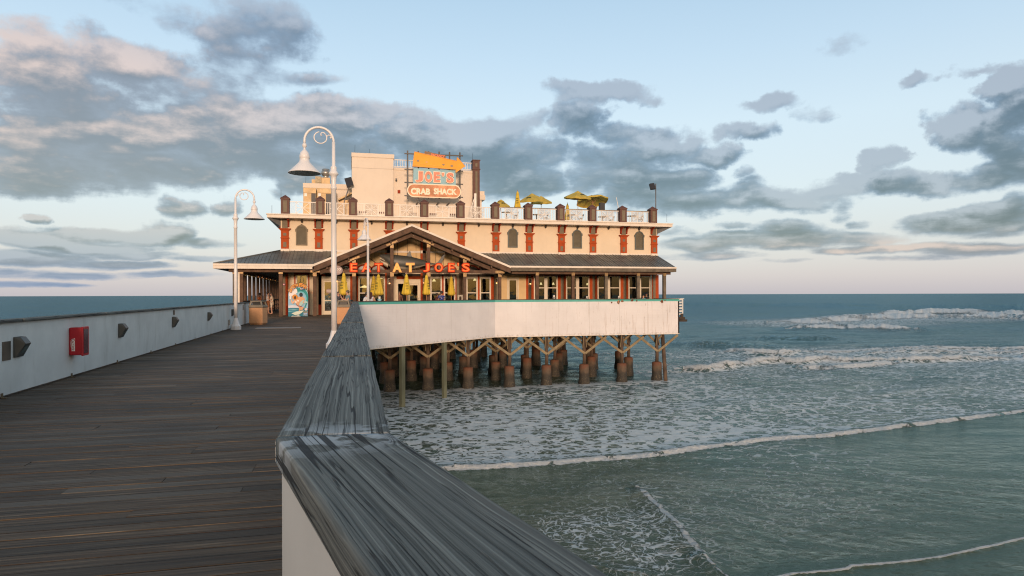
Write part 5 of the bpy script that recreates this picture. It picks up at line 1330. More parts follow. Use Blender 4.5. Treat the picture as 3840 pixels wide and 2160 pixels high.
# ================================================================== SIGNS
# ---- EAT AT JOE'S
es = root('gable_sign', (4.5, 47.85, 3.1), "red and orange neon letters EAT AT JOE'S along the gable tie beam", 'sign')
RIM = mat('sign_rim_red', (.34, .03, .012), .6, .05, spec=.1); FACE = mat('sign_face_orange', (.50, .05, .014), .6, .05, spec=.1, emit=(1, .10, .02, .30))
NEON = mat('neon_tube_orange', (.70, .13, .035), .6, .02, spec=.1, emit=(1, .19, .045, .8)); FACEC = mat('sign_face_cream', (.72, .36, .09), .6, .05, spec=.1, emit=(1, .45, .12, .25)); NEONC = mat('neon_tube_cream', (.80, .42, .13), .6, .02, spec=.1, emit=(1, .52, .16, .35))
YS = 47.86
def letter(chh, X0, X1, Y0, Y1, conv, y, faceM, rimM, tubeM, parent, off=.062, dep=.14):
    a = on_y(*conv(X0, Y1), y); b_ = on_y(*conv(X1, Y0), y); w, h = b_.x-a.x, b_.z-a.z
    g = G(); text(g, chh, (a.x, y, a.z), w, h, dep, offset=off); L = make('letter', g, rimM, parent)
    i = .02*h/.66
    g = G(); text(g, chh, (a.x+i*1.3, y-dep/2-.004, a.z+i*1.3), w-2.6*i, h-2.6*i, .008, offset=off-.014); f = make('letter_face', g, faceM, L)
    g = G(); k = .055*h/.66; text(g, chh, (a.x+k*1.5, y-dep/2-.014, a.z+k*1.5), w-3*k, h-3*k, .012, offset=-.012); make('neon_tube', g, tubeM, L); return L
for chh, X0, X1, cm in (('E', 552, 657, 0), ('A', 700, 834, 0), ('T', 868, 984, 0), ('A', 1102, 1226, 1), ('T', 1276, 1391, 1), ('J', 1492, 1588, 0), ('O', 1640, 1760, 0), ('E', 1816, 1908, 0), ('S', 1992, 2104, 0)):
    letter(chh, X0, X1, 568, 692, c3, YS, FACEC if cm else FACE, RIM if not cm else mat('sign_rim_amber', (.6, .25, .05), .4), NEONC if cm else NEON, es)
letter("'", 1938, 1962, 568, 612, c3, YS, FACE, RIM, NEON, es)

# ---- rooftop sign
YR = 54.0
rs = root('rooftop_sign', (6, YR, 8), "rooftop sign with yellow arrow, JOE'S panel and CRAB SHACK oval on a black frame", 'sign')
BLK = mat('black_steel', (.015, .015, .017), .45, .1)
def P2(X, Y, y=YR): q = on_y(*c2(X, Y), y); return (q.x, q.z)
g = G()
for X in (1103, 1262, 1417, 1572, 1727, 1880):
    x0, zt = P2(X, 98 + (X-1103)*.035); _, zb_ = P2(X, 818); g.box(x0-.055, YR-.05, zb_, x0+.055, YR+.05, zt)
for (ya, yb) in ((145, 180), (378, 408), (573, 602), (770, 795)):
    a = P2(1055, ya); b_ = P2(1925, yb); g.beam((a[0], YR-.08, a[1]), (b_[0], YR-.08, b_[1]), .06, .09)
for X in (1262, 1572, 1727):
    x0, zt = P2(X, 700); g.box(x0-.05, YR+.05, 8.9, x0+.05, YR+1.6, 9.0)
make('sign_frame', g, BLK, rs)
ORG = mat('arrow_yellow', (.76, .33, .015), .6, .07, 1.5, emit=(1, .40, .02, .06))
g = G(); A_ = [P2(*p) for p in ((1197, 130), (1820, 266), (1830, 212), (1945, 345), (1805, 440), (1808, 393), (1170, 345))]
g.pxz(A_, YR-.42, YR-.14); ar = make('arrow_panel', g, ORG, rs)
g = G(); 
for k in range(len(A_)):
    a, b_ = A_[k], A_[(k+1) % len(A_)]; g.beam((a[0], YR-.43, a[1]), (b_[0], YR-.43, b_[1]), .03, .05, up=(0, 1, 0))
make('arrow_rim', g, mat('arrow_rim_amber', (.62, .25, .04), .4), ar)
for i, (X, Y, w) in enumerate(((1258, 250, 18), (1386, 270, 16), (1636, 308, 18), (1760, 326, 20))):
    x, z = P2(X, Y, YR-.4); g = G(); r_ = w*.0058; g.pxz([(x+r_*math.cos(a), z+r_*.75*math.sin(a)) for a in np.linspace(0, 2*PI, 17)[:-1]], YR-.435, YR-.424)
    make('bulb_spot', g, mat('spot_brown', (.28, .18, .10), .5) if i != 1 else mat('spot_orange', (.8, .28, .05), .4), ar)
g = G(); x, z = P2(1258, 262, YR-.4)
make_lines = [P2(1186, 330), P2(1300, 312), P2(1450, 330), P2(1600, 352)]
g.tube([(a, YR-.436, b_) for a, b_ in make_lines], .014, 5); make('neon_line', g, mat('arrow_pale_line', (.9, .6, .15), .4), ar)
g = G(); V_ = [P2(*p) for p in ((1358, 110), (1420, 122), (1672, 180), (1664, 222), (1345, 156))]; g.pxz(V_, YR-.12, YR-.04); vp = make('vacancy_panel', g, mat('vacancy_brown', (.22, .12, .06), .6), rs)
g = G(); a = Vector((P2(1448, 182)[0], YR-.13, P2(1448, 182)[1])); e = Vector((P2(1648, 214)[0], YR-.13, P2(1648, 214)[1])); xd = (e-a).normalized()
text(g, 'VACANCY', a, (e-a).length, .22, .02, xd=xd, zd=(-xd.z, 0, xd.x)); make('lettering', g, mat('vacancy_orange', (.8, .12, .03), .4, emit=(1, .15, .03, .5)), vp)
g = G(); Q = [P2(*p) for p in ((1187, 368), (1812, 404), (1812, 620), (1182, 600))]; g.pxz(Q, YR-.28, YR-.12); pn_ = make('blue_panel', g, mat('pale_blue_panel', (.30, .50, .57), .6, .06, 2, spec=.2), rs)
JF = mat('joe_letter_orange', (.66, .19, .10), .45, .25, 3, emit=(1, .3, .15, .06)); JR = mat('joe_letter_rim', (.85, .66, .48), .4, .05); 
for chh, X0, X1, Y0, Y1 in (('J', 1212, 1338, 402, 572), ('O', 1350, 1476, 404, 575), ('E', 1486, 1592, 414, 577), ("'", 1606, 1652, 424, 484), ('S', 1672, 1795, 424, 585)):
    a = P2(X0, Y1, YR-.35); b_ = P2(X1, Y0, YR-.35); w, h = b_[0]-a[0], b_[1]-a[1]
    g = G(); text(g, chh, (a[0], YR-.35, a[1]), w, h, .12, offset=.07); L = make('letter', g, JR, pn_)
    g = G(); k = .045; text(g, chh, (a[0]+k, YR-.415, a[1]+k), w-2*k, h-2*k, .012, offset=.045); make('letter_face', g, JF, L)
def capsule(X0, X1, Y0, Y1, y0, y1, nm, m_, par):
    a = P2(X0, Y1, y0); b_ = P2(X1, Y0, y0); r_ = (b_[1]-a[1])/2; zc = (a[1]+b_[1])/2; g = G()
    pts = [(b_[0]-r_+r_*math.cos(t_), zc+r_*math.sin(t_)) for t_ in np.linspace(-PI/2, PI/2, 15)]+[(a[0]+r_+r_*math.cos(t_), zc+r_*math.sin(t_)) for t_ in np.linspace(PI/2, 3*PI/2, 15)]
    g.pxz(pts, y0, y1); return make(nm, g, m_, par)
co_ = capsule(1098, 1898, 612, 785, YR-.36, YR-.12, 'oval_panel', JR, rs)
capsule(1112, 1884, 625, 772, YR-.372, YR-.361, 'oval_face', mat('oval_orange', (.66, .30, .16), .6, .35, 1.2, spec=.2), co_)
g = G(); a = P2(1152, 748, YR-.4); b_ = P2(1440, 660, YR-.4); text(g, 'CRAB', (a[0], YR-.385, a[1]), b_[0]-a[0], b_[1]-a[1], .02, offset=.05)
a = P2(1492, 748, YR-.4); b_ = P2(1838, 668, YR-.4); text(g, 'SHACK', (a[0], YR-.385, a[1]), b_[0]-a[0], b_[1]-a[1], .02, offset=.05); make('lettering', g, JR, co_)

# ---- small signs
g = G(); q = on_y(*c3(381, 665), 47.3); n_ = 24
g.pxz([(q.x+.44*math.cos(a), q.z+.33*math.sin(a)) for a in np.linspace(0, 2*PI, n_+1)[:-1]], 47.30, 47.34)
so = make('hanging_sign', g, mat('mauve_sign', (.20, .13, .12), .5), None, 'mauve oval hanging sign THE ROOF behind the nearest lamp pole', 'sign')
g = G(); g.pxz([(q.x+.41*math.cos(a), q.z+.30*math.sin(a)) for a in np.linspace(0, 2*PI, n_+1)[:-1]], 47.292, 47.298); make('face', g, mat('mauve_face', (.27, .18, .165), .5), so)
SW = mat('sign_pale_text', (.75, .68, .6), .5)
g = G(); text(g, 'THE ROOF', (q.x-.34, 47.288, q.z-.02), .68, .17, .006, offset=.03); g.box(q.x-.30, 47.286, q.z-.10, q.x+.30, 47.290, q.z-.09); g.box(q.x-.26, 47.286, q.z-.15, q.x+.26, 47.290, q.z-.14); make('lettering', g, SW, so)
g = G(); g.tube([(q.x-.2, 47.32, q.z+.28), (q.x-.2, 47.32, 3.3), (q.x-.2, 47.9, 3.3)], .012, 5); g.tube([(q.x+.2, 47.32, q.z+.28), (q.x+.2, 47.32, 3.3), (q.x+.2, 47.9, 3.3)], .012, 5); make('hanger', g, BLK, so)
q = on_y(*c3(285, 932), YW-.03)
g = G(); g.pxz([(q.x+.20*math.cos(a), q.z+.17*math.sin(a)) for a in np.linspace(0, 2*PI, 21)[:-1]], YW-.035, YW-.028); ds = make('door_sticker', g, MATS['mauve_face'], None, 'small round mauve sticker THE ROOF on the left glass door', 'sticker')
g = G(); text(g, 'THE ROOF', (q.x-.15, YW-.038, q.z-.04), .30, .09, .004, offset=.03); make('lettering', g, SW, ds)
q = on_y(*c1(550, 1046), YW-.02); g = G(); g.box(q.x-.14, YW-.02, q.z-.12, q.x+.14, YW-.004, q.z+.12); sm = make('wall_poster', g, mat('poster_cream', (.8, .62, .42), .6), None, 'small square cream poster with an orange ring on the siding', 'poster')
g = G()
for k in range(18): a0, a1 = 2*PI*k/18, 2*PI*(k+1)/18; g.beam((q.x+.085*math.cos(a0), YW-.024, q.z+.075*math.sin(a0)), (q.x+.085*math.cos(a1), YW-.024, q.z+.075*math.sin(a1)), .006, .028, up=(0, 1, 0))
g.beam((q.x-.04, YW-.024, q.z-.02), (q.x+.04, YW-.024, q.z-.02), .006, .02); make('ring', g, mat('poster_orange', (.75, .16, .03), .6), sm)
q = on_y(*c1(277, 966), YW-.05); g = G(); g.box(q.x-.10, YW-.11, q.z-.10, q.x+.10, YW-.045, q.z+.10); al = make('fire_alarm', g, mat('dark_red_box', (.10, .02, .02), .5), None, 'small dark red alarm box on the grey corner board by the porch', 'fire alarm'); g = G(); g.ball((q.x, YW-.115, q.z), .035, 8, 5); make('lamp', g, mat('alarm_lamp', (.9, .5, .5), .3, emit=(1, .4, .4, .8)), al)
# framed wall lanterns
def lantern(X, Y, w, h, conv, lab, glow=False, first=[None]):
    q = on_y(*conv(X, Y), YW-.1); s = .0067 if conv is c4 else .0059
    r_ = root('wall_lantern', (q.x, YW-.05, q.z), lab, 'wall lantern', 'framed lanterns on the porch wall'); ww, hh_ = w*s, h*s; g = G()
    for (a, b_, c_, d_) in ((-ww/2, -hh_/2, -ww/2+.03, hh_/2), (ww/2-.03, -hh_/2, ww/2, hh_/2), (-ww/2+.03, hh_/2-.03, ww/2-.03, hh_/2), (-ww/2+.03, -hh_/2, ww/2-.03, -hh_/2+.03)): g.box(q.x+a, YW-.16, q.z+b_, q.x+c_, YW-.046, q.z+d_)
    make('frame', g, WINF, r_)
    g = G(); g.lathe([(.02, .16), (.06, .10), (.065, -.10), (.03, -.14)], (q.x, YW-.12, q.z), 10); make('lamp_body', g, mat('lantern_bronze', (.10, .07, .05), .4), r_)
    g = G(); g.ball((q.x, YW-.13, q.z-.17), .045, 8, 6); make('bulb', g, mat('lantern_glow', (1, .6, .3), .4, emit=(1, .42, .12, 5)), r_)
lantern(568, 1075, 44, 80, c4, 'cream framed lantern on the grey board beside the right-hand windows')
lantern(187, 1068, 30, 60, c4, 'small framed lantern by the last gable post on the right')
lantern(1068, 805, 45, 75, c3, 'framed lantern glowing left of the middle entrance')
lantern(1512, 800, 30, 70, c3, 'narrow framed lantern right of the middle entrance')
lantern(388, 775, 20, 50, c3, 'small lantern over the left double doors')

# ---- shark
sh = root('shark_sculpture', (4.3, 49.6, 3.6), 'grey model shark with open mouth and white belly hanging in the gable behind the letters', 'shark sculpture')
ms = bpy.data.materials.new('shark_skin'); ms.use_nodes = True; t = ms.node_tree; b = t.nodes['Principled BSDF']
nz_ = N(t, 'ShaderNodeSeparateXYZ', ins={0: N(t, 'ShaderNodeNewGeometry').outputs['Normal']}).outputs[2]
po = N(t, 'ShaderNodeNewGeometry').outputs['Position']
px_ = N(t, 'ShaderNodeSeparateXYZ', ins={0: po}).outputs[0]
c = mixc(t, noise(t, po, 3, 5, .6), (.045, .048, .045), (.085, .085, .075))
hx = on_y(*c3(1010, 500), 49.6).x
edge = math_(t, 'ADD', nz_, math_(t, 'MULTIPLY', math_(t, 'SUBTRACT', noise(t, po, 5, 3, .6), .5), .25))
c = mixc(t, maprange(t, edge, -.42, -.62), c, (.42, .36, .27)); t.links.new(c, b.inputs['Base Color']); b.inputs['Roughness'].default_value = .45
YSH = 49.5
prof = [(938, 470, 490), (955, 462, 500), (985, 458, 520), (1020, 458, 560), (1060, 460, 612), (1110, 462, 640), (1180, 468, 656), (1270, 478, 662), (1350, 490, 655), (1430, 510, 636), (1500, 532, 612), (1560, 556, 596), (1620, 572, 594), (1670, 580, 596)]
vs, fs = [], []; nn_ = 18
for (X, y0, y1) in prof:
    a = on_y(*c3(X, y0), YSH); b_ = on_y(*c3(X, y1), YSH); zc = (a.z+b_.z)/2; rz_ = (a.z-b_.z)/2
    for j in range(nn_): an = 2*PI*j/nn_; vs.append((a.x, YSH+rz_*.72*math.cos(an), zc+rz_*math.sin(an)))
k_ = len(prof)
for i in range(k_-1):
    for j in range(nn_): fs.append((i*nn_+(j+1) % nn_, i*nn_+j, (i+1)*nn_+j, (i+1)*nn_+(j+1) % nn_))
g = G(); g.add(vs, fs, True); g.f += [tuple(range(nn_)), tuple(reversed(range((k_-1)*nn_, k_*nn_)))]; g.sm += [False]*2
body = make('body', g, ms, sh); bm = bmesh.new(); bm.from_mesh(body.data); bmesh.ops.recalc_face_normals(bm, faces=bm.faces); bm.to_mesh(body.data); bm.free()
def fin(nm, pts, y0, y1, m_=ms):
    g = G(); g.pxz([xz(c3(*p), YSH) for p in pts], YSH+y0, YSH+y1); return make(nm, g, m_, sh)
fin('dorsal_fin', ((1282, 482), (1300, 455), (1322, 420), (1333, 414), (1340, 432), (1346, 470), (1362, 494)), -.03, .03)
fin('tail_fin', ((1650, 578), (1690, 560), (1740, 490), (1790, 440), (1770, 500), (1735, 570), (1700, 592), (1745, 630), (1785, 670), (1720, 625), (1660, 600)), -.03, .03)
fin('second_fin', ((1560, 560), (1585, 548), (1580, 566)), -.02, .02)
g = G(); a = Vector(on_y(*c3(1150, 640), YSH-.25)); g.add([(a.x, a.y, a.z), (a.x+.45, a.y+.05, a.z-.05), (a.x+.75, a.y-.8, a.z-.62), (a.x+.55, a.y-.75, a.z-.60), (a.x, a.y, a.z-.04), (a.x+.45, a.y+.05, a.z-.09), (a.x+.75, a.y-.8, a.z-.65), (a.x+.55, a.y-.75, a.z-.63)], [(0,1,2,3), (7,6,5,4), (0,4,5,1), (1,5,6,2), (2,6,7,3), (3,7,4,0)]); make('pectoral_fin', g, ms, sh)
JAW = mat('shark_jaw_white', (.55, .46, .34), .5, .1)
vs, fs = [], []
jaw = [(930, 520, 532), (945, 528, 552), (965, 540, 575), (990, 548, 600), (1015, 556, 618), (1045, 580, 632)]
for (X, y0, y1) in jaw:
    a = on_y(*c3(X, y0), YSH); b_ = on_y(*c3(X, y1), YSH); zc = (a.z+b_.z)/2; rz_ = (a.z-b_.z)/2
    for j in range(12): an = 2*PI*j/12; vs.append((a.x, YSH+(.06+.05*jaw.index((X, y0, y1)))*math.cos(an), zc+rz_*math.sin(an)))
for i in range(len(jaw)-1):
    for j in range(12): fs.append((i*12+(j+1) % 12, i*12+j, (i+1)*12+j, (i+1)*12+(j+1) % 12))
g = G(); g.add(vs, fs, True); g.f += [tuple(range(12))]; g.sm += [False]; make('lower_jaw', g, JAW, sh)
g = G()
for X in range(948, 1010, 9): a = on_y(*c3(X, 505+(X-948)*.55), YSH-.12); g.add([(a.x-.02, a.y, a.z), (a.x+.02, a.y, a.z), (a.x, a.y, a.z-.07)], [(0, 1, 2)])
make('tooth', g, mat('tooth_white', (.8, .75, .65), .4), sh)
g = G(); a = on_y(*c3(985, 480), YSH-.16); g.ball((a.x, a.y, a.z), .03, 8, 5); make('eye', g, BLK, sh)
for X in (1172, 1298, 1470): a = on_y(*c3(X, 480), YSH); g = G(); g.tube([(a.x, YSH, a.z-.1), (a.x, YSH, gz(a.x, .53))], .008, 4); make('hanging_wire', g, BLK, sh)

# ---- painted surf cutout board
YK = 47.62
bd_ = root('photo_cutout_board', (-3.8, YK, 0), 'painted seaside cutout board with surfer, wave and an orange arched title', 'cutout board')
def K(X, Y): q = on_y(1060+X/9.054, 1040+Y/9.056, YK); return (q.x, max(q.z, .01))
_lay = [0]
def lay(nm, pts, col, ell=False):
    _lay[0] += 1; y1 = YK-.004*_lay[0]; g = G()
    if ell: cx_, cy_, rx, ry = pts; pts = [(cx_+rx*math.cos(a), cy_+ry*math.sin(a)) for a in np.linspace(0, 2*PI, 23)[:-1]]
    g.pxz([K(*p) for p in pts], y1-.003, y1 if _lay[0] > 1 else YK+.03)
    return make(nm, g, mat('paint_%d_%d_%d' % tuple(int(c_*255) for c_ in col), col, .7, .03), bd_)
arc = lambda cx_, cy_, rx, ry, a0, a1, n=18: [(cx_+rx*math.cos(R(a)), cy_-ry*math.sin(R(a))) for a in np.linspace(a0, a1, n)]
lay('backing', [(190, 1335), (190, 560), (215, 500)]+arc(520, 640, 345, 330, 150, 10, 14)+[(868, 640), (858, 1330)], (.30, .50, .66))
lay('painted_wave', arc(610, 690, 262, 375, 125, -20, 20)+[(760, 1080), (735, 1010), (800, 850)]+arc(620, 760, 195, 280, 10, 135, 14), (.02, .27, .27))
lay('painted_curl', arc(600, 770, 205, 290, 130, -25, 18)+[(785, 930)]+arc(600, 790, 188, 280, -10, 125, 14), (.16, .55, .62))
lay('painted_wave_edge', arc(620, 670, 250, 355, 120, 5, 18)+arc(610, 690, 262, 330, 10, 100, 12)[::1], (.42, .66, .76))
lay('painted_sea', [(190, 1330), (190, 1045), (540, 1035), (860, 1050), (858, 1320)], (.02, .19, .27))
lay('painted_ripple', [(190, 1150), (360, 1135), (560, 1150), (560, 1163), (350, 1150), (190, 1172)], (.25, .55, .58)); lay('painted_ripple', [(190, 1100), (420, 1088), (560, 1095), (420, 1102), (190, 1115)], (.30, .58, .62))
lay('painted_sand', [(190, 1040), (190, 960), (330, 945), (520, 960), (560, 1035)], (.62, .66, .74))
for (cx_, cy_, rx, ry) in ((300, 520, 90, 60), (410, 440, 85, 55), (270, 600, 60, 60), (350, 560, 110, 80), (265, 700, 35, 45), (430, 500, 75, 50)): lay('painted_cloud', (cx_, cy_, rx, ry), (.80, .76, .76), True)
lay('painted_surfboard', [(300, 1222), (470, 1160), (720, 1122), (660, 1195), (560, 1260), (430, 1285)], (.66, .72, .60))
lay('painted_splash', [(290, 1330), (330, 1300), (420, 1310), (540, 1285), (620, 1330)], (.70, .72, .66))
lay('painted_trunks', [(455, 905), (545, 960), (650, 975), (640, 1030), (560, 1010), (470, 950)], (.26, .08, .10))
lay('painted_legs', [(540, 980), (620, 1010), (720, 1000), (690, 1090), (650, 1115), (610, 1110), (590, 1140), (545, 1130), (560, 1080)], (.62, .33, .18))
lay('painted_back', [(500, 680), (560, 655), (680, 655), (755, 730), (740, 800), (640, 800), (580, 900), (540, 960), (450, 900), (480, 800)], (.66, .36, .19))
lay('painted_arm', [(275, 760), (310, 740), (335, 830), (410, 760), (470, 770), (430, 830), (340, 905), (300, 860)], (.72, .42, .26))
lay('painted_body', [(400, 770), (500, 700), (540, 820), (520, 900), (440, 870), (410, 820)], (.70, .40, .24))
lay('painted_bikini', (445, 838, 38, 26), (.78, .76, .66), True); lay('painted_bikini', (530, 795, 36, 26), (.78, .76, .66), True)
lay('painted_fin_board', [(560, 930), (600, 840), (690, 765), (860, 835), (840, 870), (720, 870), (650, 960), (590, 975)], (.40, .58, .55)); lay('painted_arm', [(690, 800), (735, 820), (730, 875), (690, 870)], (.66, .36, .19))
lay('painted_hair', (625, 590, 58, 72), (.015, .03, .035), True)
lay('painted_hair', (420, 670, 95, 92), (.62, .24, .03), True)
lay('face_hole', (425, 690, 36, 58), (.06, .03, .02), True)
lay('roof_badge', [(590, 360), (700, 318), (800, 360), (780, 400), (640, 440), (600, 420)], (.03, .08, .20))
lay('painted_shell', (795, 1085, 50, 42), (.72, .60, .60), True)
lay('price_strip', [(705, 1165), (850, 1165), (850, 1188), (705, 1188)], (.60, .38, .12)); lay('info_strip', [(705, 1215), (845, 1200), (840, 1255), (730, 1265)], (.35, .45, .62)); lay('info_strip', [(690, 1270), (845, 1275), (845, 1290), (690, 1285)], (.70, .70, .70))
g = G(); a = K(610, 418); e_ = K(755, 392); z0 = Vector((a[0], YK-.004*(_lay[0]+1), a[1])); z1 = Vector((e_[0], z0.y, e_[1])); xd = (z1-z0).normalized(); text(g, 'ROOF', z0, (z1-z0).length, .10, .004, xd=xd, zd=(-xd.z, 0, xd.x), offset=.03); make('lettering', g, SW, bd_)
# arched title
word = 'DAYTONA BEACH'; g = G(); g2 = G(); cx0, cy0 = 570, 760; yy_ = YK-.004*(_lay[0]+3)
for i, chh in enumerate(word):
    if chh == ' ': continue
    f = i/(len(word)-1); an = R(143-86*f); X = cx0+395*math.cos(an)*1.0; Y = cy0-505*math.sin(an)
    c_ = Vector((K(X, Y)[0], yy_, K(X, Y)[1])); tx = Vector((math.sin(an), 0, -math.cos(an)*.9)).normalized(); up = Vector((-tx.z, 0, tx.x))
    w, h = .125, .25
    text(g, chh, c_-tx*w/2-up*h/2, w, h, .012, xd=tx, zd=up, offset=.045); text(g2, chh, c_-tx*(w/2+.02)-up*(h/2+.02)+Vector((0, .012, 0)), w+.04, h+.04, .03, xd=tx, zd=up, offset=.09)
make('title_outline', g2, mat('title_navy', (.02, .03, .06), .6), bd_); make('title_lettering', g, mat('title_orange', (.85, .33, .04), .6), bd_)
# ================================================================== UMBRELLAS
YEL = mat('yellow_canvas', (.62, .43, .045), .85, .08, 3, .001, 200); GRNT = mat('dark_green_print', (.02, .045, .02), .8); WPOLE = mat('wood_pole', (.40, .20, .10), .6, .1)
def closed_umbrella(label, group='closed yellow umbrellas on the patio', tall=1.75, rad=.30, zt=3.0, txt=True, seed=0):
    r_ = root('closed_umbrella', (0, 0, 0), label, 'umbrella', group); rs_ = random.Random(seed); ph = rs_.random()*6
    zb = zt-1.42
    def fr(z_): # radius along height
        f = (zt-.06-z_)/1.34
        return max(.02, .055+.045*min(1, f*4)+(rad-.10)*max(0, f)**1.25)
    prof = []
    for k in range(13):
        z_ = zt-.06-1.30*k/12; prof.append((fr(z_), z_))
    prof.append((fr(prof[-1][1])*.62, prof[-1][1]-.10)); prof.append((.04, prof[-1][1]-.02)); prof = [(.015, zt-.03)]+prof
    prof = prof[::-1]
    g = G(); g.lathe(prof, n=40, fn=lambda r, z_, a: r*(1+.13*math.cos(6*a+ph+z_*.4)*min(1, (zt-z_)*1.4)+.05*math.cos(13*a+ph)) if r > .05 else r)
    c_ = make('canopy', g, YEL, r_)
    g = G(); g.lathe([(.105, zt-.30), (.125, zt-.29), (.085, zt-.12), (.02, zt-.04)], n=20); make('top_flap', g, YEL, c_)
    g = G(); g.tube([(0, 0, .0), (0, 0, zt+.06)], .022, 8); g.ball((0, 0, zt+.06), .03, 8, 5); make('pole', g, WPOLE, r_)
    g = G(); g.lathe([(.25, 0), (.25, .05), (.08, .08), (.03, .12)], n=16); make('base', g, BLK, r_)
    if txt:
        for a0 in (-1.75,):
            for k, (wd, zz_) in enumerate((('LAND', .66), ('SHARK', .84), ('LAGER', 1.02))):
                g = G(); z0 = zt-zz_-.05; rr_ = fr(z0)
                def fn(a, b_, c2_, z0=z0, a0=a0):
                    zz2 = z0+b_; r2 = fr(zz2)*1.16+.006+c2_; an = a0+(a-.12)/max(.12, fr(zz2)); return (r2*math.cos(an), r2*math.sin(an), zz2)
                text(g, wd, (0, 0, 0), .17, .11, .004, offset=.0, fn=fn); make('print', g, GRNT, c_)
    return r_
UMB = [ # crop3 x, top y, distance y, label
 (478, 680, 44.6, 'closed yellow umbrella nearest the left doors, beside the bin', 5), (862, 720, 49.4, 'closed yellow umbrella half hidden behind the wider one', 20), (925, 697, 46.2, 'wide closed yellow umbrella just right of the far lamp pole', 0),
 (1285, 697, 46.2, 'closed yellow umbrella before the middle entrance', 45), (1543, 703, 47.0, 'slim closed yellow umbrella right of the middle entrance', 80), (1862, 728, 49.6, 'closed yellow umbrella in front of the paired windows', 110)]
for i, (X, Y, yy, lab, rot) in enumerate(UMB):
    q = on_y(*c3(X, Y), yy); u = closed_umbrella(lab, zt=q.z-.06, seed=i, rad=.31 if i in (2, 3) else .27); u.location = (q.x, yy, 0); u.rotation_euler.z = R(rot-20)
q = on_y(*c4(425, 42), 53.5); u = closed_umbrella('closed yellow umbrella on the roof terrace, left of the open ones', 'umbrellas on the roof terrace', zt=q.z-7.24, rad=.26, txt=True, seed=9); u.location = (q.x, 53.5, 7.2)
q = on_y(*c4(990, 186), 54.5); u = closed_umbrella('tip of a closed yellow umbrella just above the roof rail', 'umbrellas on the roof terrace', zt=q.z-7.24, rad=.25, txt=False, seed=12); u.location = (q.x, 54.5, 7.2)
YEL_SHADED = mat('shaded_yellow_canvas', (.46, .34, .06), .85, .12, 3, .001, 200)  # the patio's yellow canvas, its shade on the roof put into the colour
def open_umbrella(label, x, y, ztop, rad, tilt, trz, drop=.55):
    r_ = root('open_umbrella', (x, y, 7.2), label, 'umbrella', 'umbrellas on the roof terrace'); H = ztop-7.2
    M = Matrix.Translation((x, y, 7.2+H-.05)) @ Matrix.Rotation(trz, 4, 'Z') @ Matrix.Rotation(tilt, 4, 'X')
    g = G(); n = 8; ring = 5; vs = [(0, 0, 0)]; fs = []
    for i in range(1, ring+1):
        f = i/ring
        for j in range(n*2):
            a = PI*j/n; rr_ = rad*f*(1 if j % 2 == 0 else .935); vs.append((rr_*math.cos(a), rr_*math.sin(a), -drop*(f**1.15)-(.0 if j % 2 == 0 else .03*f)))
    for j in range(n*2): fs.append((0, 1+j, 1+(j+1) % (n*2)))
    for i in range(ring-1):
        for j in range(n*2): a = 1+i*n*2; fs.append((a+j, a+n*2+j, a+n*2+(j+1) % (n*2), a+(j+1) % (n*2)))
    o = 1+(ring-1)*n*2; vs2 = [(v[0], v[1], v[2]-.13) for v in vs[o:]]; b0 = len(vs)
    g.add(vs+vs2, fs+[(o+j, b0+j, b0+(j+1) % (n*2), o+(j+1) % (n*2)) for j in range(n*2)]); g.xf(M); c_ = make('canopy', g, YEL_SHADED, r_)
    s_ = c_.modifiers.new('solid', 'SOLIDIFY'); s_.thickness = .006
    g = G(); g.lathe([(.30, -.13), (.28, -.09), (.06, .03), (.02, .06)], n=16); g.xf(M); make('top_flap', g, YEL_SHADED, c_)
    g = G()
    for j in range(n): a = 2*PI*j/n; g.beam((0, 0, -.03), (rad*.97*math.cos(a), rad*.97*math.sin(a), -drop-.02), .02, .02)
    for j in range(n): a = 2*PI*j/n; g.beam((0, 0, -.75), (rad*.5*math.cos(a), rad*.5*math.sin(a), -drop*.48), .015, .015)
    g.xf(M); make('rib', g, WPOLE, r_)
    e = M @ Vector((0, 0, -.9)); g = G(); g.tube([(x, y, 7.2), (x, y, e.z-.15), tuple(e), tuple(M @ Vector((0, 0, .05)))], .024, 8); make('pole', g, WPOLE, r_)
    g = G()
    def fn(a, b_, c2_): th_ = -PI/2+PI/8*0+(a-.35)/.62*.55; f = .28+(.35-b_)/.35*.42; return tuple(M @ Vector((rad*f*math.cos(th_), rad*f*math.sin(th_), -drop*f**1.15+.02+c2_)))
    text(g, 'LAND SHARK', (0, 0, 0), .70, .17, .004, offset=.03, fn=fn); make('print', g, GRNT, c_)
    g = G(); g.lathe([(.3, 0), (.3, .06), (.05, .1)], (x, y, 7.2), 14); make('base', g, BLK, r_); return r_
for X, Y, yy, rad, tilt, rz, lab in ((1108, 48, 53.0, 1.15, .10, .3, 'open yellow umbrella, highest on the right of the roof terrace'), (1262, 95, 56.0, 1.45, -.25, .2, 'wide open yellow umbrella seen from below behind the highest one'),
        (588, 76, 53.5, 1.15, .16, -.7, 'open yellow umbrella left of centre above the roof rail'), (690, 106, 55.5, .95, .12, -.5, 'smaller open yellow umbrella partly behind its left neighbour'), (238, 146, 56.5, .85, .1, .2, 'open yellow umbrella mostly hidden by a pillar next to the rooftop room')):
    q = on_y(*c4(X, Y), yy); open_umbrella(lab, q.x, yy, q.z, rad, tilt, rz, .5)

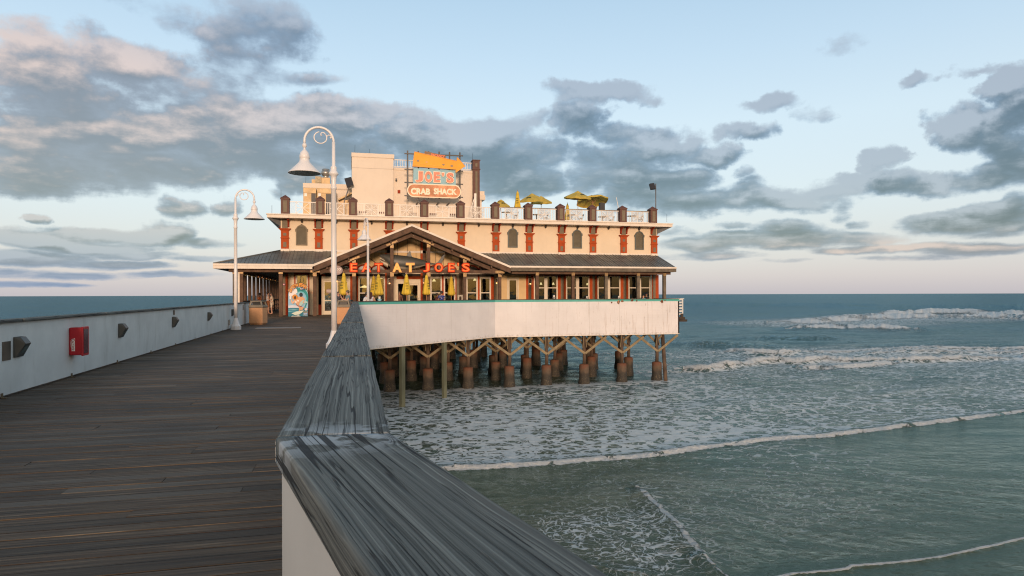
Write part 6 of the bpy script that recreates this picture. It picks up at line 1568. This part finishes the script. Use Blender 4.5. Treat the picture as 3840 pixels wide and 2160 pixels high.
# ================================================================== FURNITURE
def table(label, group, h=1.02):
    r_ = root('high_table', (0, 0, 0), label, 'table', group)
    g = G(); g.lathe([(.02, h-.035), (.42, h-.035), (.43, h-.02), (.42, h), (.02, h)], n=24); make('table_top', g, TIMG, r_)
    g = G(); g.tube([(0, 0, .03), (0, 0, h-.03)], .04, 10); make('leg', g, BLK, r_)
    g = G(); g.lathe([(.27, 0), (.27, .025), (.06, .05)], n=18); make('base', g, BLK, r_); return r_
def stool(label, group, h=.76):
    r_ = root('bar_stool', (0, 0, 0), label, 'bar stool', group)
    g = G(); g.lathe([(.02, h-.04), (.17, h-.04), (.18, h-.02), (.16, h), (.02, h)], n=16); make('seat', g, TIMG, r_)
    for sx_ in (-1, 1):
        for sy_ in (-1, 1): g = G(); g.tube([(sx_*.19, sy_*.19, 0), (sx_*.11, sy_*.11, h-.04)], .014, 6); make('leg', g, BLK, r_)
    g = G(); g.lathe([(.155, .26), (.17, .26), (.17, .275), (.155, .275)], n=16); make('foot_ring', g, BLK, r_)
    g = G(); g.tube([(-.15, -.15, h-.04), (-.17, -.2, h+.3), (.17, -.2, h+.3), (.15, -.15, h-.04)], .013, 6); g.box(-.17, -.215, h+.16, .17, -.19, h+.30); make('backrest', g, BLK, r_); return r_
# ================================================================== PEOPLE
def skinmesh(name, joints, edges, m_, parent, lvl=1):
    bm = bmesh.new(); sk = bm.verts.layers.skin.verify(); idx = {}
    for i, (k, (co, r_)) in enumerate(joints.items()):
        v = bm.verts.new(co); v[sk].radius = (r_, r_) if not isinstance(r_, tuple) else r_; v[sk].use_root = (i == 0); idx[k] = v
    for a, b_ in edges: bm.edges.new((idx[a], idx[b_]))
    me = bpy.data.meshes.new(name); bm.to_mesh(me); bm.free(); me.materials.append(m_)
    o = bpy.data.objects.new(name, me); COL.objects.link(o); o.parent = parent; o.matrix_parent_inverse = wmat(parent).inverted()
    s_ = o.modifiers.new('skin', 'SKIN'); s_.use_smooth_shade = True
    ss = o.modifiers.new('subsurf', 'SUBSURF'); ss.levels = lvl; ss.render_levels = lvl; return o
def person(label, x, y, z0, rz, sit=None, shirt=(.5, .5, .5), pants=(.05, .06, .09), skin=(.50, .28, .19), hair=(.03, .02, .015), longhair=False, arms=('table', 'table'), lean=.0, sc=1.0, sleeve=True, hat=None, group=None, headturn=0, pat=None, shorts=False, bald=False):
    r_ = root('person', (0, 0, 0), label, 'person', group)
    ph = sit+.08 if sit else .93*sc
    L = lambda h: lean*h      # forward lean
    K_ = {}
    def J(k, p, r): K_[k] = ((p[0], p[1], p[2]), r*sc)
    J('pel', (0, 0, ph), .125); J('waist', (0, L(.16), ph+.15*sc), .115); J('chest', (0, L(.38), ph+.36*sc), .135); J('neckb', (0, L(.52), ph+.50*sc), .065); J('neck', (0, L(.56)+.01, ph+.56*sc), .052)
    hx_, hy_ = .03*math.sin(headturn), .03*math.cos(headturn)
    J('chin', (hx_*.6, L(.6)+.02+hy_*.6, ph+.61*sc), .062); J('face', (hx_*.3, L(.63)+.01+hy_*.4, ph+.68*sc), .086); J('crown', (0, L(.66)-.005, ph+.755*sc), .072)
    J('nose', (hx_*3.9, L(.63)+.01+hy_*3.9, ph+.67*sc), .012)
    E = [('pel', 'waist'), ('waist', 'chest'), ('chest', 'neckb'), ('neckb', 'neck'), ('neck', 'chin'), ('chin', 'face'), ('face', 'crown'), ('face', 'nose')]
    for s_, arm in ((-1, arms[0]), (1, arms[1])):
        n_ = 'L' if s_ < 0 else 'R'; sy = L(.47)
        J('sh'+n_, (s_*.175*sc, sy, ph+.455*sc), .062)
        if arm == 'table': el, wr = (s_*.25, sy+.10, ph+.22), (s_*.12, sy+.34, ph+.27)
        elif arm == 'phone': el, wr = (s_*.29, sy+.14, ph+.27), (s_*.12, sy+.09, ph+.60)
        elif arm == 'reach': el, wr = (s_*.24, sy+.22, ph+.28), (s_*.14, sy+.46, ph+.36)
        elif arm == 'bent': el, wr = (s_*.24, sy+.02, ph+.19), (s_*.10, sy+.24, ph+.30)
        else: el, wr = (s_*.23, sy-.02, ph+.18), (s_*.24, sy+.08, ph-.06)
        J('el'+n_, el, .042); J('wr'+n_, wr, .028)
        d = (Vector(wr)-Vector(el)).normalized(); side = Vector((d.y, -d.x, 0)); side = side.normalized() if side.length > .1 else Vector((1, 0, 0))
        pm = Vector(wr)+d*.065; J('pm'+n_, pm, .030); E += [('neckb', 'sh'+n_), ('sh'+n_, 'el'+n_), ('el'+n_, 'wr'+n_), ('wr'+n_, 'pm'+n_)]
        for f_, (of, ln) in enumerate(((-.028, .062), (-.010, .075), (.009, .070), (.027, .055))):
            a = pm+side*of+d*.04; b_ = a+d*ln*.7+Vector((0, 0, -.012)); J('f%d%s' % (f_, n_), a, .009); J('g%d%s' % (f_, n_), b_, .0075); E += [('pm'+n_, 'f%d%s' % (f_, n_)), ('f%d%s' % (f_, n_), 'g%d%s' % (f_, n_))]
        a = Vector(wr)+d*.03+side*.045*(-s_); b_ = a+d*.035+side*.012*(-s_); J('t0'+n_, a, .011); J('t1'+n_, b_, .009); E += [('wr'+n_, 't0'+n_), ('t0'+n_, 't1'+n_)]
        J('hip'+n_, (s_*.095*sc, .0, ph-.04), .09)
        if sit: kn, an, to = (s_*.13, .40, ph-.03), (s_*.12, .34, ph-.47), (s_*.13, .48, ph-.51)
        else: kn, an, to = (s_*.11, .03, .50*sc), (s_*.11, -.01+.04*s_, .08), (s_*.13, .13+.04*s_, .035)
        J('kn'+n_, kn, .058); J('an'+n_, an, .038); J('to'+n_, to, .035); E += [('pel', 'hip'+n_), ('hip'+n_, 'kn'+n_), ('kn'+n_, 'an'+n_), ('an'+n_, 'to'+n_)]
    body = skinmesh('body', K_, E, mat('skin_%d' % int(skin[0]*1000), skin, .55, .05), r_)
    sm_ = pat or mat('cloth_%d_%d_%d' % tuple(int(c_*999) for c_ in shirt), shirt, .85, .12, 12)
    C = {}; 
    for k, f in (('pel', 1.10), ('waist', 1.16), ('chest', 1.12), ('shL', 1.28), ('shR', 1.28)): co, r__ = K_[k]; C[k] = (co, r__*f)
    C['nb'] = (tuple(Vector(K_['neckb'][0])-Vector((0, 0, .035))), K_['neckb'][1]*1.25)
    CE = [('pel', 'waist'), ('waist', 'chest'), ('chest', 'nb'), ('nb', 'shL'), ('nb', 'shR')]
    if sleeve:
        for n_ in 'LR':
            a, b_ = Vector(K_['sh'+n_][0]), Vector(K_['el'+n_][0]); C['sl'+n_] = (tuple(a+(b_-a)*.62), .058*sc); CE.append(('sh'+n_, 'sl'+n_))
    skinmesh('shirt', C, CE, sm_, body)
    T = {'pel': ((0, 0, ph-.01), .128*sc)}; TE = []
    for n_ in 'LR':
        T['hip'+n_] = (K_['hip'+n_][0], K_['hip'+n_][1]*1.16); T['kn'+n_] = (K_['kn'+n_][0], .072*sc); TE += [('pel', 'hip'+n_), ('hip'+n_, 'kn'+n_)]
        if not shorts: a, b_ = Vector(K_['kn'+n_][0]), Vector(K_['an'+n_][0]); T['an'+n_] = (tuple(a+(b_-a)*.9), .055*sc); TE.append(('kn'+n_, 'an'+n_))
    skinmesh('trousers' if not shorts else 'shorts', T, TE, mat('cloth_%d_%d_%d' % tuple(int(c_*999) for c_ in pants), pants, .85, .12, 12), body)
    hc = Vector(K_['face'][0]); g = G()
    if not bald:
        g.ball((hc.x-hx_*.5, hc.y-.022-hy_*.5, hc.z+.035*sc), .103*sc, 14, 9, (1, 1.05, .98))
        if longhair:
            g.tube([(0, hc.y-.05, hc.z+.02), (0, hc.y-.085, hc.z-.12), (0, hc.y-.10, hc.z-.26), (0, hc.y-.09, hc.z-.36)], [.085, .092, .08, .035], 10)
        make('hair', g, mat('hair_%d' % int(hair[0]*1000), hair, .6, .2, 20), body)
    if hat:
        g = G(); g.ball((hc.x, hc.y-.01, hc.z+.055), .106, 14, 8, (1, 1.08, .85)); g.add([(hc.x-.07, hc.y+.07, hc.z+.05), (hc.x+.07, hc.y+.07, hc.z+.05), (hc.x+.05, hc.y+.19, hc.z+.035), (hc.x-.05, hc.y+.19, hc.z+.035), (hc.x-.07, hc.y+.07, hc.z+.04), (hc.x+.07, hc.y+.07, hc.z+.04), (hc.x+.05, hc.y+.19, hc.z+.025), (hc.x-.05, hc.y+.19, hc.z+.025)], [(0,1,2,3), (7,6,5,4), (0,4,5,1), (1,5,6,2), (2,6,7,3), (3,7,4,0)]); make('cap', g, mat('cloth_cap', hat, .8), body)
    for s_ in (-1, 1):
        fd = Vector((hx_, hy_, 0)).normalized(); sdv = Vector((fd.y, -fd.x, 0)); e = hc+fd*.083*sc+sdv*s_*.032+Vector((0, 0, .012)); g = G(); g.ball(tuple(e), .011, 6, 4); make('eye', g, BLK, body)
        e = hc+sdv*s_*.088*sc; g = G(); g.ball(tuple(e), .022, 6, 5, (.6, .8, 1.2)); make('ear', g, mat('skin_%d' % int(skin[0]*1000), skin, .55, .05), body)
    r_.location = (x, y, z0); r_.rotation_euler.z = rz; return r_
def stripes(name, a, b_, sc1, sc2):
    m_ = mat(name, a, .85, .05); t = m_.node_tree; b0 = t.nodes['Principled BSDF']; o = N(t, 'ShaderNodeTexCoord').outputs['Object']; s = N(t, 'ShaderNodeSeparateXYZ', ins={0: o})
    w1_ = math_(t, 'GREATER_THAN', math_(t, 'SINE', math_(t, 'MULTIPLY', s.outputs[0], sc1)), .3); w2_ = math_(t, 'GREATER_THAN', math_(t, 'SINE', math_(t, 'MULTIPLY', s.outputs[2], sc1)), .6)
    t.links.new(mixc(t, math_(t, 'ADD', math_(t, 'MULTIPLY', w1_, .6), math_(t, 'MULTIPLY', w2_, .3)), a, b_), b0.inputs['Base Color']); return m_
def dots(name, a, b_, sc1):
    m_ = mat(name, a, .85, .05); t = m_.node_tree; b0 = t.nodes['Principled BSDF']; o = N(t, 'ShaderNodeTexCoord').outputs['Object']
    n_ = noise(t, o, sc1, 1, .5); t.links.new(mixc(t, maprange(t, n_, .60, .64), a, b_), b0.inputs['Base Color']); return m_
c52 = lambda X, Y: (1240+X/9.66, 1000+Y/9.66)
def at_(p, y): q = on_y(p[0], p[1], y); return q.x
PG = 'people on the patio'
ppl = [
 dict(label='woman holding a phone to her ear, dark patterned top, by the left umbrella', x=at_(c52(275, 0), 45.8), y=45.8, rz=PI, arms=('phone', 'table'), shirt=(.05, .05, .06), longhair=True, hair=(.06, .035, .02), sleeve=False, sit=.80),
 dict(label='man in a blue-grey plaid shirt leaning at the rail beneath the left umbrella', x=at_(c52(650, 0), 44.3), y=44.3, rz=PI*.62, arms=('table', 'table'), pat=stripes('plaid_cloth', (.10, .17, .20), (.32, .38, .40), 55, 60), lean=.12, hair=(.10, .08, .06), sit=.82, sc=1.08),
 dict(label='dark-haired person in a white T-shirt leaning forward behind the wall', x=at_(c52(1190, 0), 42.2), y=42.2, rz=-PI/2, arms=('table', 'table'), shirt=(.62, .60, .60), lean=.30, sit=.74, sc=1.0),
 dict(label='woman with long auburn hair and white top beside the far lamp pole', x=at_(c52(1450, 0), 41.6), y=41.6, rz=-.25, arms=('table', 'table'), shirt=(.62, .58, .60), longhair=True, hair=(.09, .025, .018), lean=.05, sit=.74, sc=1.0, sleeve=False),
 dict(label='person with curly dark hair and maroon top facing the blue flowered shirt', x=at_(c3(1662, 0), 48.9), y=48.9, rz=-PI*.4, arms=('table', 'table'), shirt=(.10, .03, .03), skin=(.22, .11, .07), lean=.15, sit=.70, sc=1.0),
 dict(label='man in a blue flowered shirt seen from behind near the paired windows', x=at_(c3(1735, 0), 47.9), y=47.9, rz=.3, arms=('table', 'table'), pat=dots('flower_cloth', (.018, .035, .20), (.55, .5, .5), 17), skin=(.35, .2, .13), sit=.76, sc=1.12),
 dict(label='person in a turquoise shirt at the far right behind the patio wall', x=at_(c4(1842, 0), 48.9), y=48.9, rz=-PI*.25, arms=('table', 'reach'), shirt=(.02, .36, .46), bald=True, lean=.1, sit=.56, sc=.95),
 dict(label='man in a black cap and dark shirt facing the turquoise shirt', x=at_(c4(1880, 0), 50.0), y=50.0, rz=PI*.85, arms=('table', 'table'), shirt=(.02, .02, .022), hat=(.015, .015, .02), sit=.68, sc=1.0, skin=(.3, .18, .12)),
 dict(label='person standing inside the dark middle entrance', x=at_(c3(1190, 0), 52.0), y=52.0, rz=PI, arms=('down', 'bent'), shirt=(.25, .13, .09), skin=(.45, .25, .17), hair=(.10, .05, .03), longhair=True, sc=1.0),
 dict(label='seated person in an orange top at the dim counter under the left porch', x=at_(c6(905, 0), 53.5), y=53.5, rz=PI*.5, arms=('table', 'table'), shirt=(.42, .12, .04), sit=.72, skin=(.2, .1, .07), sc=1.05),
 dict(label='man in a white vest standing under the left porch', x=at_(c6(1030, 0), 55.4), y=55.4, rz=-PI*.4, arms=('down', 'bent'), shirt=(.60, .57, .55), pants=(.35, .14, .06), sleeve=False, sc=1.0, shorts=True),
 dict(label='woman in a cream dress standing under the left porch', x=at_(c6(1088, 0), 54.2), y=54.2, rz=PI*.5, arms=('bent', 'bent'), shirt=(.60, .52, .42), pants=(.60, .52, .42), longhair=True, sc=.96, shorts=True),
]
for d_ in ppl: d_.setdefault('z0', 0); person(**d_)
st0 = stool('dark bar stool on the patio under a seated guest', 'bar stools on the patio')
first = True
for d_ in ppl:
    if not d_.get('sit'): continue
    o = st0 if first else copy_tree(st0); first = False; o.location = (d_['x'], d_['y'], 0); o.scale = (1, 1, d_['sit']/.76); o.rotation_euler.z = d_['rz']
    o['label'] = 'bar stool under the '+d_['label'].split(' in a ')[-1].split(' near')[0].split(' at the')[0][:60] if ' in a ' in d_['label'] else 'bar stool under the '+' '.join(d_['label'].split()[:6])
tb = table('round high patio table under a closed umbrella', 'high tables on the patio'); 
for i, (X, Y, yy, lab, rot) in enumerate(UMB):
    o = tb if i == 0 else copy_tree(tb); q = on_y(*c3(X, Y), yy); o.location = (q.x, yy, 0); o['label'] = 'round high table around the pole of the '+' '.join(lab.split()[:5])
# roof terrace furniture seen through the railing
for i, (X, yy) in enumerate(((300, 53.2), (640, 54.2), (1040, 53.8), (1390, 54.5), (1720, 53.4))):
    q = on_y(*c4(X, 250), yy); o = copy_tree(tb); o.location = (q.x, yy, 7.2); o['group'] = 'tables on the roof terrace'; o['label'] = 'roof terrace table, number %s from the left behind the railing' % ('one', 'two', 'three', 'four', 'five')[i]
    for k, (dx, dy) in enumerate(((-.8, .1), (.75, -.1))):
        s_ = copy_tree(st0); s_.scale = (1, 1, 1); s_.location = (q.x+dx, yy+dy, 7.2); s_.rotation_euler.z = PI/2 if k else -PI/2; s_['group'] = 'stools on the roof terrace'; s_['label'] = 'stool %s of roof terrace table %s, behind the railing' % (('left', 'right')[k], ('one', 'two', 'three', 'four', 'five')[i])
# condiment caddies on the patio counter
g = G(); g.box(9.5, 47.05, 1.02, 24.6, 47.45, 1.06)
for x in (10, 13, 16, 19, 22, 24.4): g.box(x-.04, 47.15, 0, x+.04, 47.35, 1.02)
make('patio_counter', g, DCAP, None, 'long dark counter running behind the right part of the patio wall', 'counter')
def caddy(label, x, y, z, blue=False):
    r_ = root('condiment_caddy', (0, 0, 0), label, 'caddy', 'condiment caddies on the patio')
    g = G(); g.lathe([(.075, 0), (.10, .14), (.092, .14), (.07, .01)], n=14); make('bucket', g, mat('light_blue_tin', (.25, .45, .5), .35) if blue else mat('steel_tin', (.25, .23, .2), .3, .1, metal=.6), r_)
    g = G(); g.lathe([(.055, .02), (.055, .26), (.02, .26)], (0, 0, 0), 12); make('paper_roll', g, mat('paper_white', (.7, .62, .52), .8), r_)
    g = G(); g.lathe([(.022, .01), (.022, .16), (.01, .20), (.01, .23)], (.12, .02, 0), 8); make('sauce_bottle', g, mat('sauce_dark', (.06, .02, .01), .3), r_)
    r_.location = (x, y, z); return r_
for X, lab, big in ((838, 'tin caddy with tilted paper on the counter before the first window pair', 1.35), (1210, 'dark caddy with paper roll before the second window pair', 1.0), (1570, 'dark caddy with paper roll before the third window pair', 1.0)):
    q = on_y(*c4(X, 1250), 47.2); o = caddy(lab, q.x, 47.2, 1.062); o.scale = (big, big, big)
q = on_y(1424, 1120, 42.9); o = caddy('light blue tin with paper standing near the auburn-haired woman', q.x, 43.2, 1.02, True); o.scale = (1.3, 1.3, 1.3)
tb2 = copy_tree(tb); tb2.location = (q.x, 43.2, 0); tb2['label'] = 'round high table carrying the light blue tin'
g = G()
for a_, b2_ in (((0, 0), (0, .42)), ((0, .42), (.34, .42)), ((.34, .42), (.34, 0)), ((.06, .06), (.28, .06)), ((.06, .36), (.28, .36)), ((.06, .06), (.06, .36)), ((.28, .06), (.28, .36))):
    q = on_y(*c3(1950, 1040), 48.4); g.beam((q.x+a_[0], 48.4, 1.0+a_[1]), (q.x+b2_[0], 48.4, 1.0+b2_[1]), .035, .035, up=(0, 1, 0))
make('chair_back', g, WINF, None, 'white square chair back showing above the wall near a gable post', 'chair')

# ================================================================== PORCH LAMPS
pl = None
for i, (yy, x) in enumerate(((51.0, -6.25), (53.2, -6.25), (56.0, -6.25), (59.2, -6.3), (63, -6.3), (67, -6.3))):
    if pl is None:
        pl = root('pendant_lamp', (0, 0, 0), 'pendant lamp under the left porch ceiling', 'pendant lamp', 'pendant lamps in a row under the left porch')
        g = G(); g.lathe([(.03, .0), (.07, -.03), (.10, -.10), (.17, -.22), (.16, -.22), (.09, -.11), (.02, -.04)], (0, 0, -.25), 14); make('shade', g, mat('copper_shade', (.22, .10, .05), .4, .1, metal=.4), pl)
        g = G(); g.ball((0, 0, -.44), .045, 8, 6); make('bulb', g, mat('warm_bulb', (1, .5, .2), .4, emit=(1, .30, .10, 2)), pl)
        g = G(); g.tube([(0, 0, -.25), (0, 0, .0)], .01, 5); make('cord', g, BLK, pl); o = pl
    else: o = copy_tree(pl)
    o.location = (x, yy, 3.25); o['label'] = 'pendant lamp under the left porch, %s in the row counting from the front' % ('first', 'second', 'third', 'fourth', 'fifth', 'last')[i]
g = G(); g.box(-6.9, 52.5, 1.0, -6.4, 66, 1.06)
for yy in np.arange(52.8, 66, 2.6): g.box(-6.7, yy-.04, 0, -6.6, yy+.04, 1.0)
make('porch_counter', g, DARKW, None, 'long dark counter under the left porch along the open side', 'counter')

# ================================================================== ROOFTOP EQUIPMENT
OCH = mat('ochre_metal', (.42, .29, .14), .5, .15)
def ac(label, X0, X1, Y0, ox0, ox1, oy0, y):
    a = on_y(*ch(X0, Y0), y); b_ = on_y(*ch(X1, Y0), y)
    r_ = root('air_conditioning_unit', ((a.x+b_.x)/2, y, 7.2), label, 'air conditioner', 'air conditioning units on the roof')
    g = G(); g.box(a.x, y, 7.25, b_.x-.03, y+1.6, a.z); make('cabinet', g, OCH, r_, bevel=.015)
    z1 = on_y(*ch(X0, 625), y).z; g = G(); g.box(a.x-.01, y-.012, z1-.02, b_.x-.02, y-.002, z1+.02)
    for k in range(6): z_ = z1-.10-.09*k; g.box(a.x+.1, y-.008, z_, b_.x-.1, y-.002, z_+.012)
    make('seam', g, mat('ochre_dark', (.25, .15, .06), .6), r_)
    o0 = on_y(*ch(ox0, oy0), y); o1 = on_y(*ch(ox1, oy0), y); g = G(); g.box(o0.x, y-.02, 7.5, o1.x, y-.009, o0.z); make('intake_grille', g, mat('grille_black', (.01, .01, .012), .5), r_)
    g = G(); s = on_y(*ch(X0+45, 665), y); g.box(s.x-.07, y-.014, s.z-.12, s.x+.13, y-.009, s.z+.12); make('paper_label', g, SW, r_)
ac('ochre metal air conditioner, left one beside the first parapet pillar', 105, 408, 505, 285, 388, 635, 55.3)
ac('ochre metal air conditioner, right one behind the lamp pole', 418, 830, 512, 615, 795, 645, 55.25)
yf_ = 58.5; a = on_y(*ch(520, 420), yf_); b_ = on_y(*ch(710, 300), yf_)
ef = root('exhaust_fan', ((a.x+b_.x)/2, yf_, a.z), 'round steel exhaust fan on an ochre curb above the air conditioners', 'exhaust fan')
cxf = (a.x+b_.x)/2; hw = (b_.x-a.x)/2
g = G(); g.box(cxf-hw, yf_-.4, a.z-.8, cxf+hw, yf_+.4, b_.z); make('curb', g, OCH, ef); STL = mat('dull_steel', (.42, .38, .33), .38, .12, 5, metal=.8)
u_ = (b_.x-a.x)/190
g = G(); z0 = b_.z; zf = lambda Y: on_y(*ch(620, Y), yf_).z; g.lathe([(95*u_, zf(300)), (80*u_, zf(290)), (60*u_, zf(262)), (75*u_, zf(240)), (108*u_, zf(200)), (108*u_, zf(150)), (100*u_, zf(145)), (88*u_, zf(140)), (88*u_, zf(92)), (84*u_, zf(88)), (40*u_, zf(88))], (cxf, yf_, 0), 24); make('fan_housing', g, STL, ef)
g = G(); p_ = on_y(*ch(380, 260), yf_); q_ = on_y(*ch(520, 400), yf_); g.box(p_.x, yf_-.3, q_.z, q_.x-.02, yf_+.3, p_.z); g.box(p_.x, yf_-.25, p_.z-1.4, q_.x-.06, yf_+.25, q_.z-.002); make('roof_vent_box', g, mat('dull_olive_metal', (.22, .18, .11), .5, .3, 8, metal=.3), None, 'mottled olive vent box left of the steel exhaust fan', 'vent box')
g = G(); p_ = on_y(*ch(295, 318), yf_+.5); q_ = on_y(*ch(378, 405), yf_+.5); g.box(p_.x, yf_+.5, q_.z-1.0, q_.x, yf_+1, p_.z); make('roof_duct', g, OCH, None, 'small ochre duct box at the left edge of the rooftop equipment', 'duct')
def flood(label, Xh, Yh, conv, y, w, h, tilt, arm):
    q = on_y(*conv(Xh, Yh), y); r_ = root('floodlight', (q.x, y, q.z), label, 'floodlight')
    g = G(); g.box(-w/2, -.12, -h/2, w/2, .10, h/2); g.xf(Matrix.Translation(q) @ Matrix.Rotation(tilt, 4, 'Y') @ Matrix.Rotation(-.25, 4, 'X')); make('lamp_head', g, BLK, r_, bevel=.02)
    g = G(); g.box(-w/2+.03, -.128, -h/2+.03, w/2-.03, -.121, h/2-.03); g.xf(Matrix.Translation(q) @ Matrix.Rotation(tilt, 4, 'Y') @ Matrix.Rotation(-.25, 4, 'X')); make('lens', g, mat('dark_lens', (.02, .02, .025), .15), r_)
    g = G(); g.tube(arm(q), .045, 8); make('mast', g, mat('mast_grey', (.16, .15, .14), .5, .15, metal=.3), r_)
cf = lambda X, Y: (2300+X/2.2625, 640+Y/2.264)
xm = on_y(*cf(360, 200), 51.0).x; zt_ = on_y(*cf(360, 110), 51.0).z
flood('black floodlight on a tall mast at the right corner of the roof', 330, 135, cf, 51.0, .42, .52, -.15, lambda q: [(xm, 51.0, 7.25), (xm, 51.0, zt_)])
pb_ = on_y(*ch(1030, 830), 54.6)
flood('black floodlight on a slanting ochre arm beside the tall roof block', 1142, 385, ch, 54.6, .55, .75, -.28, lambda q: [(pb_.x, 54.6, 7.3), (pb_.x, 54.6, pb_.z), (q.x+.02, 54.62, q.z-.3)])
g = G(); q = on_y(*c4(1390, 200), 53.5); g.box(q.x-.3, 53.3, q.z-.5, q.x+.12, 53.7, q.z+.12); g.tube([(q.x-.1, 53.5, 7.2), (q.x-.1, 53.5, q.z-.4)], .03, 6); make('outdoor_speaker', g, BLK, None, 'black box speaker under the widest open umbrella on the roof', 'speaker')
g = G(); p_ = on_y(*c4(1543, 120), 52); q_ = on_y(*c4(1562, 215), 52); g.tube([(p_.x, 52, p_.z), (q_.x, 52, q_.z), (q_.x+.3, 52, 7.2)], .03, 6); make('white_pole', g, WR, None, 'short leaning white pole rising above the right roof rail', 'pole')
def rod(p0, p1, y, zlow=None):
    a = on_y(*p0, y); b_ = on_y(*p1, y); g = G(); g.tube([(a.x, y, a.z), (b_.x, y, b_.z if zlow is None else zlow)], .011, 5); make('lightning_rod', g, BLK, B)
rod(c2(322, 12), c2(319, 128), YA); rod(c2(535, 75), c2(535, 135), YA); rod(c2(2067, 140), c2(2067, 245), YB2); rod(c1(247, 30), c1(247, 90), YQ, 8.45); rod(c4(2115, 310), c4(2115, 402), 50.5); rod(ch(165, 265), ch(160, 400), YC); rod(c1(157, 185), c1(157, 272), 50.5)
